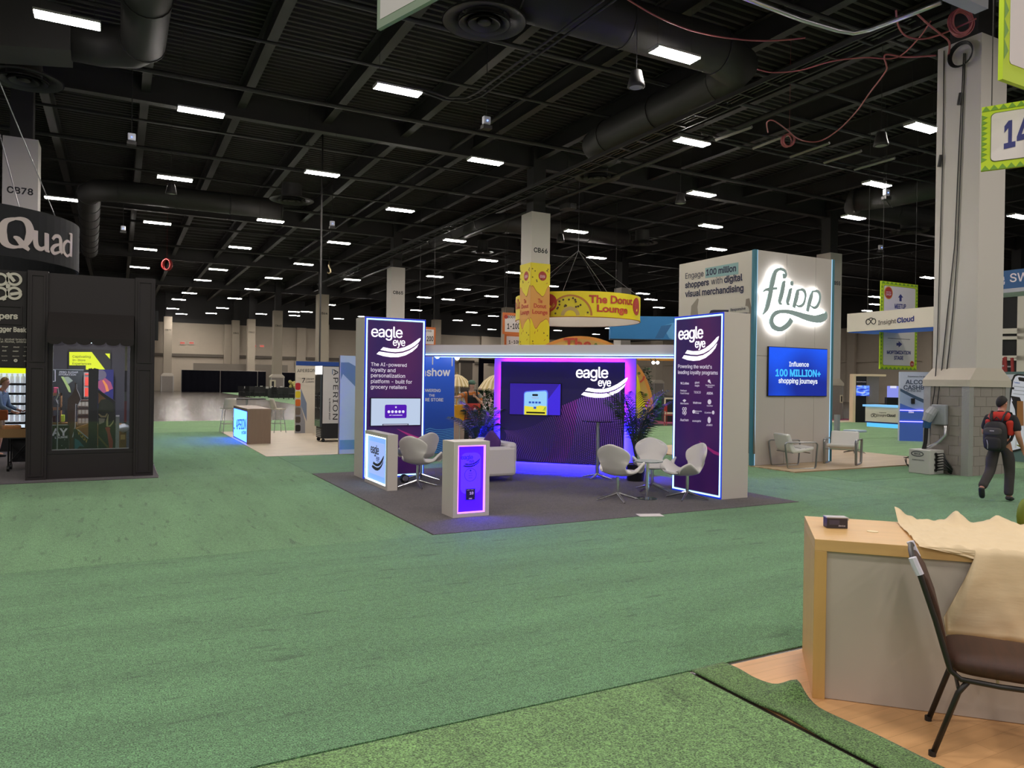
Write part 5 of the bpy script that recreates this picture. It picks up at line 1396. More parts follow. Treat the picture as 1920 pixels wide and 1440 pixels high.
MB().box(.05, .85, -.004, 0, a[1] + .07, a[1] + .95).build('sign_face', SGNW, tc_)
for x in (.1, .8): MB().tube([(x, .02, a[1] + 1.0), (x, .02, 12.14)], .006, 4).build('hanger_wire', DARKM, tc_)
# ================================================================== black kiosk, left
KB = mat('kiosk_black', '201819', .55); KB2 = mat('kiosk_black_inner', '191314', .6); KBP = mat('kiosk_bluegrey', '2c2b38', .6)
carp_d = carpet_mat('charcoal_booth_pile', (.075, .062, .06), 'Y', .3)
carpet(-10, .655, 14.52, 24, carp_d, 'charcoal carpet under the black kiosk', 'booth_carpet', .012)
kq = thing('kiosk', 'black panelled kiosk with a display window and scalloped awning', 'kiosk', (-1.36, 14.85, .012), 0)
HQ = 3.545
def moulding(t, x0, x1, z0, z1, y, w=.025, m=None, name='moulding'):
    f = MB()
    for a, b, c, d in ((x0, x0 + w, z0, z1), (x1 - w, x1, z0, z1), (x0 + w, x1 - w, z0, z0 + w), (x0 + w, x1 - w, z1 - w, z1)): f.box(a, b, y - .018, y, c, d)
    return f.build(name, m or KB, t)
# uprights
for x0, x1 in ((0, .30), (1.62, 1.94)):
    MB().box(x0, x1, 0, .35, 0, HQ).build('upright', KB, kq)
    moulding(kq, x0 + .04, x1 - .04, 2.0 if x0 == 0 else 2.02, HQ - .06, 0)
    moulding(kq, x0 + .04, x1 - .04, .06, 1.92, 0)
MB().box(.30, 1.62, .03, .25, 2.85, HQ - .02).build('header_panel', KB, kq)
MB().box(.30, 1.62, .04, .3, 0, .46).build('lower_panel', KB, kq)
MB().box(.30, 1.62, .03, .08, .43, .49).build('window_sill', KB2, kq)
for a, b in ((.30, .37), (1.55, 1.62)): MB().box(a, b, .05, .2, .49, 2.85).build('window_jamb', KB2, kq)
aw = MB(); aw.prism([(.32, 2.42), (1.58, 2.42), (1.58, 2.86), (.32, 2.86)], -.012, .02)
awn = MB()
awn.add([(.31, 0, 2.86), (1.6, 0, 2.86), (1.6, -.32, 2.42), (.31, -.32, 2.42), (.31, 0, 2.42), (1.6, 0, 2.42)], [(0, 1, 2, 3), (0, 3, 4), (1, 5, 2), (3, 2, 5, 4)])
awn.build('awning', mat('awning_canvas', '201a18', .8), kq)
sc = MB(); n = 6; wd = 1.29 / n
for k in range(n):
    sc.prism([(.31 + wd * k, 2.42)] + [(.31 + wd * (k + .5) - wd / 2 * math.cos(PI * i / 8), 2.36 - .06 * math.sin(PI * i / 8)) for i in range(9)] + [(.31 + wd * (k + 1), 2.42)], -.325, -.315)
sc.build('scallop_trim', mat('awning_canvas', '201a18', .8), kq)
MB().box(.36, 1.56, .12, .125, .49, 2.5).build('window_glass', mat('window_glass', (.95, .97, 1), .01, trans=1.0, spec=.3), kq)
MB().box(.36, 1.56, .1, .14, .485, .50).build('glass_channel', STEEL, kq)
# kiosk shell behind
sh = MB(); sh.box(0, .1, .35, 3.2, 0, HQ); sh.box(1.84, 1.94, .35, 3.2, 0, HQ)
sh.build('side_wall', KBP, kq)
MB().box(.1, 1.84, 3.1, 3.2, 0, HQ).build('inner_back_wall', KBP, kq)
MB().box(0, 1.94, .35, 3.2, HQ - .06, HQ).build('roof', KB, kq)
sp = MB().box(.86, 1.0, .9, 1.05, 2.42, 2.48); sp.build('spot_lamp', BLACK, kq)
d_ = bpy.data.lights.new('kiosk_spot', 'AREA'); d_.size = .12; d_.energy = 45; d_.color = (.75, .88, 1)
o = bpy.data.objects.new('kiosk_spot', d_); COL.objects.link(o); o.location = (-1.36 + .93, 14.85 + .97, 2.40)
d_ = bpy.data.lights.new('kiosk_fill', 'AREA'); d_.size = .6; d_.energy = 70; d_.color = (1, .9, .8)  # added fill light under the roof to brighten the window goods
o = bpy.data.objects.new('kiosk_fill', d_); COL.objects.link(o); o.location = (-.4, 16.2, 3.4)
MB().box(1.94, 2.0, .1, .13, 2.44, 2.98).build('side_bracket', BLACK, kq)
# goods in the window (at their own depth behind the glass)
def wpanel(name, lb, cat, pts, y, m, th=.03, z=None):
    """upright flat thing in the window: outline in photo pixels on the plane Y = y"""
    q = [V(px, py, 0, y, 0, 1) for px, py in pts]
    x0 = min(p.x for p in q); z0 = 0.012
    t = thing(name, lb, cat, (x0, y, z0))
    return t, [(p.x - x0, p.z - z0) for p in q]
YEL = glow('lit_yellow', (.82, .92, .01), 1.0)
t, q = wpanel('lit_sign', 'glowing yellow sign reading captivating in store experiences inside the kiosk', 'lit sign', [(130, 660), (172, 660), (197, 693), (172, 693), (161, 693), (161, 685), (130, 685)], 17.85, YEL)
MB().prism(q, -.02, 0).build('lit_face', YEL, t)
MB().prism([LP(t, 197, 663), LP(t, 206, 663), LP(t, 206, 673)], -.02, 0).build('lit_face', YEL, t)
z0 = LP(t, 128, 700); z1 = LP(t, 208, 658)
MB().box(z0[0], z1[0], 0, .06, z0[1] - .0, z1[1] + .02).build('backing', BLACK, t)
MB().box(z0[0] + .2, z0[0] + .3, 0, .05, 0, z0[1]).build('stand', BLACK, t)
YI = mat('olive_ink', '4d5312', .6)
for s, a, b in (('Captivating', (136, 670.5), (170, 671)), ('In-Store', (136, 677), (160, 677.3)), ('Experiences', (136, 683.5), (171, 684))): text(t, s, a, b, YI, -.021, bold=.01, ext=.002)
t, q = wpanel('banner_panel', 'black zero sugar hydration banner in the kiosk window', 'banner', [(99, 692), (157, 692), (157, 770), (99, 770)], 16.5, BLACK)
MB().prism(q + [], 0, .04).build('board', BLACK, t); MB().box(q[0][0] + .2, q[1][0] - .2, 0, .03, 0, q[3][1]).build('stand', BLACK, t)
MB().box(q[0][0], q[1][0], -.01, 0, q[0][1] - .012, q[0][1]).build('top_rail', STEEL, t)
for s, a, b in (('ZERO SUGAR', (110.5, 699.5), (146.5, 699.8)), ('HYDRATION', (110.5, 704), (142.5, 704.3))): text(t, s, a, b, WINK, -.003, bold=.020, ext=.002)
MB().stroke(LPS(t, [(99.5, 693.5), (103.5, 693.5), (103.5, 715), (99.5, 715)]), .015, -.004, 0).build('bracket_print', WINK, t)
def package_poly(t, pts, m, y, nm): MB().prism(LPS(t, pts), y - .003, y).build(nm, m, t)
package_poly(t, [(115, 707), (128, 706), (137, 714), (128, 720), (122, 716)], mat('grey_print', '6f7468', .6), -.001, 'bottle_picture')
package_poly(t, [(114, 706), (119, 706), (131, 726), (133, 736), (129, 735), (122, 720)], mat('pale_olive_print', '9fb06a', .6), -.004, 'bottle_picture')
t, q = wpanel('red_display', 'narrow red lit display strip in the kiosk window', 'display', [(157, 698), (167, 698), (167, 745), (157, 745)], 16.4, mat('pale_red', 'c9a3a0', .5))
MB().prism(q, 0, .05).build('board', mat('grey_print2', 'a89f9d', .6), t); MB().box(q[0][0] + .02, q[1][0] - .02, 0, .03, 0, q[3][1]).build('stand', BLACK, t)
for a, b in ((700, 703), (707, 723), (727, 743)): MB().box(LP(t, 159.5, 0 + 700)[0], LP(t, 166, 700)[0], -.01, 0, LP(t, 160, b)[1], LP(t, 160, a)[1]).build('red_light', glow('red_glow', (.95, .06, .03), 1), t)
# black mullion post with jagged top
t, q = wpanel('display_post', 'black post with a jagged top standing in the kiosk window', 'post', [(166, 691), (170, 691), (171, 690), (174, 692), (177, 690), (180, 691), (185, 692), (184, 720), (182, 843), (166, 843)], 15.25, BLACK)
MB().prism([(x, max(0, z)) for x, z in q[:-2]] + [(q[-2][0], 0), (q[-1][0], 0)], 0, .08).build('post_body', BLACK, t)
# wooden rack with goods
WOODC = wood_mat('rack_wood', '8d5c34', None, 1, .2)
t, q = wpanel('wooden_rack', 'small wooden shelf rack at the left of the kiosk window', 'rack', [(96, 737), (115, 737)], 15.9, WOODC)
w = q[1][0]
for py in (737, 764, 793):
    z = LP(t, 97, py)[1]; MB().box(0, w * 2.6 if py == 793 else w, 0, .25, z - .05, z).build('shelf', WOODC, t)
for x in (0, w - .02): MB().box(x, x + .02, 0, .25, 0, LP(t, 97, 737)[1]).build('side_post', WOODC, t)
zz = LP(t, 97, 737)[1]
for x0, x1, za, zb, yv, m, nm, lb in ((100, 109, 737, 726, 15.95, mat('pink_pack', 'b8405e', .5), 'snack_box', 'pink box on the top shelf of the wooden rack in the window'),
                                  (113, 121, 791, 778, 15.92, mat('lime_pack', 'b5c832', .5), 'snack_pack', 'lime green pack on the wooden rack in the window'),
                                  (105, 110, 791, 777, 15.98, mat('indigo_pack', '2b2f7a', .5), 'snack_pack', 'dark blue pack on the wooden rack in the window'),
                                  (99, 104, 791, 780, 16.0, mat('maroon_pack', '5a1f22', .5), 'snack_pack', 'maroon pack on the wooden rack in the window')):
    a, b = V(x0, za, 0, yv, 0, 1), V(x1, zb, 0, yv, 0, 1)
    tag(MB().box(0, b.x - a.x, 0, .12, 0, b.z - a.z).build(nm, m, loc=(a.x, yv, a.z), bevel=.008), lb, 'package')
# black carton 'AY' and green wedge boxes
t, q = wpanel('display_box', 'black star speckled box with white letters AY in the window', 'display box', [(96, 798), (129, 798), (129, 843), (96, 843)], 15.4, BLACK)
w, h = q[1][0], q[0][1]
MB().box(0, w, 0, .3, 0, h).build('box_body', BLACK, t)
text(t, 'AY', (97, 816.5), (127, 816.5), WINK, -.002, top=803, bold=.028, ext=.002)
text(t, 'LOUNGE', (103, 822.5), (127, 821), WINK, -.002, bold=.028, ext=.002)
rg = random.Random(2)
for k in range(9): MB().disc(rg.uniform(.05, w - .03), rg.uniform(.05, h * .95), .006, -.003, 0, 6).build('star_print', WINK, t)
t, q = wpanel('display_box', 'dark green box with slanted gold lettering in the window', 'display box', [(138, 806), (141, 803), (183, 838), (183, 843), (140, 843), (138, 830)], 15.32, BLACK)
GRN = mat('bottle_green_print', '14261d', .6); GOLD = mat('gold_ink', 'b59a45', .5)
MB().prism([(x, max(z, 0)) for x, z in q[:-2]] + [(q[-2][0], 0), (q[0][0], 0)], 0, .25).build('box_body', GRN, t)
text(t, 'VOOV', (145, 812), (164, 832), GOLD, -.002, bold=.028, ext=.002, top=804)
MB().prism(LPS(t, [(140, 822), (148, 826), (158, 838), (150, 836), (143, 843), (140, 843)]), -.004, 0).build('teal_print', mat('teal_print', '2d6670', .6), t)
MB().stroke(LPS(t, [(142, 804), (166, 797), (183, 795)]), [.02, .05, .06], -.02, .1).build('orange_edge', mat('amber_print2', '9c6a35', .6), t)
# figure cutout: generic standing board
t, q = wpanel('cutout_board', 'tall brown freestanding cutout board in the window', 'cutout', [(133, 742), (138, 733), (141, 722), (139, 718), (141, 716), (144, 721), (143, 728), (147, 738), (151, 748), (149, 756), (145, 760), (141, 757), (140, 800), (137, 815), (141, 843), (131, 843), (130, 820), (127, 800), (126, 765), (127, 748)], 15.5, BLACK)
MB().prism([(x, max(z, 0)) for x, z in q], 0, .02).build('board', mat('brown_print', '57402f', .7), t)
MB().stroke([(x, max(z, 0)) for x, z in LPS(t, [(144, 720), (144, 729), (148, 738), (152, 749), (146, 760), (142, 757), (141, 800), (136, 820)])], .012, -.004, 0).build('white_edge', WINK, t)
t, q = wpanel('carton_stack', 'stack of three pale printed cartons beside the cutout board', 'cartons', [(146, 750), (166, 750)], 16.0, BLACK)
# cartons: each its own thing
bpy.data.objects.remove(t)
for i, (a_, b_) in enumerate(((764, 750), (779, 765), (797, 780))):
    a, b = V(145, a_, 0, 16.0, 0, 1), V(167, b_, 0, 16.0, 0, 1)
    c_ = thing('carton', ('top', 'middle', 'bottom')[i] + ' carton of the pale printed stack in the window', 'carton', (a.x, 16.0, a.z))
    w, h = b.x - a.x, b.z - a.z
    MB().box(0, w, 0, .3, 0, h).build('carton_body', mat('carton_print', '9d8272', .6, noise=.25, nscale=30), c_)
    MB().box(0, w, -.004, 0, h - .02, h).build('tape_band', mat('carton_dark', '4a2f28', .6), c_)
    for k in range(3): MB().box(w * (.1 + .3 * k), w * (.32 + .3 * k), -.004, 0, h * .2, h * .75).build('carton_label', mat('carton_pale', 'c9b8a6', .6), c_)
a = V(150, 797, 0, 16.0, 0, 1)
tag(MB().box(0, .9, 0, .5, 0, a.z - .012).build('display_table', WOODC, loc=(V(126, 797, 0, 16.0, 0, 1).x, 15.95, .012)), 'wooden display block under the carton stack', 'table')
# right hand dark green wedge board
t, q = wpanel('display_board', 'slanted dark green display board with antler and red tie shapes', 'display board', [(184, 732), (216, 753), (217, 843), (184, 843)], 15.3, BLACK)
MB().prism([(x, max(0, z)) for x, z in q], 0, .05).build('board', mat('dark_olive_print', '20281b', .6), t)
package_poly(t, [(184.5, 736), (199, 748), (190, 752), (184.5, 757)], mat('amber_print2', '9c6a35', .6), -.001, 'orange_print')
package_poly(t, [(185, 757), (189, 750), (197, 748), (205, 751), (212, 758), (213, 772), (185, 772)], mat('olive_print', '333a20', .6), -.003, 'round_print')
MB().stroke(LPS(t, [(185, 776), (190, 781), (198, 781), (201, 775)]), [.02, .035, .035, .015], -.006, -.001).build('curved_print', mat('tan_print', '9b8a66', .6), t)
MB().stroke(LPS(t, [(203, 777), (201, 788), (201, 799), (206, 799), (211, 793), (213, 788)]), [.012, .03, .03, .025, .02, .01], -.006, -.001).build('curved_print', mat('tan_print2', 'a9a272', .6), t)
package_poly(t, [(185, 784), (197, 785), (195, 792), (186, 796)], mat('pale_print', '8f8a7e', .6), -.003, 'pale_print')
package_poly(t, [(197, 802), (203, 800), (207, 803), (206, 808), (212, 828), (211, 842), (205, 842), (201, 812)], mat('brick_red_print', '8c3a33', .6), -.003, 'red_print')
MB().stroke(LPS(t, [(184, 818), (205, 842)]), .03, -.004, 0).build('gold_line', mat('dull_gold', '5d5528', .6), t)
MB().stroke(LPS(t, [(184, 732), (216, 754)]), .03, -.05, .06).build('top_edge', BLACK, t)
t, q = wpanel('pillar_display', 'short pale speckled column at the right of the kiosk window', 'display', [(217, 781), (224, 781)], 15.25, BLACK)
MB().box(0, q[1][0], 0, .1, 0, q[0][1]).build('column_body', mat('terrazzo_print', '8f9494', .6, noise=.5, nscale=60), t); MB().box(0, q[1][0], -.002, .1, q[0][1], q[0][1] + .02).build('column_cap', WINK, t)
t, q = wpanel('bin_box', 'small open brown box with white bag by the right of the window', 'box', [(225, 812), (237, 812)], 15.6, BLACK)
MB().box(0, q[1][0], 0, .2, 0, q[0][1]).build('box_body', mat('cardboard', '8b6237', .7), t); MB().box(.01, q[1][0] - .02, -.004, 0, q[0][1] - .12, q[0][1] - .03).build('paper_flap', mat('manila', 'd3a966', .6), t)
b_ = MB(); b_.ball((.06, .1, q[0][1] + .09), .09, 10, 8, sc=(1.1, 1, .9)); b_.build('white_bag', WINK, t, smooth=True)
t, q = wpanel('thin_banner', 'thin white black and red strip banner at the window edge', 'banner', [(234.5, 650), (239, 650)], 15.7, BLACK)
for a, b, m in ((843, 792, BLACK), (792, 752, mat('brick_red_print', '8c3a33', .6)), (752, 735, mat('grey_print', '6f7468', .6)), (735, 695, BLACK), (695, 650, mat('cream_print', 'b9b48a', .6))):
    MB().box(0, q[1][0], 0, .02, max(0, LP(t, 235, a)[1]), LP(t, 235, b)[1]).build('strip_band', m, t)
t = thing('microphone_stand', 'thin silver stand at the left of the kiosk window', 'stand', (V(107, 843, 0, 15.2, 0, 1).x, 15.2, .012))
MB().tube([(0, 0, 0), (0, 0, 1.1), (0, 0, 1.35)], .012, 8).build('pole', STEEL, t)
MB().tube([(0, 0, 1.28), (-.03, 0, 1.36), (.01, 0, 1.46), (.0, 0, 1.55)], [.02, .025, .02, .015], 8).build('clamp', CHROME, t)
MB().lathe([(0, 0), (.1, 0), (.1, .01), (0, .02)], 16).build('base', STEEL, t)
t = thing('blue_screen', 'deep blue screen with a bright orange figure shape at the back of the kiosk', 'screen', (V(184, 700, 0, 17.75, 0, 1).x, 17.75, .012))
a, b = LP(t, 184, 765), LP(t, 213, 693)
MB().box(0, b[0], 0, .05, a[1], b[1]).build('screen_face', glow('screen_deep_blue', (.004, .005, .13), 1), t); MB().box(.15, .25, .0, .05, 0, a[1]).build('stand', BLACK, t)
MB().stroke(LPS(t, [(190, 712), (196, 722), (203, 733)]), [.16, .26, .2], -.006, 0).build('picture_shape', glow('screen_red_violet', (.35, .06, .16), 1), t)
MB().stroke(LPS(t, [(193, 713), (199, 723), (202, 734)]), [.03, .05, .05], -.009, -.006).build('picture_stripe', glow('screen_orange', (.8, .25, .06), 1), t)
MB().disc(*LP(t, 188.5, 703), .11, -.006, 0, 14).build('picture_shape', glow('screen_grey', (.12, .1, .16), 1), t)
# logo wall at the far left
t = thing('logo_wall', 'black logo wall left of the kiosk with a lit bottle shelf opening', 'wall panel', (-5.0, 14.95, .012))
X1 = 3.62
zo = LP(t, 30, 688)[1]
MB().box(0, X1, 0, .12, zo, 3.53).build('upper_panel', KB2, t)
moulding(t, 2.0, X1 - .06, 2.62, 2.94, 0, .02, KB2)
LOGO = mat('logo_cream', 'cdc6b8', .55)
def ringlet(px, py, r0, r1, nm='logo_ring', a0=0, a1=2 * PI):
    c = LP(t, px, py); s = (LP(t, px + 10, py)[0] - c[0]) / 10; q = MB()
    N = 36; rm = (r0 + r1) / 2 * s
    q.stroke([(c[0] + rm * math.cos(a0 + (a1 - a0) * k / N), c[1] + rm * math.sin(a0 + (a1 - a0) * k / N)) for k in range(N + 1)], (r1 - r0) * s, -.02, 0); q.build(nm, LOGO, t)
ringlet(27, 524, 9.5, 15); ringlet(27, 550, 9.5, 15, a0=.25, a1=2 * PI - .05); ringlet(1, 524, 9.5, 15); ringlet(1, 550, 9.5, 15)
for pts in ([(14, 512), (27.5, 528)], [(19, 552), (41, 549)], [(5, 556), (9, 563)]): MB().stroke(LPS(t, pts), .05, -.021, 0).build('logo_stroke', LOGO, t)
MB().prism(LPS(t, [(11, 534), (16, 530), (20, 536), (17, 541), (12, 541)]), -.02, 0).build('logo_stroke', LOGO, t)
text(t, 'Shoppers', (-45, 597), (33.5, 598), LOGO, -.004, bold=.028)
text(t, 'Bigger Baskets', (-45, 621), (90, 624), LOGO, -.001, bold=.028) if False else None
text(t, 'gger Bask', (-2, 621), (50, 623), LOGO, -.004, bold=.028, top=612)
text(t, 'Discover why 2,000+ global brands', (-60, 637), (49.5, 638.5), LOGO, -.003, ext=.002, res=1)
text(t, 'drive conversions at home, online', (-60, 641.5), (49.5, 643), LOGO, -.003, ext=.002, res=1)
for (x, y, s, w_) in ((4, 651, 'Kroger', 11), (25, 652, 'Ahold', 11), (45, 651.5, 'H-E', 5), (4, 659, 'Aldi', 8), (24, 659.5, 'meijer', 11), (45, 659.8, 'wm', 4), (3, 668, 'Brookshire', 11), (23, 668.5, 'Albertsons', 13), (43, 668, 'Giant', 6), (4, 677, 'PUBLIX', 10), (45, 678, 'QG', 4)):
    text(t, s, (x, y), (x + w_, y), LOGO, -.003, ext=.002, res=1, bold=.01, name='brand_name')
ringlet(29.5, 676, 1, 3.6, 'brand_mark'); 
# lit bottle shelf
t = thing('bottle_shelf', 'lit shelf unit of white bottles left of the kiosk', 'shelf unit', (-4.6, 20.6, .012))
a = LP(t, 46, 812); top = LP(t, 20, 690)[1]
xr = LP(t, 47.5, 760)[0]
MB().box(0, xr, .3, .4, 0, top + .1).build('back_panel', glow('shelf_backlight', (.75, .88, 1), .9), t)
MB().box(0, xr, 0, .4, top - .12, top).build('lit_header', YEL, t)
MB().box(0, xr, .02, .42, top, top + .8).build('black_header', BLACK, t)
ys_ = [717, 735, 754, 772, 790, 807]
for i, py in enumerate(ys_):
    z = LP(t, 30, py + 1.5)[1]; MB().box(0, xr, -.02, .3, z - .05, z).build('shelf_board', BLACK, t)
MB().box(xr, xr + .03, -.02, .4, 0, top + .8).build('side_panel', BLACK, t)
MB().box(0, xr, 0, .4, 0, LP(t, 30, 810)[1]).build('base_panel', BLACK, t)
BOT = mat('white_bottle', 'dfe6ee', .3, em='dfe6ee', es=.35)
b0 = MB().lathe([(0, 0), (.042, 0), (.045, .01), (.045, .14), (.02, .18), (.02, .2), (.022, .2), (.022, .225), (0, .225)], 10).build('bottle', BOT, smooth=True)
tag(b0, 'white bottle on the lit shelf left of the kiosk', 'bottle', 'white bottles on the lit shelf')
fst = True
for py in ys_[:5]:
    z = LP(t, 30, py + 1.5)[1]
    for k in range(9):
        x = -4.6 + xr - .06 - .105 * k; loc = (x, 20.6 + .08, .012 + z)
        if fst: b0.location = loc; fst = False
        else: dup(b0, loc, 0)
# folding cart with cardboard tray and orange parcel
g0 = G(17, 884, .012); g0.x = -1.76
t = thing('folding_cart', 'black folding cart on castors behind the kiosk edge', 'cart', (g0.x, g0.y, .012))
for x in (0, .34):
    for y in (0, .4): MB().tube([(x, y, .1), (x, y, .62)], .016, 6).build('upright_tube', BLACK, t)
MB().tube([(0, 0, .14), (.34, 0, .58)], .012, 6).build('cross_brace', BLACK, t); MB().tube([(.34, .0, .14), (0, 0, .58)], .012, 6).build('cross_brace', BLACK, t)
MB().box(.05, .33, .1, .4, .16, .6).build('fabric_bin', mat('black_canvas', (.015, .015, .017), .9), t)
for x in (0, .34):
    for y in (0, .4): MB().tube([(x - .02, y, .055), (x + .02, y, .055)], .055, 14).build('castor', WIRE, t)
MB().box(-.02, .36, -.02, .42, .60, .62).build('top_frame', BLACK, t)
t2 = thing('cardboard_tray', 'open cardboard tray on the folding cart', 'box', (g0.x - .22, g0.y, .632))
CARD = mat('cardboard_light', 'ab8558', .75)
MB().box(0, .56, 0, .42, 0, .02).build('tray_base', CARD, t2)
for a_ in ((0, .56, 0, .015), (0, .56, .405, .42)): MB().box(*a_, .02, .16).build('tray_side', CARD, t2)
for a_ in ((0, .015, .015, .405), (.545, .56, .015, .405)): MB().box(*a_, .02, .16).build('tray_side', CARD, t2)
tag(MB().box(-.14, .14, -.1, .1, 0, .2).build('snack_bag', mat('orange_pack', 'd2935c', .6, noise=.2, nscale=12), loc=(g0.x + .02, g0.y + .2, .655), rz=.3, bevel=.02), 'orange printed bag in the cardboard tray', 'bag')
# round Quad sign ----------------------------------------------------
c = Vector((-2.79, 17.9, 0)); R = 2.05
qs = thing('hanging_sign', 'round black hanging sign with the white word Quad', 'hanging sign', (c.x, c.y, 0))
pr = V(147, 418, c.x + R * .7, c.y - R * .7, *(FW.x, FW.y))
zt, zb = 4.86, 3.93
SGB = mat('sign_black_fabric', '14171b', .7)
m = MB(); m.lathe([(R, zb), (R, zt), (R - .04, zt), (R - .04, zb), (R, zb)], 72); m.build('fabric_ring', SGB, qs, smooth=False)
for k in range(4):
    a = k * PI / 2 + .6; MB().tube([(R * math.cos(a), R * math.sin(a), zt), (R * .25 * math.cos(a), R * .25 * math.sin(a), 8.2), (0, 0, 12.14)], .012, 4).build('hanger_wire', STEEL, qs)
QW = mat('quad_white', 'dccfca', .6)
# letters wrapped on the cylinder: u = arc length along the ring, measured from the direction facing the camera
qa = math.atan2(-c.y, -c.x)
def cyl(us, vs, r=R + .012): 
    a = qa + us / R
    return (r * math.cos(a), r * math.sin(a), vs)
def cyl_shape(poly, nm, m_, n=1):
    o = []
    P = []
    for i in range(len(poly)):
        a, b = poly[i], poly[(i + 1) % len(poly)]
        for j in range(n): P.append((a[0] + (b[0] - a[0]) * j / n, a[1] + (b[1] - a[1]) * j / n))
    q = MB(); k = len(P)
    q.add([cyl(u, v) for u, v in P] + [cyl(u, v, R + .001) for u, v in P], [tuple(range(k)), tuple(range(2 * k - 1, k - 1, -1))] + [(i, (i + 1) % k, k + (i + 1) % k, k + i) for i in range(k)])
    return q
def cyl_stroke(pts, w, nm, par):
    ww = w if isinstance(w, list) else [w] * len(pts); L, Rr = [], []
    for i in range(len(pts)):
        a, b = pts[max(i - 1, 0)], pts[min(i + 1, len(pts) - 1)]; dx, dz = b[0] - a[0], b[1] - a[1]; l = math.hypot(dx, dz) or 1
        nx, nz = -dz / l * ww[i] / 2, dx / l * ww[i] / 2
        L.append((pts[i][0] + nx, pts[i][1] + nz)); Rr.append((pts[i][0] - nx, pts[i][1] - nz))
    q = MB(); k = len(pts)
    q.add([cyl(*p) for p in L] + [cyl(*p) for p in Rr] + [cyl(*p, R + .001) for p in L] + [cyl(*p, R + .001) for p in Rr],
          [(i, i + 1, k + i + 1, k + i) for i in range(k - 1)] + [(2 * k + i, 3 * k + i, 3 * k + i + 1, 2 * k + i + 1) for i in range(k - 1)] + [(i, 2 * k + i, 2 * k + i + 1, i + 1) for i in range(k - 1)] + [(k + i, k + i + 1, 3 * k + i + 1, 3 * k + i) for i in range(k - 1)])
    q.build(nm, QW, par)
def cyl_px(px, py):
    """photo pixel -> (u, v) on the sign cylinder"""
    d = ray(px, py); ex, ey = EYE.x - c.x, EYE.y - c.y
    A = d.x ** 2 + d.y ** 2; B = 2 * (ex * d.x + ey * d.y); Cc = ex * ex + ey * ey - R * R
    D = B * B - 4 * A * Cc
    if D < 0: return None
    s = (-B - math.sqrt(D)) / (2 * A); x, y, z = ex + d.x * s, ey + d.y * s, CAM_H + d.z * s
    a = math.atan2(y, x) - qa
    a = (a + PI) % (2 * PI) - PI
    return (a * R, z)
def qst(pts, w):
    P = [cyl_px(x, y) for x, y in pts]
    if any(p is None for p in P): return
    n = 4; Q, W = [], []
    ww = w if isinstance(w, list) else [w] * len(pts)
    for i in range(len(P) - 1):
        p0, p1, p2, p3 = P[max(i - 1, 0)], P[i], P[i + 1], P[min(i + 2, len(P) - 1)]
        for j in range(n):
            s = j / n
            Q.append(tuple(.5 * ((2 * p1[k]) + (p2[k] - p0[k]) * s + (2 * p0[k] - 5 * p1[k] + 4 * p2[k] - p3[k]) * s * s + (3 * p1[k] - p0[k] - 3 * p2[k] + p3[k]) * s ** 3) for k in (0, 1)))
            W.append(ww[i] + (ww[i + 1] - ww[i]) * s)
    cyl_stroke(Q + [P[-1]], W + [ww[-1]], 'logo_letter', qs)
QS = .011
# Q u a d, traced as pen strokes with thick stems
qst([(28, 410), (12, 414), (5, 425), (4, 440), (9, 455), (20, 462), (33, 463), (46, 459), (54, 446), (56, 432), (51, 418), (41, 411), (28, 410)], [q * QS for q in (4, 8, 12, 14, 12, 7, 4, 8, 13, 14, 12, 7, 4)])
qst([(25, 444), (33, 448), (42, 458), (54, 469)], [q * QS for q in (3, 9, 11, 5)])
qst([(66, 432), (66, 452), (69, 463), (77, 467), (85, 462)], [q * QS for q in (9, 9, 9, 7, 3)])
qst([(87, 438), (87, 471)], 9 * QS)
qst([(62, 433), (68, 434)], 3 * QS); qst([(83, 438), (89, 439)], 3 * QS); qst([(85, 470), (92, 472)], 4 * QS)
qst([(98, 449), (103, 443), (110, 444), (113, 452), (113, 468), (116, 476)], [q * QS for q in (5, 6, 7, 8, 8, 5)])
qst([(112, 458), (102, 461), (97, 468), (101, 475), (112, 472)], [q * QS for q in (3, 6, 8, 6, 3)])
qst([(133, 438), (132, 481)], 8 * QS)
qst([(131, 455), (125, 452), (119, 459), (119, 472), (125, 480), (131, 476)], [q * QS for q in (3, 5, 7, 7, 5, 3)])
qst([(129, 438), (134, 439)], 3 * QS)
# ================================================================== Aperion booth
MARB = mat('cream_marble_floor', 'c4b7a2', .5, noise=.28, nscale=3, stretch=(.5, 2.5, 1))
tag(MB().box(0, 7.2, 0, 8.5, 0, .012).build('booth_flooring', MARB, loc=(3.01, 17.52, 0)), 'cream streaked floor under the glowing counter and fridge', 'booth floor')
WALN = wood_mat('greige_wood', '8d7663', None, 1, .12, along='Z')
ac = thing('reception_counter', 'wood counter with a glowing cyan APERION front', 'counter', (3.08, 23.55, .012), -PI / 2)
L_ = 2.62
MB().box(.0, L_, .02, .62, 0, .88).build('wood_body', WALN, ac)
MB().box(-.002, L_ + .002, -.002, .622, .88, .95).build('wood_top', WALN, ac)
for a in (0, L_ - .05): MB().box(a + .001, a + .049, 0, .019, .001, .879).build('front_edge', WALN, ac)
MB().box(.05, L_ - .05, 0, .02, .04, .86).build('lit_front', glow('lit_cyan', (.33, 1.1, 12.0), 1.0), ac)
text(ac, 'APERION', (443, 804.5), (461.5, 805), mat('aperion_ink', '2a5f8f', .5), -.003, top=786, bold=.01)
text(ac, 'by BOSSMAN', (453, 814), (461.5, 814.2), mat('aperion_ink', '2a5f8f', .5), -.003, ext=.002)
MB().box(.1, .25, -.004, 0, .25, .3).build('outlet_print', mat('aperion_ink', '2a5f8f', .5), ac)
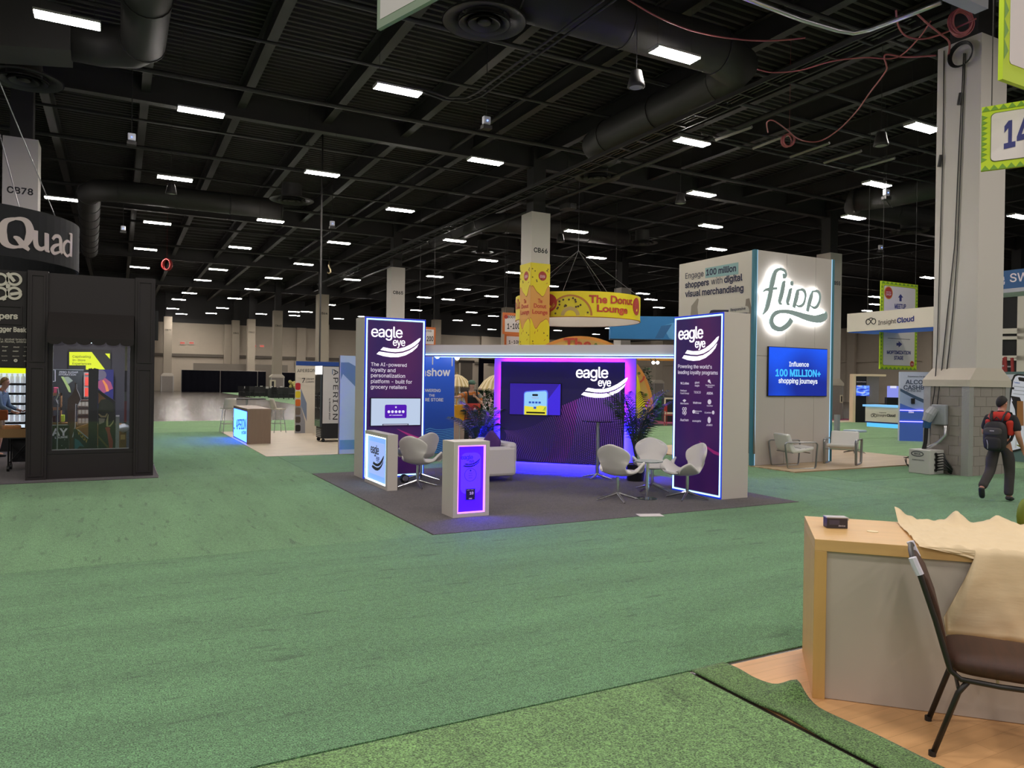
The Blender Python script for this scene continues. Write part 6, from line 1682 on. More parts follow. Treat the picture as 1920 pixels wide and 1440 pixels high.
aw_ = thing('display_wall', 'APERION display wall with seven colour swatches', 'display wall', (5.10, 24.55, .012), 0)
q = LP(aw_, 553, 677); q2 = LP(aw_, 590, 684)
CR = mat('cream_print_wall', 'd3cbbb', .55)
MB().box(0, 4.5, 0, .1, 0, q[1]).build('wall_board', CR, aw_)
MB().box(0, 4.5, -.01, 0, LP(aw_, 553, 685)[1], q[1]).build('blue_band', mat('blue_band', '0f3f8e', .5), aw_)
text(aw_, 'APERION', (557, 698), (591, 697), INK, -.003, ext=.003)
text(aw_, '7', (566, 717.5), (572, 717.3), INK, -.003, ext=.003, bold=.01)
text(aw_, 'Vibrant', (574, 712), (589, 711.8), INK, -.003, ext=.002); text(aw_, 'Colors', (573, 717.5), (588, 717.2), INK, -.003, ext=.002)
for a, b, cc in ((718, 731, 'b3202a'), (733.5, 746, 'd8c320'), (748.5, 761.5, 'd06a1e'), (764, 778, '6f6358'), (781, 793, '4c433b'), (796.5, 809, '1b1716')):
    p0_, p1_ = LP(aw_, 553.8, b), LP(aw_, 563.5, a)
    MB().prism(rrect(p0_[0], p1_[0], p0_[1], p1_[1], .05), -.006, 0).build('colour_swatch', mat('swatch_' + cc, cc, .5), aw_)
MB().prism(LPS(aw_, [(564, 728), (575, 756), (575, 790), (564, 760)]), -.003, 0).build('grey_blue_print', mat('slate_print', '77859c', .6), aw_)
MB().prism(LPS(aw_, [(553.5, 760), (564, 760), (572, 790), (572, 812), (553.5, 812)]), -.002, 0).build('grey_print', mat('grey_print_wall', '8f9096', .6), aw_)
# snack rack
rk = thing('wire_rack', 'black wire rack of orange bottles beside the fridge', 'rack', (5.62, 23.4, .012), -.25)
MB().box(0, .62, 0, .4, 0, .14).build('base', mat('rack_grey', '55524d', .5), rk)
for x in (0, .6):
    for y in (.0, .38): MB().tube([(x, y, .1), (x, y, 1.25)], .012, 5).build('post', BLACK, rk)
shz = (.22, .62, .98)
for z in shz:
    s = MB(); s.box(0, .62, 0, .4, z - .015, z); s.build('shelf', BLACK, rk)
    MB().tube([(0, -.01, z + .05), (.62, -.01, z + .05)], .008, 5).build('shelf_rail', BLACK, rk)
OB = mat('orange_bottle', 'c8582a', .35); YB = mat('yellow_carton', 'c9b437', .5)
b0 = thing('bottle', 'orange bottle on the wire rack beside the fridge', 'bottle', (0, 0, 0), 0, 'orange bottles on the wire rack')
MB().lathe([(0, 0), (.036, 0), (.038, .01), (.038, .2), (.016, .25), (.016, .275), (0, .275)], 10).build('bottle_body', OB, b0, smooth=True)
MB().lathe([(.0385, .06), (.0385, .15)], 10).build('paper_label', mat('cream_label', 'e0cfae', .6), b0)
MB().lathe([(.018, .26), (.018, .29), (0, .29)], 8).build('cap', mat('white_cap', 'd9d9d9', .4), b0)
fst = True; ca, sa = math.cos(-.25), math.sin(-.25)
for z in shz[:2]:
    for r in range(2):
        for k in range(7):
            lx, ly = .05 + .086 * k, .07 + .17 * r
            loc = (5.62 + lx * ca - ly * sa, 23.4 + lx * sa + ly * ca, .012 + z)
            if fst: b0.location = loc; fst = False
            else: dup(b0, loc, 0)
b1 = MB().box(-.04, .04, -.04, .04, 0, .16).build('carton', YB, bevel=.006); tag(b1, 'yellow carton on the top of the wire rack', 'carton', 'yellow cartons on the wire rack')
for k in range(6):
    lx, ly = .06 + .1 * k, .12
    loc = (5.62 + lx * ca - ly * sa, 23.4 + lx * sa + ly * ca, .012 + .98)
    if k == 0: b1.location = loc
    else: dup(b1, loc, -.25)
# fridge
fx, fy = 5.08, 20.93
fr_ = thing('drinks_fridge', 'black glass door drinks fridge with white APERION side', 'fridge', (fx, fy, .012))
zt = LP(fr_, 605, 686)[1]
MB().box(0, 1.05, 0, .66, .1, zt).build('cabinet', BLACK, fr_, bevel=.01)
MB().box(.02, 1.05, -.01, 0, LP(fr_, 603, 794)[1], zt - .02).build('side_graphic', mat('fridge_white_print', 'c9c6c2', .5), fr_)
MB().box(-.05, 0, .02, .64, LP(fr_, 603, 794)[1] - .1, zt - .26).build('glass_door', mat('fridge_door_glass', (.05, .055, .055), .08), fr_)
MB().box(-.05, 0, 0.0, .66, zt - .24, zt).build('lit_header', glow('fridge_header_white', (1, .97, .93), 1.3), fr_)
MB().tube([(-.07, .06, .9), (-.1, .06, 1.0), (-.1, .06, 1.3), (-.07, .06, 1.4)], .018, 8).build('door_handle', BLACK, fr_)
g_ = MB()
for k in range(5): g_.box(-.02, 0, .06, .6, .14 + .05 * k, .165 + .05 * k)
g_.build('vent_grille', STEEL, fr_)
for x in (.06, .98):
    for y in (.06, .6): MB().tube([(x, y - .02, .05), (x, y + .02, .05)], .05, 12).build('castor', BLACK, fr_)
for z in (.6, .95, 1.3): MB().box(-.055, -.05, .05, .6, z, z + .015).build('inner_shelf_line', STEEL, fr_)
# rotated lettering down the side
def vtext(t, s, x0, z_top, z_bot, h, m, y, bold=0):
    co, gf = glyphs(s, bold, INTER, 1.15, 3)
    b0_, b1_ = min(p[0] for p in co), max(p[0] for p in co); hh = max(p[1] for p in co)
    q = MB(); q.v = [(x0 + p[1] / hh * h, y, z_top - (p[0] - b0_) / (b1_ - b0_) * (z_top - z_bot)) for p in co]; q.f = [list(f) for f in gf]; q.m = [0] * len(q.f)
    return q.build('lettering', m, t, weld=False)
p, p2 = LP(fr_, 625, 692), LP(fr_, 625, 787)
vtext(fr_, 'APERION', p[0], p[1], p2[1], .14, INK, -.012, .005)
p, p2 = LP(fr_, 617, 747), LP(fr_, 617, 787); vtext(fr_, 'by BOSSMAN GROUP', p[0], p[1], p2[1], .04, INK, -.012, .03)
a_, b_ = LP(fr_, 622.5, 702), LP(fr_, 624, 692); MB().box(a_[0], b_[0], -.013, -.01, a_[1], b_[1]).build('accent_bar', mat('steel_blue_print', '44688f', .5), fr_)
# pale blue A panel
ap = thing('graphic_panel', 'tall pale blue panel with a large A shape beside the left pillar', 'graphic panel', (4.68, 17.53, .012))
z1 = LP(ap, 638, 666.5)[1]; w_ = 1.25
PB = mat('pale_blue_print', 'b3c8dc', .55, em='b3c8dc', es=.12)
MB().box(0, w_, 0, .06, 0, z1).build('board', PB, ap)
MB().box(-.015, 0, -.005, .065, 0, z1).build('edge_strip', STEEL, ap)
AB = mat('steel_blue_shape', '6f93bf', .55)
MB().prism([LP(ap, 639, 679.5), LP(ap, 654, 679.5), (w_ * .98, LP(ap, 668, 722)[1]), (w_ * .98, LP(ap, 675, 790)[1]), LP(ap, 643, 701), LP(ap, 639, 712)], -.004, 0).build('a_shape', AB, ap)
MB().box(0.01, w_, -.004, 0, LP(ap, 640, 843)[1], LP(ap, 640, 825)[1]).build('blue_stripe', mat('sky_stripe', '7db4d8', .55), ap)
# high table with white bar chairs
BC = mat('white_bar_chair', 'c4c0b6', .5)
def barchair(loc, rz, lb):
    t = thing('bar_chair', lb, 'bar chair', loc, rz, 'white bar chairs at the high table')
    s = MB(); s.grid(lambda u, v: ((u - .5) * .42, -.2 + .38 * v, .76 + .03 * (2 * u - 1) ** 2), 6, 6); s.build('seat', BC, t, smooth=True, solid=.02)
    s = MB(); s.grid(lambda u, v: ((u - .5) * .40 * (1 - .15 * v), .18 + .10 * v - .08 * (2 * u - 1) ** 2, .78 + .34 * v), 6, 6); s.build('backrest', BC, t, smooth=True, solid=.02)
    for x in (-1, 1):
        for y in (-1, 1): MB().tube([(x * .14, y * .12, .75), (x * .22, y * .2, 0)], .011, 6).build('leg', STEEL, t)
    MB().tube([(-.2, -.18, .3), (.2, -.18, .3), (.2, .18, .3), (-.2, .18, .3)], .009, 5, closed=True).build('foot_ring', STEEL, t)
barchair((3.15, 25.3, .012), math.radians(190), 'white bar chair at left behind the glowing counter')
barchair((4.66, 25.15, .012), math.radians(100), 'white bar chair at right behind the glowing counter')
t = thing('high_table', 'black high table behind the glowing counter', 'table', (3.75, 25.55, .012))
MB().box(-.55, .55, -.3, .3, 1.08, 1.11).build('top', BLACK, t); MB().tube([(0, 0, .02), (0, 0, 1.08)], .03, 8).build('post', STEEL, t); MB().lathe([(0, 0), (.25, 0), (.25, .015), (0, .02)], 20).build('base_plate', STEEL, t)
# far banquet tables and chairs by the drape
TBL = mat('black_tablecloth', (.014, .014, .016), .8); WHT = mat('white_card', 'd6d2c8', .6); YFL = mat('pale_yellow_flowers', 'cfc477', .7)
def far_chair(x, y, rz, lb):
    t = thing('banquet_chair', lb, 'chair', (x, y, 0), rz, 'dark banquet chairs by the far drape')
    MB().box(-.24, .24, -.24, .24, .40, .48).build('seat', BLACK, t); MB().box(-.24, .24, .2, .26, .5, 1.0).build('backrest', BLACK, t)
    for a in (-.2, .2):
        for b in (-.2, .2): MB().box(a - .015, a + .015, b - .015, b + .015, 0, .40).build('leg', BLACK, t)
for i, (px, py, lb) in enumerate(((480, 743, 'dark banquet table left of the CB63 column'), (536, 746, 'dark banquet table with pale flowers right of the CB63 column'), (508, 741, 'dark banquet table hidden behind the CB63 column'))):
    g = G(px, py); t = thing('banquet_table', lb, 'table', (g.x, g.y, 0), 0)
    MB().box(-1.5, 1.5, -.6, .6, .0, .76).build('cloth', TBL, t)
    for k in range(3):
        a = MB().box(-.12, .12, -.1, .1, 0, .2).build('table_card', WHT, loc=(g.x - 1 + k, g.y - .2, .76)); tag(a, ('white card on the far left dark table', 'white card on the far dark table right of the column', 'white card on the hidden far dark table')[i], 'card', 'white cards on the far tables')
    if i == 1:
        f = MB(); rg = random.Random(5)
        for k in range(14): f.ball((rg.uniform(-.35, .35), rg.uniform(-.2, .2), .2 + rg.uniform(0, .55)), .16, 6, 5)
        v = thing('flower_vase', 'pale yellow flowers on the far dark table', 'flowers', (g.x + .75, g.y + .35, .76)); f.build('blossoms', YFL, v, smooth=True); MB().lathe([(0, 0), (.1, 0), (.08, .3), (0, .3)], 8).build('vase', BLACK, v)
for px, py, rz in ((453, 744, 2.6), (466, 744, 2.6), (472, 744.5, 3.1), (482, 745, 3.1), (492, 745, 3.1), (516, 747, 2.5), (527, 748, 3), (537, 748.5, 3), (546, 749, 3)):
    g = G(px, py); far_chair(g.x, g.y, rz, 'dark chair at the tables before the black drape')
# ================================================================== middle distance
# inshow wall
iw = thing('graphic_wall', 'royal blue inshow wall behind the left pillar', 'graphic wall', (5.95, 16.9, .012))
xr = LP(iw, 851, 800)[0]; z1 = LP(iw, 851, 660)[1]
def inshow_mat():
    m = bpy.data.materials.new('blue_gradient_print'); m.use_nodes = True; nt = m.node_tree; b = nt.nodes['Principled BSDF']
    tc = nt.nodes.new('ShaderNodeTexCoord'); sp = nt.nodes.new('ShaderNodeSeparateXYZ'); nt.links.new(tc.outputs['Object'], sp.inputs[0])
    cr = nt.nodes.new('ShaderNodeValToRGB'); e = cr.color_ramp.elements
    mr = nt.nodes.new('ShaderNodeMapRange'); mr.inputs[2].default_value = 2.5; nt.links.new(sp.outputs[2], mr.inputs[0]); nt.links.new(mr.outputs[0], cr.inputs[0])
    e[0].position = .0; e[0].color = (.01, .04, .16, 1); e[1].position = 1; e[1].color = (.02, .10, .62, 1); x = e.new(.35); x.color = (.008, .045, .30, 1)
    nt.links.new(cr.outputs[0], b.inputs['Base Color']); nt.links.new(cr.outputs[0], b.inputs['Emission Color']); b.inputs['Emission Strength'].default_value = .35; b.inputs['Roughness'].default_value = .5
    return m
MB().box(0, xr, 0, .08, 0, z1).build('board', inshow_mat(), iw)
text(iw, 'inshow', (785, 705), (844, 704.5), WINK, -.003, bold=.020)
for s, a, b in (('POWERING', (789, 734.5), (826, 735)), ('THE', (804, 743.5), (815, 743.7)), ('FUTURE STORE', (777, 752), (831, 752.5))): text(iw, s, a, b, WINK, -.003, bold=.020)
wv = MB()
for k in range(13):
    pts = LPS(iw, [(798, 806 + 4.2 * k), (806, 803 + 4.2 * k), (818, 806 + 3.6 * k), (830, 806 + 3.2 * k), (851, 803 + 2.9 * k)])
    pts = [(x, max(.02, z)) for x, z in pts]
    wv.stroke(pts, .012, -.005, -.001)
wv.build('wave_lines', mat('pale_blue_line', '5f9fd0', .5, em='5f9fd0', es=.2), iw)
for px, py, lb in ((820, 668, 'left round spot lamp over the blue inshow wall'), (857, 671, 'right round spot lamp beside the blue inshow wall')):
    c = V(px, py, 0, 16.6, 0, 1); t = thing('arm_spot', lb, 'spot lamp', c)
    MB().ball((0, 0, 0), .055, 12, 8).build('lamp_head', glow('spot_glow', (1, .97, .92), 14), t, smooth=True)
    MB().tube([(0, 0, .03), (0, .1, .09), (0, .3, .02), (0, .3, -.2)], .015, 6).build('arm', WHITE, t)
# umbrellas
CANV = mat('cream_canvas', 'd9cba8', .8); CANV2 = mat('cream_canvas_stripe', 'b59f6b', .8)
def umbrella(px, py, depth, R, lb):
    c = EYE + ray(px, py) * depth; t = thing('market_umbrella', lb, 'umbrella', (c.x, c.y, 0), 0, 'cream striped umbrellas behind the booth')
    n = 40; top = c.z
    for pi_, (m_, nm) in enumerate(((CANV, 'canopy'), (CANV2, 'stripe'))):
        q = MB()
        for k in range(n):
            if (k % 2) != pi_: continue
            a0, a1 = 2 * PI * k / n, 2 * PI * (k + 1) / n
            pr2 = [(.02, 0), (R * .35, -.10 * R), (R * .7, -.36 * R), (R, -.78 * R)]
            vs = [(r * math.cos(a), r * math.sin(a), top + z) for r, z in pr2 for a in (a0, a1)]
            vs += [(R * math.cos((a0 + a1) / 2), R * math.sin((a0 + a1) / 2), top - .78 * R - .12 * R)]
            q.add(vs, [(0, 1, 3, 2), (2, 3, 5, 4), (4, 5, 7, 6), (6, 7, 8)])
        q.build(nm, m_, t)
    MB().tube([(0, 0, 0), (0, 0, top + .08)], .025, 8).build('pole', mat('pale_wood_pole', 'b89a6a', .5), t)
    MB().lathe([(0, 0), (.25, 0), (.25, .05), (.05, .1), (0, .1)], 20).build('base', STEEL, t)
umbrella(857, 702, 25.5, .50, 'cream umbrella left of the person in a cap')
umbrella(931, 702, 25.5, .63, 'cream umbrella right of the person in a cap')
# flower plants around the person
BUSH = mat('dark_bush', (.016, .04, .015), .9, spec=.1, noise=.5, nscale=8); FLW = mat('pale_pink_flower', 'c9a8a0', .7)
def bush(px0, px1, py0, py1, depth, seed, lb, fl=14):
    rg = random.Random(seed); a, b = EYE + ray(px0, py1) * depth, EYE + ray(px1, py0) * depth
    cx, cy = (a.x + b.x) / 2, (a.y + b.y) / 2; w = (Vector((a.x, a.y)) - Vector((b.x, b.y))).length; zt, zb = b.z, max(a.z, .25)
    t = thing('flowering_bush', lb, 'bush', (cx, cy, 0))
    m = MB()
    for k in range(420):
        p = R0 * rg.uniform(-w / 2, w / 2) + Vector((FW.x, FW.y, 0)) * rg.uniform(-.3, .3); z = rg.uniform(zb, zt) - .2 * abs(p.dot(R0)) / max(w, .1)
        s = rg.uniform(.05, .11); a_ = rg.uniform(0, 6.28); e = Vector((math.cos(a_), math.sin(a_), rg.uniform(-.4, .8))) * s; f = Vector((-math.sin(a_), math.cos(a_), rg.uniform(-.5, .5))) * s * .35
        c = Vector((p.x, p.y, z)); m.add([c - e, c + f, c + e, c - f], [(0, 1, 2, 3)])
    m.build('foliage', BUSH, t, weld=False)
    if fl:
        q = MB()
        for k in range(fl):
            p = R0 * rg.uniform(-w / 2, w / 2) - Vector((FW.x, FW.y, 0)) * .3; q.ball((p.x, p.y, rg.uniform(zb + .4 * (zt - zb), zt)), .035, 6, 4)
        q.build('blossoms', FLW, t)
    MB().lathe([(0, 0), (.28, 0), (.34, zb + .05), (0, zb + .05)], 16).build('planter', mat('planter_grey', '6e6a66', .7), t)
    return t
bush(897, 928, 728, 800, 22, 1, 'flowering bush with pale blossoms right of the person in a cap')
bush(880, 926, 765, 830, 18.6, 2, 'dark leafy bush just behind the sofa palm', 6)
bush(1203, 1222, 688, 775, 33, 4, 'dark leafy tree beside the yellow donut arch', 0)
# yellow tote hanging left of the person
c = EYE + ray(861, 790) * 20.6
t = thing('yellow_tote', 'bright yellow tote bag hanging left of the person in a cap', 'bag', (c.x, c.y, 0), -YAW)
zt, zb = (EYE + ray(861, 758) * 20.6).z, c.z
MB().add([(-.12, -.05, zb + .05), (.14, -.05, zb), (.18, -.05, zt), (-.14, -.05, zt - .02), (-.10, .08, zb + .05), (.12, .08, zb), (.18, .08, zt), (-.14, .08, zt - .02)], [(0, 1, 2, 3), (7, 6, 5, 4), (0, 4, 5, 1), (1, 5, 6, 2), (2, 6, 7, 3), (3, 7, 4, 0)]).build('bag_body', mat('tote_yellow', 'dda515', .7), t, bevel=.02)
for s in (-1, 1): MB().tube([(s * .08, 0, zt), (s * .06, 0, zt + .22), (0, 0, zt + .3)], .01, 5).build('handle', mat('tote_yellow', 'dda515', .7), t)
MB().tube([(0, .12, 0), (0, .12, zt + .35), (0, 0, zt + .3)], .015, 6).build('hook_stand', STEEL, t)
t = tag(MB().box(-.35, .35, -.25, .25, 0, 1.05).build('display_plinth', mat('pinkish_plinth', 'a59489', .6), loc=tuple((EYE + ray(861, 800) * 21.4).xy) + (0,)), 'pale plinth below the yellow tote bag', 'plinth')
# CB66 donut wrap ---------------------------------------------------------
YDON = mat('donut_yellow', 'e0cf12', .5); CARM = mat('caramel_print', 'd59a4a', .5); CHOC = mat('caramel_outline', 'b0702f', .5); REDP = mat('retro_red', 'b8402c', .55)
cx66, cy66 = 15.97, 28.05; hw = .475
zt66 = V(1005, 493, 0, cy66 - hw, 0, 1).z; zb66 = V(1005, 655, 0, cy66 - hw, 0, 1).z - .6
def wrap_face(loc, rz, lb):
    t = thing('column_wrap', lb, 'column graphic', loc, rz)
    W = hw * 2; H = zt66 - zb66
    MB().box(0, W, 0, .012, zb66, zt66).build('print_base', CARM, t)
    def drip(zc, amp, up, ph):
        P = [(W * k / 40, zc + amp * math.sin(2 * PI * k / 40 * 1.2 + ph) + .3 * amp * math.sin(2 * PI * k / 40 * 2.3 + 1)) for k in range(41)]
        P = [(x, min(z, zt66 - .02)) for x, z in P]
        return P
    for zc, up, ph, nm in ((zb66 + H * .72, True, .6, 'icing_drip'), (zb66 + H * .40, False, 2.2, 'icing_drip')):
        P = drip(zc, .20, up, ph); edge = zt66 if up else zb66
        Q = [(x, z + (-.035 if up else .035)) for x, z in P]
        MB().prism(Q + [(W, edge), (0, edge)], -.006, 0).build('icing_outline', CHOC, t)
        MB().prism(P + [(W, edge), (0, edge)], -.012, -.006).build(nm, YDON, t)
    for k, (s, z, w) in enumerate((('The', .605, .22), ('Donut', .555, .62), ('Lounge', .495, .76))):
        zz = zb66 + H * z; text(t, s, (W / 2 - w / 2, zz), (W / 2 + w / 2, zz), REDP, -.003, loc=True, bold=.03, fnt=None, top=zz + H * .042)
    z = zb66 + H * .875
    MB().disc(W * .6, z, .2, -.018, -.012, 24).build('badge', BADGE, t)
    for k, s in enumerate(('GROCERY', 'SHOP')): text(t, s, (W * .6 - .13, z - .0 - .08 * k), (W * .6 + .13, z - .0 - .08 * k), WINK, -.018, loc=True, ext=.001, res=1)
    rg = random.Random(int(loc[0] * 10)); q = MB(); q2 = MB()
    for k in range(26):
        x = rg.uniform(.06, W - .06); z = rg.choice((rg.uniform(zb66 + .1, zb66 + H * .33), rg.uniform(zb66 + H * .8, zt66 - .1)))
        if k % 2: q.prism([(x + .04 * math.sin(PI * 2 * i / 10) * (1 if i % 2 == 0 else .5), z + .04 * math.cos(PI * 2 * i / 10) * (1 if i % 2 == 0 else .5)) for i in range(10)], -.02, -.012)
        else:
            a = rg.uniform(0, 3); q2.stroke([(x - .05 * math.cos(a), z - .05 * math.sin(a)), (x, z + .01), (x + .05 * math.cos(a), z + .05 * math.sin(a))], .02, -.02, -.012)
    q.build('sprinkle_stars', mat('sprinkle_brown', '4a3524', .6), t); q2.build('sprinkle_sticks', mat('sprinkle_orange', 'b0641f', .6), t)
wrap_face((cx66 - hw, cy66 - hw, 0), 0, 'yellow and caramel donut lounge wrap on the front of CB66')
wrap_face((cx66 - hw, cy66 + hw, 0), -PI / 2, 'yellow and caramel donut lounge wrap on the left side of CB66')
# donut ring banner ------------------------------------------------------
D0 = 35.2
cc = EYE + ray(1083, 575) * D0; Rr = 232 / 2 * D0 / 1390
rb = thing('ring_banner', 'round yellow hanging ring banner of the donut lounge', 'hanging sign', (cc.x, cc.y, 0))
dfr = D0 - Rr
ztR = (EYE + ray(1083, 545.5) * dfr).z; zbR = (EYE + ray(1083, 594) * dfr).z
m = MB(); m.lathe([(Rr, zbR), (Rr, ztR)], 90); m.build('outer_fabric', YDON, rb, smooth=True)
m = MB(); m.lathe([(Rr - .03, zbR), (Rr - .03, ztR)], 90); m.build('inner_fabric', mat('ring_inner_white', 'd8cfc2', .7), rb, smooth=True)
MB().lathe([(Rr - .03, zbR), (Rr, zbR - .01), (Rr + .02, zbR + .02)], 90).build('bottom_hem', CHOC, rb)
apx = (EYE + ray(1083, 470) * D0)
for k in range(6):
    a = k * PI / 3 + .3; MB().tube([(Rr * math.cos(a), Rr * math.sin(a), ztR), (0, 0, apx.z)], .012, 4).build('hanger_wire', STEEL, rb)
MB().tube([(0, 0, apx.z), (0, 0, 12.14)], .012, 4).build('hanger_wire', STEEL, rb)
RA = math.atan2(-cc.y, -cc.x)
def ring_uv(px, py, r=0):
    d = ray(px, py); ex, ey = EYE.x - cc.x, EYE.y - cc.y; A = d.x ** 2 + d.y ** 2; B = 2 * (ex * d.x + ey * d.y); C_ = ex * ex + ey * ey - Rr * Rr
    D = max(0, B * B - 4 * A * C_); s = (-B - math.sqrt(D)) / (2 * A)
    a = (math.atan2(ey + d.y * s, ex + d.x * s) - RA + PI) % (2 * PI) - PI
    return (a * Rr, CAM_H + d.z * s)
def ring_mesh(mb, name, m_, off):
    """bend a flat (x = arc, y, z) mesh onto the ring"""
    mb.v = [((Rr + off - y) * math.cos(RA + x / Rr), (Rr + off - y) * math.sin(RA + x / Rr), z) for x, y, z in mb.v]
    return mb.build(name, m_, rb, weld=False)
def sub(P, n=6):
    o = []
    for i in range(len(P)):
        a, b = P[i], P[(i + 1) % len(P)]
        for j in range(n): o.append((a[0] + (b[0] - a[0]) * j / n, a[1] + (b[1] - a[1]) * j / n))
    return o
def ring_text(s, a, b, top, m_, bold):
    (x0, z0), (x1, z1) = ring_uv(*a), ring_uv(*b)
    co, gf = glyphs(s, bold, None, 1.0, 4)
    b0_, b1_ = min(p[0] for p in co), max(p[0] for p in co); hh = max(p[1] for p in co); h = ring_uv(a[0], top)[1] - z0
    q = MB(); q.v = [(x0 + (p[0] - b0_) / (b1_ - b0_) * (x1 - x0), 0, z0 + (z1 - z0) * (p[0] - b0_) / (b1_ - b0_) + p[1] / hh * h) for p in co]; q.f = [list(f) for f in gf]; q.m = [0] * len(q.f)
    ring_mesh(q, 'lettering', m_, .02)
ring_text('The Donut', (1104, 567.5), (1185, 572), 553, REDP, .034)
ring_text('Lounge', (1119, 584), (1176, 588), 571, REDP, .034)
ring_text('The Donut', (915, 580), (985, 577), 562, REDP, .034)
def ring_arc(px, py, r0, r1, a0, a1, m_, nm, off):
    c = ring_uv(px, py); k = (ring_uv(px + 10, py)[0] - c[0]) / 10; q = MB(); N = 24
    rm = (r0 + r1) / 2 * k; q.stroke([(c[0] + rm * math.cos(a0 + (a1 - a0) * i / N), c[1] + rm * .95 * math.sin(a0 + (a1 - a0) * i / N)) for i in range(N + 1)], (r1 - r0) * k, -.004, 0); ring_mesh(q, nm, m_, off)
ring_arc(1069, 592, 38, 42, .02, PI - .02, CHOC, 'donut_outline', .004)
ring_arc(1069, 592, 18, 38, .02, PI - .02, mat('donut_icing', 'cfc21c', .5), 'donut_icing', .004)
ring_arc(1069, 592, 11, 18, .02, PI - .02, mat('donut_inner', 'b39a5c', .5), 'donut_inner', .006)
for px, py, r in ((1029, 568, 15), (1193, 575, 13)):
    c = ring_uv(px, py); k = (ring_uv(px - 6, py)[0] - c[0]) / -6; r_ = .40
    q = MB(); q.prism(sub([(c[0] + r_ * math.cos(2 * PI * i / 24), c[1] + r_ * math.sin(2 * PI * i / 24)) for i in range(24)], 1), -.004, 0); ring_mesh(q, 'badge', BADGE, .012)
rg = random.Random(3); q = MB()
for i in range(18):
    a = rg.uniform(.15, PI - .15); r = rg.uniform(20, 36); c = ring_uv(1069 + r * math.cos(a), 592 - r * .95 * math.sin(a))
    q.prism([(c[0] + .05 * math.cos(j), c[1] + .05 * math.sin(j)) for j in (0, 1.25, 2.5, 3.75, 5)], -.004, 0)
ring_mesh(q, 'sprinkle_stars', mat('sprinkle_brown', '4a3524', .6), .026)
# donut arch -------------------------------------------------------------
da = EYE + ray(1087, 768) * 29.5; RA_ = 138 * 29.5 / 1390
at_ = thing('donut_arch', 'large yellow donut shaped arch behind the back wall', 'arch', (da.x, da.y, 0), -YAW)
zc = da.z
def half(r, n=40): return [(r * math.cos(PI * 1.12 * k / n - PI * .06), zc + r * math.sin(PI * 1.12 * k / n - PI * .06)) for k in range(n + 1)]
MB().prism(half(RA_) + half(RA_ * .45)[::-1], 0, .8).build('arch_body', mat('donut_dough', 'd08a3a', .55), at_)
for sx_ in (-1, 1): MB().box(min(sx_ * RA_ * .5, sx_ * RA_ * .97), max(sx_ * RA_ * .5, sx_ * RA_ * .97), .1, .7, 0, zc * .75).build('arch_foot', mat('donut_dough', 'd08a3a', .55), at_)
MB().prism(half(RA_ * .955) + half(RA_ * .5)[::-1], -.06, 0).build('arch_rim', mat('donut_inner2', 'c59a54', .55), at_)
wob = lambda r: [(r * (1 + .03 * math.sin(k * .9)) * math.cos(PI * 1.12 * k / 40 - PI * .06), zc + r * (1 + .03 * math.sin(k * .9)) * math.sin(PI * 1.12 * k / 40 - PI * .06)) for k in range(41)]
MB().prism(wob(RA_ * .88) + wob(RA_ * .55)[::-1], -.12, -.06).build('icing', YDON, at_)
text(at_, 'The', (1056, 655), (1108, 655), REDP, -.13, top=634, bold=.028, fnt=None)
rg = random.Random(6)
for i, (px, py) in enumerate(((1205, 712), (1211, 740), (1117, 646), (1214, 757), (1198, 700), (1150, 660))):
    c = LP(at_, px, py, -.12)
    if i in (0, 3): MB().stroke([(c[0] - .1, c[1] - .1), (c[0] + .02, c[1] + .01), (c[0] + .06, c[1] + .14)], .07, -.15, -.12).build('sprinkle', REDP, at_)
    else: MB().disc(c[0], c[1], .06, -.15, -.12, 10).build('sprinkle', mat('sprinkle_olive', '5d6a1e', .6), at_)
# far blue banner
bb = thing('hanging_banner', 'long blue hanging banner with pale facets behind the right pillar', 'banner', (23.4, 32.9, 0), -YAW)
a, b = LP(bb, 1144, 635), LP(bb, 1144, 592)
MB().box(a[0], a[0] + 5.5, 0, .5, a[1], b[1]).build('fabric_box', mat('azure_fabric', '2376b3', .6), bb)
F2 = mat('azure_light', '5aa2d6', .6); F3 = mat('azure_dark', '1f5f93', .6)
MB().prism(LPS(bb, [(1242, 611), (1270, 603), (1270, 640), (1255, 634.5)]), -.01, 0).build('facet', F2, bb)
MB().prism(LPS(bb, [(1240, 611), (1260, 608), (1243, 634.5), (1228, 634.5)]), -.015, 0).build('facet', F3, bb)
MB().box(a[0], a[0] + 5.5, -.01, .5, a[1] - .05, a[1]).build('bottom_edge', BLACK, bb)
for x in (a[0] + .3, a[0] + 5.2): MB().tube([(x, .25, b[1]), (x, .25, 12.14)], .015, 4).build('hanger_wire', DARKM, bb)
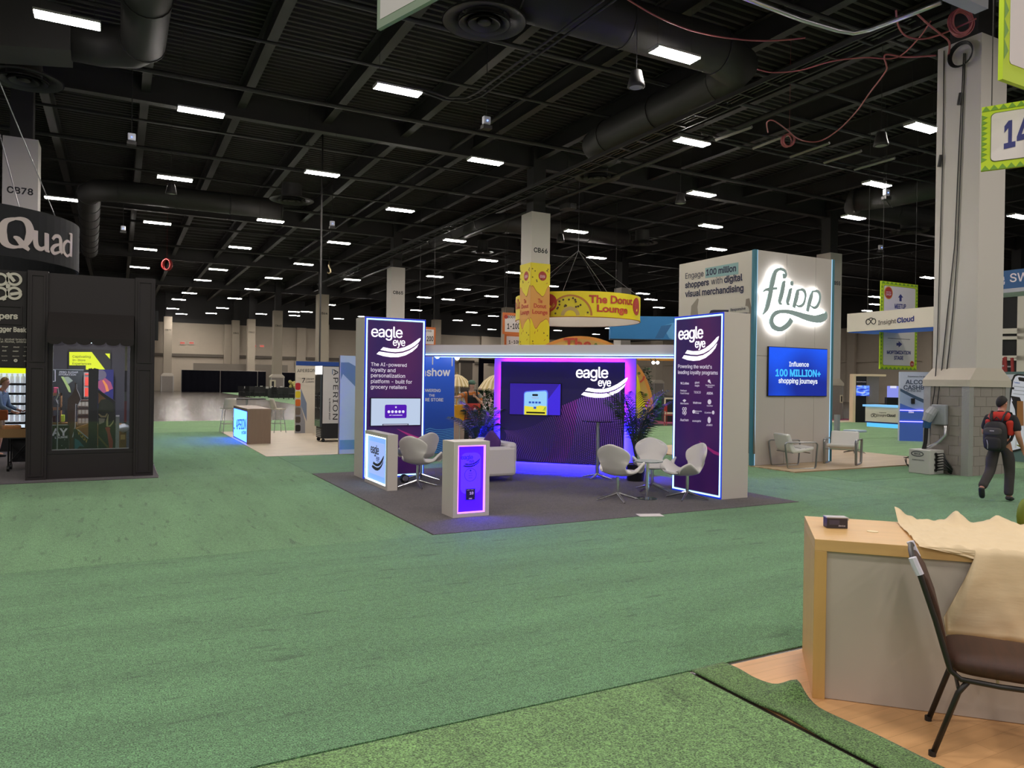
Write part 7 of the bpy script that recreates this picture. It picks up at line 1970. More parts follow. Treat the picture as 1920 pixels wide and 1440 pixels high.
# orange number signs
ORG = mat('orange_print', 'cf7238', .55)
def num_sign(px0, px1, py0, py1, depth, s, lb, small=None, tx=None):
    c = EYE + ray(px0, py1) * depth; t = thing('hanging_sign', lb, 'hanging sign', (c.x, c.y, 0), 0, None)
    a, b = LP(t, px0, py1), LP(t, px1, py0)
    MB().box(a[0], b[0], 0, .05, a[1], b[1]).build('board', ORG, t)
    w = b[0] - a[0]; MB().prism(rrect(a[0] + w * .1, b[0] - w * .1, a[1] + w * .1, b[1] - w * .12, .03), -.006, 0).build('sign_face', SGNW, t)
    x0, x1 = (tx or (px0 + (px1 - px0) * .22, px1 - (px1 - px0) * .16)); text(t, s, (x0, py0 + (py1 - py0) * .75), (x1, py0 + (py1 - py0) * .75), INK, -.008, bold=.020, top=py0 + (py1 - py0) * .48)
    if small: text(t, small, (px0 + 9, py0 + 8.5), (px1 - 8, py0 + 8.5), INK, -.008, bold=.020, ext=.002, res=1); q = LP(t, px0 + 6, py0 + 6); MB().disc(q[0], q[1], .11, -.012, -.006, 14).build('badge', BADGE, t)
    for x in (a[0] + .1, b[0] - .1): MB().tube([(x, .025, b[1]), (x, .025, 12.14)], .008, 4).build('hanger_wire', DARKM, t)
num_sign(942.5, 981, 588, 626, 40, '1-100', 'upper orange hanging sign 1-100 left of the yellow column wrap', 'BOOTHS')
num_sign(946, 981, 627, 650, 41.5, '1-100', 'lower orange hanging sign 1-100 just above the canopy')
num_sign(783, 817, 614, 648, 40, '200', 'orange hanging sign 200 beside the left purple pillar', 'BOOTHS', (800, 812.5))
# right gap between back wall and right pillar
ob = thing('header_beam', 'orange header beam far behind, right of the back wall', 'beam', (24.5, 27.5, 0), -YAW)
a, b = LP(ob, 1180, 675.5), LP(ob, 1285, 670)
MB().box(a[0], b[0], 0, .3, a[1], b[1]).build('beam_board', mat('amber_orange', 'c98a26', .5), ob)
for x in (a[0] + .05, b[0] - .1): MB().box(x, x + .08, .1, .2, 0, a[1]).build('post', mat('pale_post', 'b9b1a0', .6), ob)
text(ob, 'VINYL', (1250, 671.5), (1262, 671.5), INK, -.01, bold=.028, top=667)
gc = thing('crate_counter', 'green slatted crate counter behind the palm', 'counter', tuple((EYE + ray(1240, 770) * 36).xy) + (0,), -YAW)
a, b = LP(gc, 1232, 772), LP(gc, 1247, 744)
MB().box(a[0], b[0], 0, .7, 0, b[1]).build('crate_body', mat('crate_green', '1f7a48', .6), gc)
for k in range(4): MB().box(a[0], b[0], -.02, 0, .1 + k * .24, .2 + k * .24).build('slat', mat('crate_green2', '2a9459', .6), gc)
kc = thing('kiosk_cart', 'cream framed cart behind the red chair', 'cart', tuple((EYE + ray(1258, 768) * 35).xy) + (0,), -YAW)
a, b = LP(kc, 1245, 770), LP(kc, 1268, 746)
MB().box(a[0], b[0], 0, .6, 0, b[1]).build('cart_body', BLACK, kc)
for q in ((a[0], a[0] + .07, .0, b[1]), (a[0] + .07, b[0], b[1] - .07, b[1]), (a[0] + .07, b[0], .38, .46)): MB().box(q[0], q[1], -.03, 0, q[2], q[3]).build('cream_trim', mat('cream_trim', 'd8cfb0', .5), kc)
rc = thing('red_chair', 'small red metal chair by the pink carpet', 'chair', tuple((EYE + ray(1256, 780) * 32).xy) + (0,), .6)
RC = mat('chair_red', 'b02a24', .4)
MB().box(-.2, .2, -.2, .2, .44, .47).build('seat', RC, rc); MB().box(-.2, .2, .18, .2, .62, .92).build('backrest', RC, rc)
for x in (-.18, .18):
    MB().tube([(x, .19, 0), (x, .19, .9)], .015, 5).build('leg', RC, rc); MB().tube([(x, -.18, 0), (x, -.18, .45)], .015, 5).build('leg', RC, rc)
for i, (px, lb) in enumerate(((1225, 'left bright spot lamp under the orange beam'), (1233, 'right bright spot lamp under the orange beam'))):
    c = EYE + ray(px, 680) * 32.8; t = thing('beam_spot', lb, 'spot lamp', c)
    MB().ball((0, 0, 0), .07, 10, 6).build('lamp_head', glow('spot_glow', (1, .97, .92), 14), t, smooth=True); MB().tube([(0, 0, 0), (0, .2, .18)], .02, 5).build('arm', BLACK, t)
# far wall openings seen under the canopy
DK = mat('doorway_dark', '2b2622', .8)
d = thing('roller_door', 'brown roller door in the far wall seen under the canopy', 'door', (V(863, 690, 0, 101.6, 0, 1).x, 101.55, 0))
q = LP(d, 886, 681)
MB().box(0, q[0], 0, .1, 0, q[1]).build('door_slab', mat('roller_brown', '5d554c', .7), d)
MB().box(-.3, q[0] + .3, -.06, 0, q[1], q[1] + .4).build('door_head', DK, d)
for x in (-.3, q[0]): MB().box(x, x + .3, -.06, 0, 0, q[1]).build('door_jamb', WALLM, d)
d = thing('dark_curtain', 'black curtain frame behind the right cream umbrella', 'curtain', (V(898, 690, 0, 70, 0, 1).x, 70, 0))
q = LP(d, 930, 673)
MB().box(0, .55, 0, .1, 0, q[1]).build('side_curtain', DRAPE, d); MB().box(.55, q[0], 0, .1, q[1] - .5, q[1]).build('top_curtain', DRAPE, d)
# ================================================================== near right corner: wood floor, desk, chair
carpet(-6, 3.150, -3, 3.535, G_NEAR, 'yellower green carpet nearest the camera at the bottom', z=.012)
PEACH = wood_mat('peach_wood_floor', 'e6b37c', (1.3, .115), 1.1, .16, .4)
tag(MB().box(0, 8, 0, 6.5, 0, .006).build('booth_flooring', PEACH, loc=(3.2, -2.98, 0)), 'warm peach wood floor under the desk and brown chair', 'booth floor')
# loose carpet strip with a curled corner
def strip(u, v):
    y = 3.53 - v * 5.5
    edge = .26 + .012 * math.sin(v * 24) - .03 * math.exp(-((y - 3.25) / .12) ** 2) + .03 * math.exp(-((y - 2.98) / .05) ** 2)
    x = 3.175 + u * edge
    bump = math.exp(-((y - 2.97) / .10) ** 2)
    z = .018 + .085 * bump * u ** 1.5 + .02 * math.exp(-((y - 2.80) / .14) ** 2) * (1 - u) + .012 * u * (.5 + .5 * math.sin(v * 40))
    return (x, y, z)
m = MB(); m.grid(strip, 10, 150)
tag(m.build('carpet_strip', carpet_mat('green_pile_strip', (.13, .25, .075), 'Y', .15), smooth=True, solid=.012), 'narrow loose green carpet strip with a curled corner over the wood floor', 'carpet')
DW = wood_mat('desk_maple', 'dcb173', None, 1.0, .10, .4)
DWZ = wood_mat('desk_maple_leg', 'd2a664', None, 1.0, .10, .4, along='Z')
dk = thing('reception_desk', 'maple reception desk with a pale grey front panel', 'desk', (3.545, 2.935, .006), math.radians(-45.5))
DL, DD, DH, T_ = 3.4, .79, .915, .066
MB().box(0, T_, 0, DD, 0, DH - T_).build('end_leg', DWZ, dk, bevel=.002)
MB().box(0, DL, 0, DD, DH - T_, DH).build('desktop', DW, dk, bevel=.002)
MB().box(DL - T_, DL, 0, DD, 0, DH - T_).build('end_leg', DWZ, dk)
MB().box(T_, DL - T_, .018, .04, 0.004, DH - T_).build('front_panel', mat('desk_front_grey', 'bfb4a8', .5), dk)
# small box and tag
p = LP(dk, 1549, 988, .42); p = G(1567, 989, .921)
t = thing('small_box', 'small black and silver box on the desk top', 'box', (p.x, p.y, .922), math.radians(-33))
MB().box(-.065, .06, -.035, .035, 0, .062).build('box_body', mat('box_charcoal', '38333a', .5, noise=.2, nscale=40), t, bevel=.002)
MB().box(-.066, .061, -.036, .036, .062, .068).build('silver_lid', mat('silver_foil', (.55, .55, .57), .3, .7), t)
MB().box(.06, .075, -.01, .01, .045, .062).build('lid_tab', WHITE, t)
text(t, 'device', (.005, .012), (.045, .012), WINK, -.0355, loc=True, ext=.0005)
MB().box(-.05, .01, -.0362, -.035, .022, .05).build('print_patch', mat('box_purple', '4a4457', .5), t)
p = G(1636, 997, .921)
tag(MB().lathe([(0, 0), (.032, 0), (.032, .002), (0, .003)], 20).build('round_sticker', mat('pale_gold_sticker', 'e6cf9c', .4), loc=(p.x, p.y, .922)), 'pale round sticker lying on the desk top', 'sticker')
# foam wrapping sheet
xa = LP(dk, 1722, 1030)[0]; xb = LP(dk, 1828, 1058)[0]
XL = 3.2
def foam(u, v):
    x = xa + (XL - xa) * u ** 1.6
    s = max(0, min(1, (x - xa) / (xb - xa)))
    long_ = x > xb
    hang = .05 * s if not long_ else .05 + .42 * min(1, (x - xb) / .012)
    rip = .007 * math.sin(x * 23 + v * 17) + .005 * math.sin(x * 51 - v * 29) + .004 * math.sin(x * 13 + v * 61) + .003 * math.sin(x * 90 + v * 40)
    if v <= .6:
        q = v / .6; y = DD * 1.0 * (1 - q) + .0 * q
        lift = max(0, 1 - q * 6)
        pk = .075 * max(math.exp(-((x - xa) / .07) ** 2), .9 * math.exp(-((x - xa - .38) / .05) ** 2), .6 * math.exp(-((x - xa - .62) / .09) ** 2), .5 * math.exp(-((x - xa - 1.0) / .2) ** 2)) + .01
        return (x + .02 * (1 - q) * (1 - s), y + lift * .03, DH + .006 + abs(rip) + lift * pk)
    q = (v - .6) / .4
    curl = math.exp(-((x - xb - .012) / .07) ** 2) if long_ else 0
    xx = x - .16 * curl * q ** 1.3
    y = -.010 - .045 * curl * math.sin(PI * min(1, q * 1.1)) - .008 * q + rip * q * .6
    return (xx, y, DH + .006 - hang * q)
m = MB(); m.grid(foam, 150, 40)
FOAM = mat('foam_sheet', 'e6cfa8', .65, noise=.05, nscale=4, stretch=(1, 5, 5), bump=.15)
o = m.build('packing_sheet', FOAM, None, smooth=True, solid=.0015, loc=dk.location, rz=dk.rotation_euler.z)
tag(o, 'crumpled translucent packing sheet draped over the right part of the desk', 'packing sheet')
# banquet chair
ch = thing('banquet_chair', 'brown upholstered banquet chair with black legs in the near right corner', 'chair', (3.86, 2.11, .006), math.radians(35))
FRM = mat('chair_black_frame', (.016, .012, .010), .4); UPH = wood_mat('brown_upholstery', '3f2213', None, 2, .5, .6)
w = .215
def super_ball(c, rx, ry, rz, e, nm, m_, p_):
    sg = lambda x: math.copysign(abs(x) ** e, x)
    q = MB(); q.grid(lambda u, v: (c[0] + rx * sg(math.sin(PI * v)) * sg(math.cos(2 * PI * u)), c[1] + ry * sg(math.sin(PI * v)) * sg(math.sin(2 * PI * u)), c[2] - rz * math.copysign(abs(math.cos(PI * v)) ** .7, math.cos(PI * v))), 40, 20)
    return q.build(nm, m_, p_, smooth=True)
super_ball((0, -.015, .455), .228, .238, .052, .42, 'seat', UPH, ch)
for s in (-1, 1):
    x = s * w
    MB().tube([(x, .36, .93), (x, .335, .86), (x, .27, .66), (x, .225, .50), (x, .205, .43), (x, .16, .395), (x, .0, .39), (x, -.24, .40)], .0135, 8).build('side_frame', FRM, ch, smooth=True)
    MB().tube([(x * .98, .13, .39), (x * .99, .17, .33), (x, .275, .0)], .0135, 8).build('rear_leg', FRM, ch, smooth=True)
    MB().tube([(x * .98, -.14, .39), (x * .99, -.19, .33), (x, -.24, .0)], .0135, 8).build('front_leg', FRM, ch, smooth=True)
    for y in (.275, -.24): MB().tube([(x, y, 0), (x, y, .025)], .017, 8).build('foot_cap', WIRE, ch)
bk = MB()
bkp = [(.215, .49), (.25, .60), (.285, .72), (.325, .85), (.352, .915)]
bk.add([(sx * .205, y - .028 * math.sin(PI * (i + .35) / 4.7), z) for i, (y, z) in enumerate(bkp) for sx in (-1, 1)] + [(sx * .205, y + .012, z) for y, z in bkp for sx in (-1, 1)],
       [(2 * i, 2 * i + 1, 2 * i + 3, 2 * i + 2) for i in range(4)] + [(10 + 2 * i, 12 + 2 * i, 13 + 2 * i, 11 + 2 * i) for i in range(4)] + [(2 * i, 2 * i + 2, 12 + 2 * i, 10 + 2 * i) for i in range(4)] + [(2 * i + 1, 11 + 2 * i, 13 + 2 * i, 2 * i + 3) for i in range(4)] + [(0, 10, 11, 1), (8, 9, 19, 18)])
bk.build('backrest', UPH, ch, bevel=.01, smooth=True)
MB().tube([(-w, .36, .93), (-w * .9, .372, .945), (0, .376, .95), (w * .9, .372, .945), (w, .36, .93)], .0135, 8).build('top_rail', FRM, ch, smooth=True)
MB().tube([(-w, .17, .35), (w, .17, .35)], .009, 8).build('cross_bar', FRM, ch)
wl = mat('white_edge_protector', 'd6d4e2', .4)
for s in (-1, 1): MB().tube([(s * w, .374, .955), (s * w, .362, .925), (s * w, .340, .875)], .019, 8).build('white_corner_cap', wl, ch)
MB().tube([(.18, -.02, .37), (.18, .02, .37)], .03, 12).build('ganging_knob', FRM, ch)
MB().box(.1, .13, -.03, -.02, .28, .4).build('care_label', mat('pale_label', 'c8c2a8', .7), ch)
# ================================================================== people
SKIN = mat('skin', 'b9836a', .55); SKIN2 = mat('skin_fair', 'd0a08a', .55)
def skin(name, V_, E_, m, parent, roots=(0,), sub=2, smooth=True):
    """V_: list of (x, y, z, rx, ry); one skinned surface"""
    me = bpy.data.meshes.new(name); me.from_pydata([v[:3] for v in V_], E_, [])
    o = bpy.data.objects.new(name, me); COL.objects.link(o); o.parent = parent
    md = o.modifiers.new('skin', 'SKIN'); md.use_smooth_shade = True; md.branch_smoothing = .4
    for i, v in enumerate(V_):
        s = me.skin_vertices[0].data[i]; s.radius = (v[3], v[4] if len(v) > 4 else v[3]); s.use_root = i in roots
    s_ = o.modifiers.new('sub', 'SUBSURF'); s_.levels = sub; s_.render_levels = sub
    me.materials.append(m)
    return o
def hand_chain(V_, E_, roots, wrist, palm_dir, thumb_side, curl):
    """five separate fingers rooted inside the palm, plus the thumb from the palm's side"""
    w = Vector(wrist); d = Vector(palm_dir).normalized(); s = Vector(thumb_side).normalized(); n = d.cross(s).normalized() * curl
    pal = w + d * .075
    for k, (off, L) in enumerate(((.030, .070), (.010, .078), (-.010, .072), (-.029, .056))):
        a = pal + s * off; b = a + (d * .9 + n * .35).normalized() * L * .5; c = b + (d * .55 + n * .85).normalized() * L * .5
        i = len(V_); roots.append(i)
        V_ += [(*(a - d * .02), .0095), (*a, .009), (*b, .0085), (*c, .007)]; E_ += [(i, i + 1), (i + 1, i + 2), (i + 2, i + 3)]
    a = w + d * .03 + s * .03; b = a + (s * .7 + d * .7).normalized() * .035; c = b + (d * .9 + n * .3 + s * .2).normalized() * .03
    i = len(V_); roots.append(i); V_ += [(*(a - s * .02), .011), (*a, .011), (*b, .009), (*c, .0075)]; E_ += [(i, i + 1), (i + 1, i + 2), (i + 2, i + 3)]
def person(label, loc, rz, J, skin_m, shirt_m, pants_m, shoe_m, hair_m, long_sleeve=False, shorts=False, hair='short', head_yaw=0.0):
    t = thing('person', label, 'person', loc, rz)
    P = {k: Vector(v) for k, v in J.items()}
    V_, E_ = [], []
    idx = {}
    def add(k, p, rx, ry=None): idx[k] = len(V_); V_.append((p[0], p[1], p[2], rx, ry or rx)); return idx[k]
    def con(a, b): E_.append((idx[a], idx[b]))
    add('pelvis', P['pelvis'], .125, .10); add('waist', P['waist'], .115, .09); add('chest', P['chest'], .14, .10)
    add('neckb', P['neckb'], .062); add('neck', P['neck'], .055)
    f = Vector((math.sin(head_yaw), -math.cos(head_yaw), 0)); h = P['head']
    add('jaw', h + f * .012 + Vector((0, 0, -.075)), .060, .066); add('mid', h + Vector((0, 0, .0)), .076, .090); add('crown', h + Vector((0, 0, .065)), .070, .082); add('top', h - f * .005 + Vector((0, 0, .105)), .042, .05)
    for a, b in (('pelvis', 'waist'), ('waist', 'chest'), ('chest', 'neckb'), ('neckb', 'neck'), ('neck', 'jaw'), ('jaw', 'mid'), ('mid', 'crown'), ('crown', 'top')): con(a, b)
    for s in 'RL':
        add(s + 'sh', P[s + 'sh'], .062); add(s + 'el', P[s + 'el'], .042); add(s + 'fm', P[s + 'el'].lerp(P[s + 'wr'], .35), .041); add(s + 'wr', P[s + 'wr'], .027, .024)
        d = P[s + 'hand'] - P[s + 'wr']; d.normalize(); add(s + 'palm', P[s + 'wr'] + d * .06, .036, .020)
        con('chest', s + 'sh'); con(s + 'sh', s + 'el'); con(s + 'el', s + 'fm'); con(s + 'fm', s + 'wr'); con(s + 'wr', s + 'palm')
        add(s + 'hip', P[s + 'hip'], .088); add(s + 'kn', P[s + 'kn'], .058); add(s + 'calf', P[s + 'kn'].lerp(P[s + 'an'], .3), .056); add(s + 'an', P[s + 'an'], .038)
        add(s + 'ball', P[s + 'an'].lerp(P[s + 'toe'], .7), .036)
        con('pelvis', s + 'hip'); con(s + 'hip', s + 'kn'); con(s + 'kn', s + 'calf'); con(s + 'calf', s + 'an'); con(s + 'an', s + 'ball')
    roots = [0]
    # nose and ears belong to the same surface
    i = len(V_); roots.append(i); V_ += [(*(h + f * .07 + Vector((0, 0, -.012))), .014), (*(h + f * .094 + Vector((0, 0, -.026))), .012)]; E_.append((i, i + 1))
    sd = Vector((f.y, -f.x, 0))
    for q in (-1, 1):
        i = len(V_); roots.append(i); V_ += [(*(h + sd * q * .066 + Vector((0, 0, .01))), .016, .01), (*(h + sd * q * .082 + f * -.01 + Vector((0, 0, -.02))), .014, .008)]; E_.append((i, i + 1))
    for s in 'RL':
        d = P[s + 'hand'] - P[s + 'wr']; hand_chain(V_, E_, roots, P[s + 'wr'], d, P[s + 'th'] if s + 'th' in P else Vector((0, -1, .2)), 1 if s == 'R' else -1)
    skin('body', V_, E_, skin_m, t, roots)
    # face
    for q in (-1, 1):
        MB().ball(tuple(h + f * .066 + sd * q * .029 + Vector((0, 0, .014))), .010, 8, 6).build('eye', mat('eye_dark', '241a16', .3), t, smooth=True)
    c = h + f * .068 + Vector((0, 0, -.055)); MB().tube([c - sd * .024, c + f * .006, c + sd * .024], .007, 6).build('mouth', mat('lip', '8f5148', .5), t)
    # shirt
    V_, E_, idx_ = [], [], {}
    def a2(k, p, rx, ry=None): idx_[k] = len(V_); V_.append((p[0], p[1], p[2], rx, ry or rx))
    a2('hem', P['pelvis'] + Vector((0, 0, .0)), .138, .112); a2('waist', P['waist'], .148, .118); a2('chest', P['chest'], .165, .125); a2('yoke', P['chest'].lerp(P['neckb'], .62), .115, .095); a2('col', P['neckb'] + Vector((0, 0, .01)), .072)
    E_ += [(0, 1), (1, 2), (2, 3), (3, 4)]
    for s in 'RL':
        a2(s + 'sh', P[s + 'sh'] + Vector((0, 0, -.005)), .078); E_.append((idx_['chest'], idx_[s + 'sh']))
        if long_sleeve: 
            a2(s + 'el', P[s + 'el'], .056); a2(s + 'cuff', P[s + 'el'].lerp(P[s + 'wr'], .9), .038); E_ += [(idx_[s + 'sh'], idx_[s + 'el']), (idx_[s + 'el'], idx_[s + 'cuff'])]
        else:
            a2(s + 'cuff', P[s + 'sh'].lerp(P[s + 'el'], .85), .066); E_.append((idx_[s + 'sh'], idx_[s + 'cuff']))
    skin('shirt', V_, E_, shirt_m, t)
    # trousers
    V_, E_, idx_ = [], [], {}
    a2('pel', P['pelvis'], .15, .118); a2('belt', P['pelvis'].lerp(P['waist'], .4), .14, .11); E_.append((0, 1))
    for s in 'RL':
        a2(s + 'hip', P[s + 'hip'], .108); a2(s + 'kn', P[s + 'kn'], .078 if not shorts else .095); E_ += [(0, idx_[s + 'hip']), (idx_[s + 'hip'], idx_[s + 'kn'])]
        if not shorts:
            a2(s + 'sh2', P[s + 'kn'].lerp(P[s + 'an'], .5), .072); a2(s + 'cuff', P[s + 'an'] + (P[s + 'kn'] - P[s + 'an']).normalized() * .0, .07); E_ += [(idx_[s + 'kn'], idx_[s + 'sh2']), (idx_[s + 'sh2'], idx_[s + 'cuff'])]
    skin('trousers' if not shorts else 'shorts', V_, E_, pants_m, t)
    for s in 'RL':
        a, b = P[s + 'an'], P[s + 'toe']; d = (b - a); u = d.normalized()
        skin('shoe', [(*(a - u * .035 + Vector((0, 0, -.02))), .045, .045), (*(a + Vector((0, 0, -.03)) + u * .04), .047, .042), (*(a.lerp(b, .6) + Vector((0, 0, -.012))), .048, .032), (*b, .035, .022)], [(0, 1), (1, 2), (2, 3)], shoe_m, t, (1,))
    if hair == 'short':
        q = MB()
        def hp(u, v):
            a = 2 * PI * u; b = PI * (.50 - .20 * math.cos(a) + .03 * math.cos(2 * a)) * v
            p = sd * (.073 * math.sin(b) * math.sin(a)) + f * (.086 * math.sin(b) * math.cos(a) - .006) + Vector((0, 0, .108 * math.cos(b) + .010))
            return tuple(h + p)
        q.grid(hp, 24, 10)
        q.build('hair', hair_m, t, smooth=True, solid=.008)
    return t, P, f, h
BLKC = mat('black_cloth', (.012, .012, .014), .85); GREYT = mat('charcoal_trousers', '3b3735', .85, noise=.15, nscale=10); REDC = mat('red_cloth', 'c23325', .8)
# --- walker with the backpack
J = dict(pelvis=(0, .02, .90), waist=(0, .02, 1.08), chest=(0, .03, 1.25), neckb=(0, .01, 1.395), neck=(0, -.005, 1.45), head=(0, -.02, 1.56),
         Rsh=(-.185, .02, 1.345), Rel=(-.255, .06, 1.06), Rwr=(-.275, -.08, .85), Rhand=(-.275, -.12, .75), Lsh=(.185, .02, 1.345), Lel=(.245, .0, 1.07), Lwr=(.20, -.20, 1.00), Lhand=(.17, -.29, .99),
         Rhip=(-.095, .0, .86), Rkn=(-.105, -.07, .47), Ran=(-.105, -.03, .085), Rtoe=(-.115, -.19, .035), Lhip=(.095, .03, .86), Lkn=(.10, .13, .48), Lan=(.10, .47, .235), Ltoe=(.10, .44, .065), Rth=(.2, -1, .3), Lth=(0, 0, 1))
g = G(1874, 940)
wk, P, f, h = person('person in a black and red shirt with a black backpack walking past the column', (g.x - .02, g.y - .02, .008), math.radians(100), J, SKIN, BLKC, GREYT, mat('black_shoe', (.01, .01, .011), .5), mat('dark_hair', (.012, .009, .008), .7), head_yaw=-.35)
yk = skin('red_yoke', [(-.15, .055, 1.335, .070, .078), (-.08, .07, 1.35, .078, .085), (0, .075, 1.36, .075, .085), (.08, .07, 1.35, .078, .085), (.15, .055, 1.335, .070, .078)], [(0, 1), (1, 2), (2, 3), (3, 4)], REDC, wk, (2,))
for s in (-1, 1): MB().grid(lambda u, v: (s * (.155 + .028 * math.sin(PI * u)), .155 - .05 * v - .12 * u * 0, 1.30 - .30 * v + 0 * u), 1, 1)
skin('red_side_panel', [(-.145, .11, 1.30, .05, .06), (-.165, .09, 1.17, .03, .06), (-.16, .08, 1.05, .02, .05)], [(0, 1), (1, 2)], REDC, wk, (0,))
skin('red_side_panel', [(.145, .11, 1.30, .05, .06), (.165, .09, 1.2, .03, .05)], [(0, 1)], REDC, wk, (0,))
skin('shirt_collar', [(-.05, .03, 1.42, .02), (0, .06, 1.43, .022), (.05, .03, 1.42, .02)], [(0, 1), (1, 2)], BLKC, wk, (1,))
bp_ = thing('backpack', 'black backpack with grey zip on the back of the walking person', 'backpack', wk.location, math.radians(100))
BPM = mat('backpack_black', (.016, .015, .016), .7); BPG = mat('backpack_grey', (.06, .055, .055), .7)
def sball(c, rx, ry, rz, e, nm, m_, p_):
    sg = lambda x: math.copysign(abs(x) ** e, x)
    q = MB(); q.grid(lambda u, v: (c[0] + rx * sg(math.sin(PI * v)) * sg(math.cos(2 * PI * u)), c[1] + ry * sg(math.sin(PI * v)) * sg(math.sin(2 * PI * u)), c[2] - rz * sg(math.cos(PI * v))), 28, 18)
    return q.build(nm, m_, p_, smooth=True)
sball((0, .255, 1.04), .155, .115, .235, .6, 'pack_body', BPM, bp_)
sball((0, .345, .935), .12, .065, .11, .6, 'front_pocket', BPM, bp_)
sball((0, .335, 1.12), .125, .05, .065, .6, 'upper_pocket', BPG, bp_)
MB().tube([(.09, .375, 1.01), (.06, .405, .98), (.045, .413, .92), (.05, .40, .85)], .006, 6).build('zip', mat('zip_silver', (.5, .5, .52), .4, .6), bp_)
MB().box(-.03, .03, .384, .388, 1.125, 1.14).build('pack_label', mat('pack_label', 'b5b3b0', .5), bp_)
for s in (-1, 1):
    MB().tube([(s * .06, .20, 1.22), (s * .09, .165, 1.37), (s * .10, .08, 1.43), (s * .115, -.03, 1.41), (s * .13, -.11, 1.30), (s * .15, -.10, 1.12), (s * .15, .05, .98), (s * .12, .17, .92)], .024, 8, flat=.45).build('shoulder_strap', BPM, bp_, smooth=True)
MB().tube([(-.04, .2, 1.30), (0, .2, 1.345), (.04, .2, 1.30)], .010, 6).build('grab_loop', BPM, bp_)
# lime strap in the hand
c = wk.matrix_world if False else None
a = math.radians(100); hx, hy = J['Rhand'][0], J['Rhand'][1]
wx, wy = wk.location.x + hx * math.cos(a) - hy * math.sin(a), wk.location.y + hx * math.sin(a) + hy * math.cos(a)
u = Vector((R0.x, R0.y, 0))
m = MB(); P_ = [Vector((wx, wy, .90)) - u * .10 + Vector((0, 0, .015)), Vector((wx, wy, .88)) - u * .02, Vector((wx, wy, .885)) + u * .08, Vector((wx, wy, .93)) + u * .22, Vector((wx, wy, .95)) + u * .36]
m.tube(P_, [.02, .035, .04, .035, .02], 8, flat=.4)
tag(m.build('lime_cloth', mat('lime_cloth', 'a9b52c', .7), smooth=True), 'folded lime green cloth at the hand of the walking person', 'cloth')
# green leaf at the right edge
g = G(1930, 985)
t = thing('potted_plant', 'big olive green leaf poking in at the right edge above the desk', 'plant', (5.66, 2.88, 0.0))
MB().lathe([(0, 0), (.12, 0), (.16, .3), (0, .3)], 16).build('pot', POT, t)
for k, (dx, h_) in enumerate(((-.06, .98), (.12, .9), (.02, .8))):
    MB().tube([(0, 0, .3), (dx * .4, 0, .6), (dx, 0, h_ - .18)], .012, 6).build('stem', STEM, t)
    MB().ball((dx, 0, h_ - .06), .12, 12, 8, sc=(.75, .25, 1.0)).build('leaf', mat('olive_leaf', (.16, .22, .02), .5), t, smooth=True)
# --- person in a cap
d0 = 20.0; c = EYE + ray(884, 714) * d0
J = dict(pelvis=(0, 0, .98), waist=(0, 0, 1.16), chest=(0, 0, 1.36), neckb=(0, -.01, 1.52), neck=(0, -.02, 1.575), head=(0, -.035, 1.69),
         Rsh=(-.20, 0, 1.46), Rel=(-.38, -.14, 1.36), Rwr=(-.60, -.20, 1.37), Rhand=(-.70, -.21, 1.36), Lsh=(.20, 0, 1.46), Lel=(.27, -.08, 1.20), Lwr=(.05, -.24, 1.38), Lhand=(-.04, -.28, 1.42),
         Rhip=(-.10, 0, .94), Rkn=(-.11, -.02, .5), Ran=(-.12, .02, .085), Rtoe=(-.14, -.16, .035), Lhip=(.10, 0, .94), Lkn=(.11, -.02, .5), Lan=(.12, .02, .085), Ltoe=(.14, -.16, .035), Rth=(0, 0, 1), Lth=(0, 0, 1))
cp, P, f, h = person('person in a green cap with orange striped shirt and long red apron', (c.x, c.y, .0), math.radians(-28 + 20), J, SKIN2, mat('orange_stripe_shirt', 'c8742f', .8, noise=.6, nscale=9, stretch=(9, .3, .3)), mat('dark_trousers', '1d1a1b', .8), mat('black_shoe', (.01, .01, .011), .5), mat('brown_hair', '3a281c', .7), head_yaw=.45)
CAPG = mat('cap_green', '4f6a58', .8)
MB().ball(tuple(h + Vector((0, 0, .062))), .098, 16, 10, sc=(1, 1.08, .78)).build('cap_crown', CAPG, cp, smooth=True)
q = MB(); sd = Vector((f.y, -f.x, 0)); b = h + Vector((0, 0, .052))
q.add([tuple(b + f * .06 + sd * .085), tuple(b + f * .15 + sd * .06 + Vector((0, 0, -.01))), tuple(b + f * .175), tuple(b + f * .15 - sd * .06 + Vector((0, 0, -.01))), tuple(b + f * .06 - sd * .085)], [(0, 1, 2, 3, 4)])
q.build('cap_peak', CAPG, cp, solid=.012)
skin('grey_sleeve', [(-.20, 0, 1.46, .085), (-.30, -.09, 1.40, .078)], [(0, 1)], mat('grey_tee', '87857f', .8), cp); skin('grey_sleeve', [(.20, 0, 1.46, .085), (.25, -.05, 1.30, .078)], [(0, 1)], mat('grey_tee', '87857f', .8), cp)
AP = MB(); AP.grid(lambda u, v: ((u - .5) * .30, -.155 - .02 * math.sin(PI * u), 1.42 - .46 * v), 6, 6); AP.build('black_bib', BLKC, cp, smooth=True, solid=.01)
for s in (-1, 1): MB().tube([(s * .12, -.15, 1.42), (s * .13, -.06, 1.56), (s * .08, .06, 1.56)], .02, 6, flat=.4).build('bib_strap', BLKC, cp)
AP = MB(); AP.grid(lambda u, v: ((u - .5) * (.40 + .10 * v), -.175 - .03 * math.sin(PI * u) - .01 * math.sin(12 * u), 1.20 - .50 * v), 12, 4); AP.build('red_apron', mat('apron_red', 'a32a1c', .8), cp, smooth=True, solid=.01)
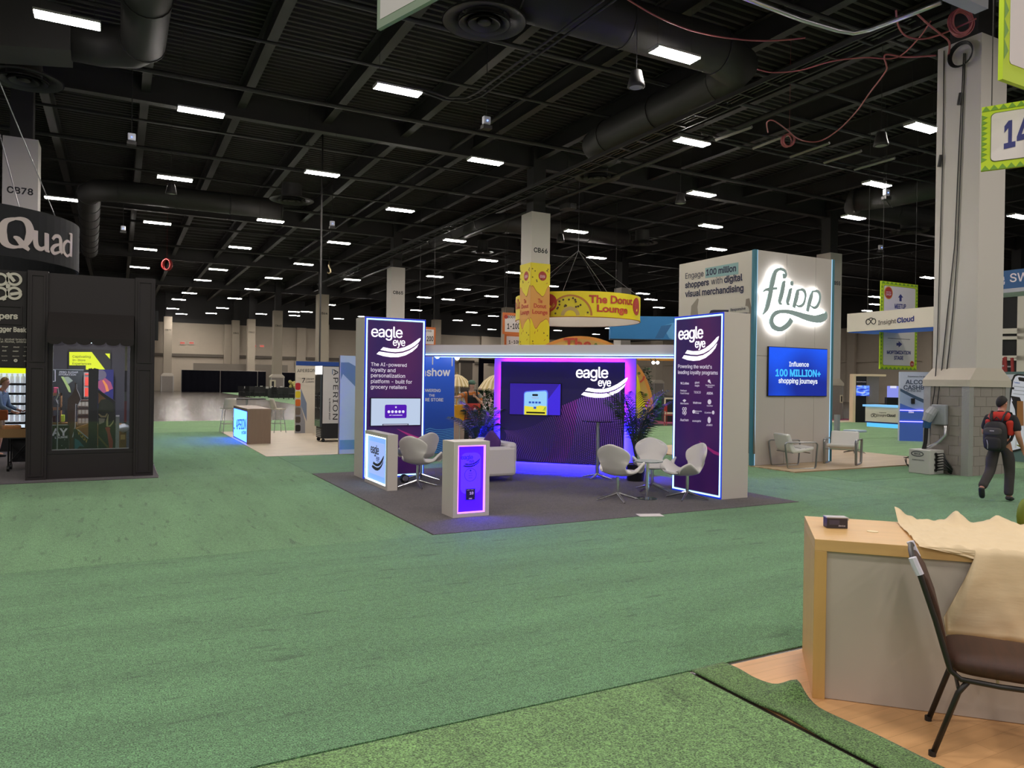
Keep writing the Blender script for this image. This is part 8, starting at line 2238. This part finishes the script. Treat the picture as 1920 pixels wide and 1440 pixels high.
for x in (-.17, .14): MB().tube([(x, -.20, 1.2), (x * 1.1, -.205, .95), (x * 1.22, -.205, .70)], .014, 6, flat=.3).build('yellow_stripe', mat('stripe_yellow', 'd8a63a', .7), cp)
# --- person at the left edge
g = Vector((-2.28, 19.3, .012)); c = V(-4, 842, 0, 19.3, 0, 1)
J = dict(pelvis=(0, .02, .92), waist=(0, 0, 1.1), chest=(0, -.02, 1.29), neckb=(0, -.05, 1.44), neck=(0, -.075, 1.495), head=(0, -.10, 1.605),
         Rsh=(-.2, -.03, 1.385), Rel=(-.25, -.10, 1.10), Rwr=(-.22, -.33, .98), Rhand=(-.2, -.42, .94), Lsh=(.2, -.03, 1.385), Lel=(.25, -.08, 1.10), Lwr=(.2, -.30, 1.0), Lhand=(.18, -.4, .97),
         Rhip=(-.10, .02, .88), Rkn=(-.11, -.06, .48), Ran=(-.11, .0, .085), Rtoe=(-.12, -.18, .035), Lhip=(.10, .03, .88), Lkn=(.11, .02, .48), Lan=(.11, .14, .085), Ltoe=(.12, -.04, .035), Rth=(1, 0, .3), Lth=(-1, 0, .3))
lp, P, f, h = person('person in a blue striped sweater and khaki shorts at the left edge', (c.x + .02, c.y, .012), math.radians(78), J, SKIN2, mat('blue_striped_sweater', '6d87a3', .85, noise=.3, nscale=6, stretch=(.2, .2, 8)), mat('khaki_cloth', '8d7b5e', .85), mat('black_shoe', (.01, .01, .011), .5), mat('sandy_hair', '8a7048', .7), long_sleeve=True, shorts=True)
skin('orange_collar', [(-.06, -.05, 1.455, .03), (0, -.0, 1.46, .03), (.06, -.05, 1.455, .03)], [(0, 1), (1, 2)], mat('collar_orange', 'c9662b', .8), lp, (1,))
a = math.radians(78); hx, hy = -.2, -.36
wx, wy = lp.location.x + hx * math.cos(a) - hy * math.sin(a), lp.location.y + hx * math.sin(a) + hy * math.cos(a)
tag(MB().box(-.1, .1, -.05, .05, -.2, .02).build('snack_bag', mat('orange_brown_pack', 'b5602a', .5, noise=.3, nscale=20), loc=(wx - .22, wy - .06, 1.02), bevel=.02), 'orange brown bag held by the person at the left edge', 'bag')
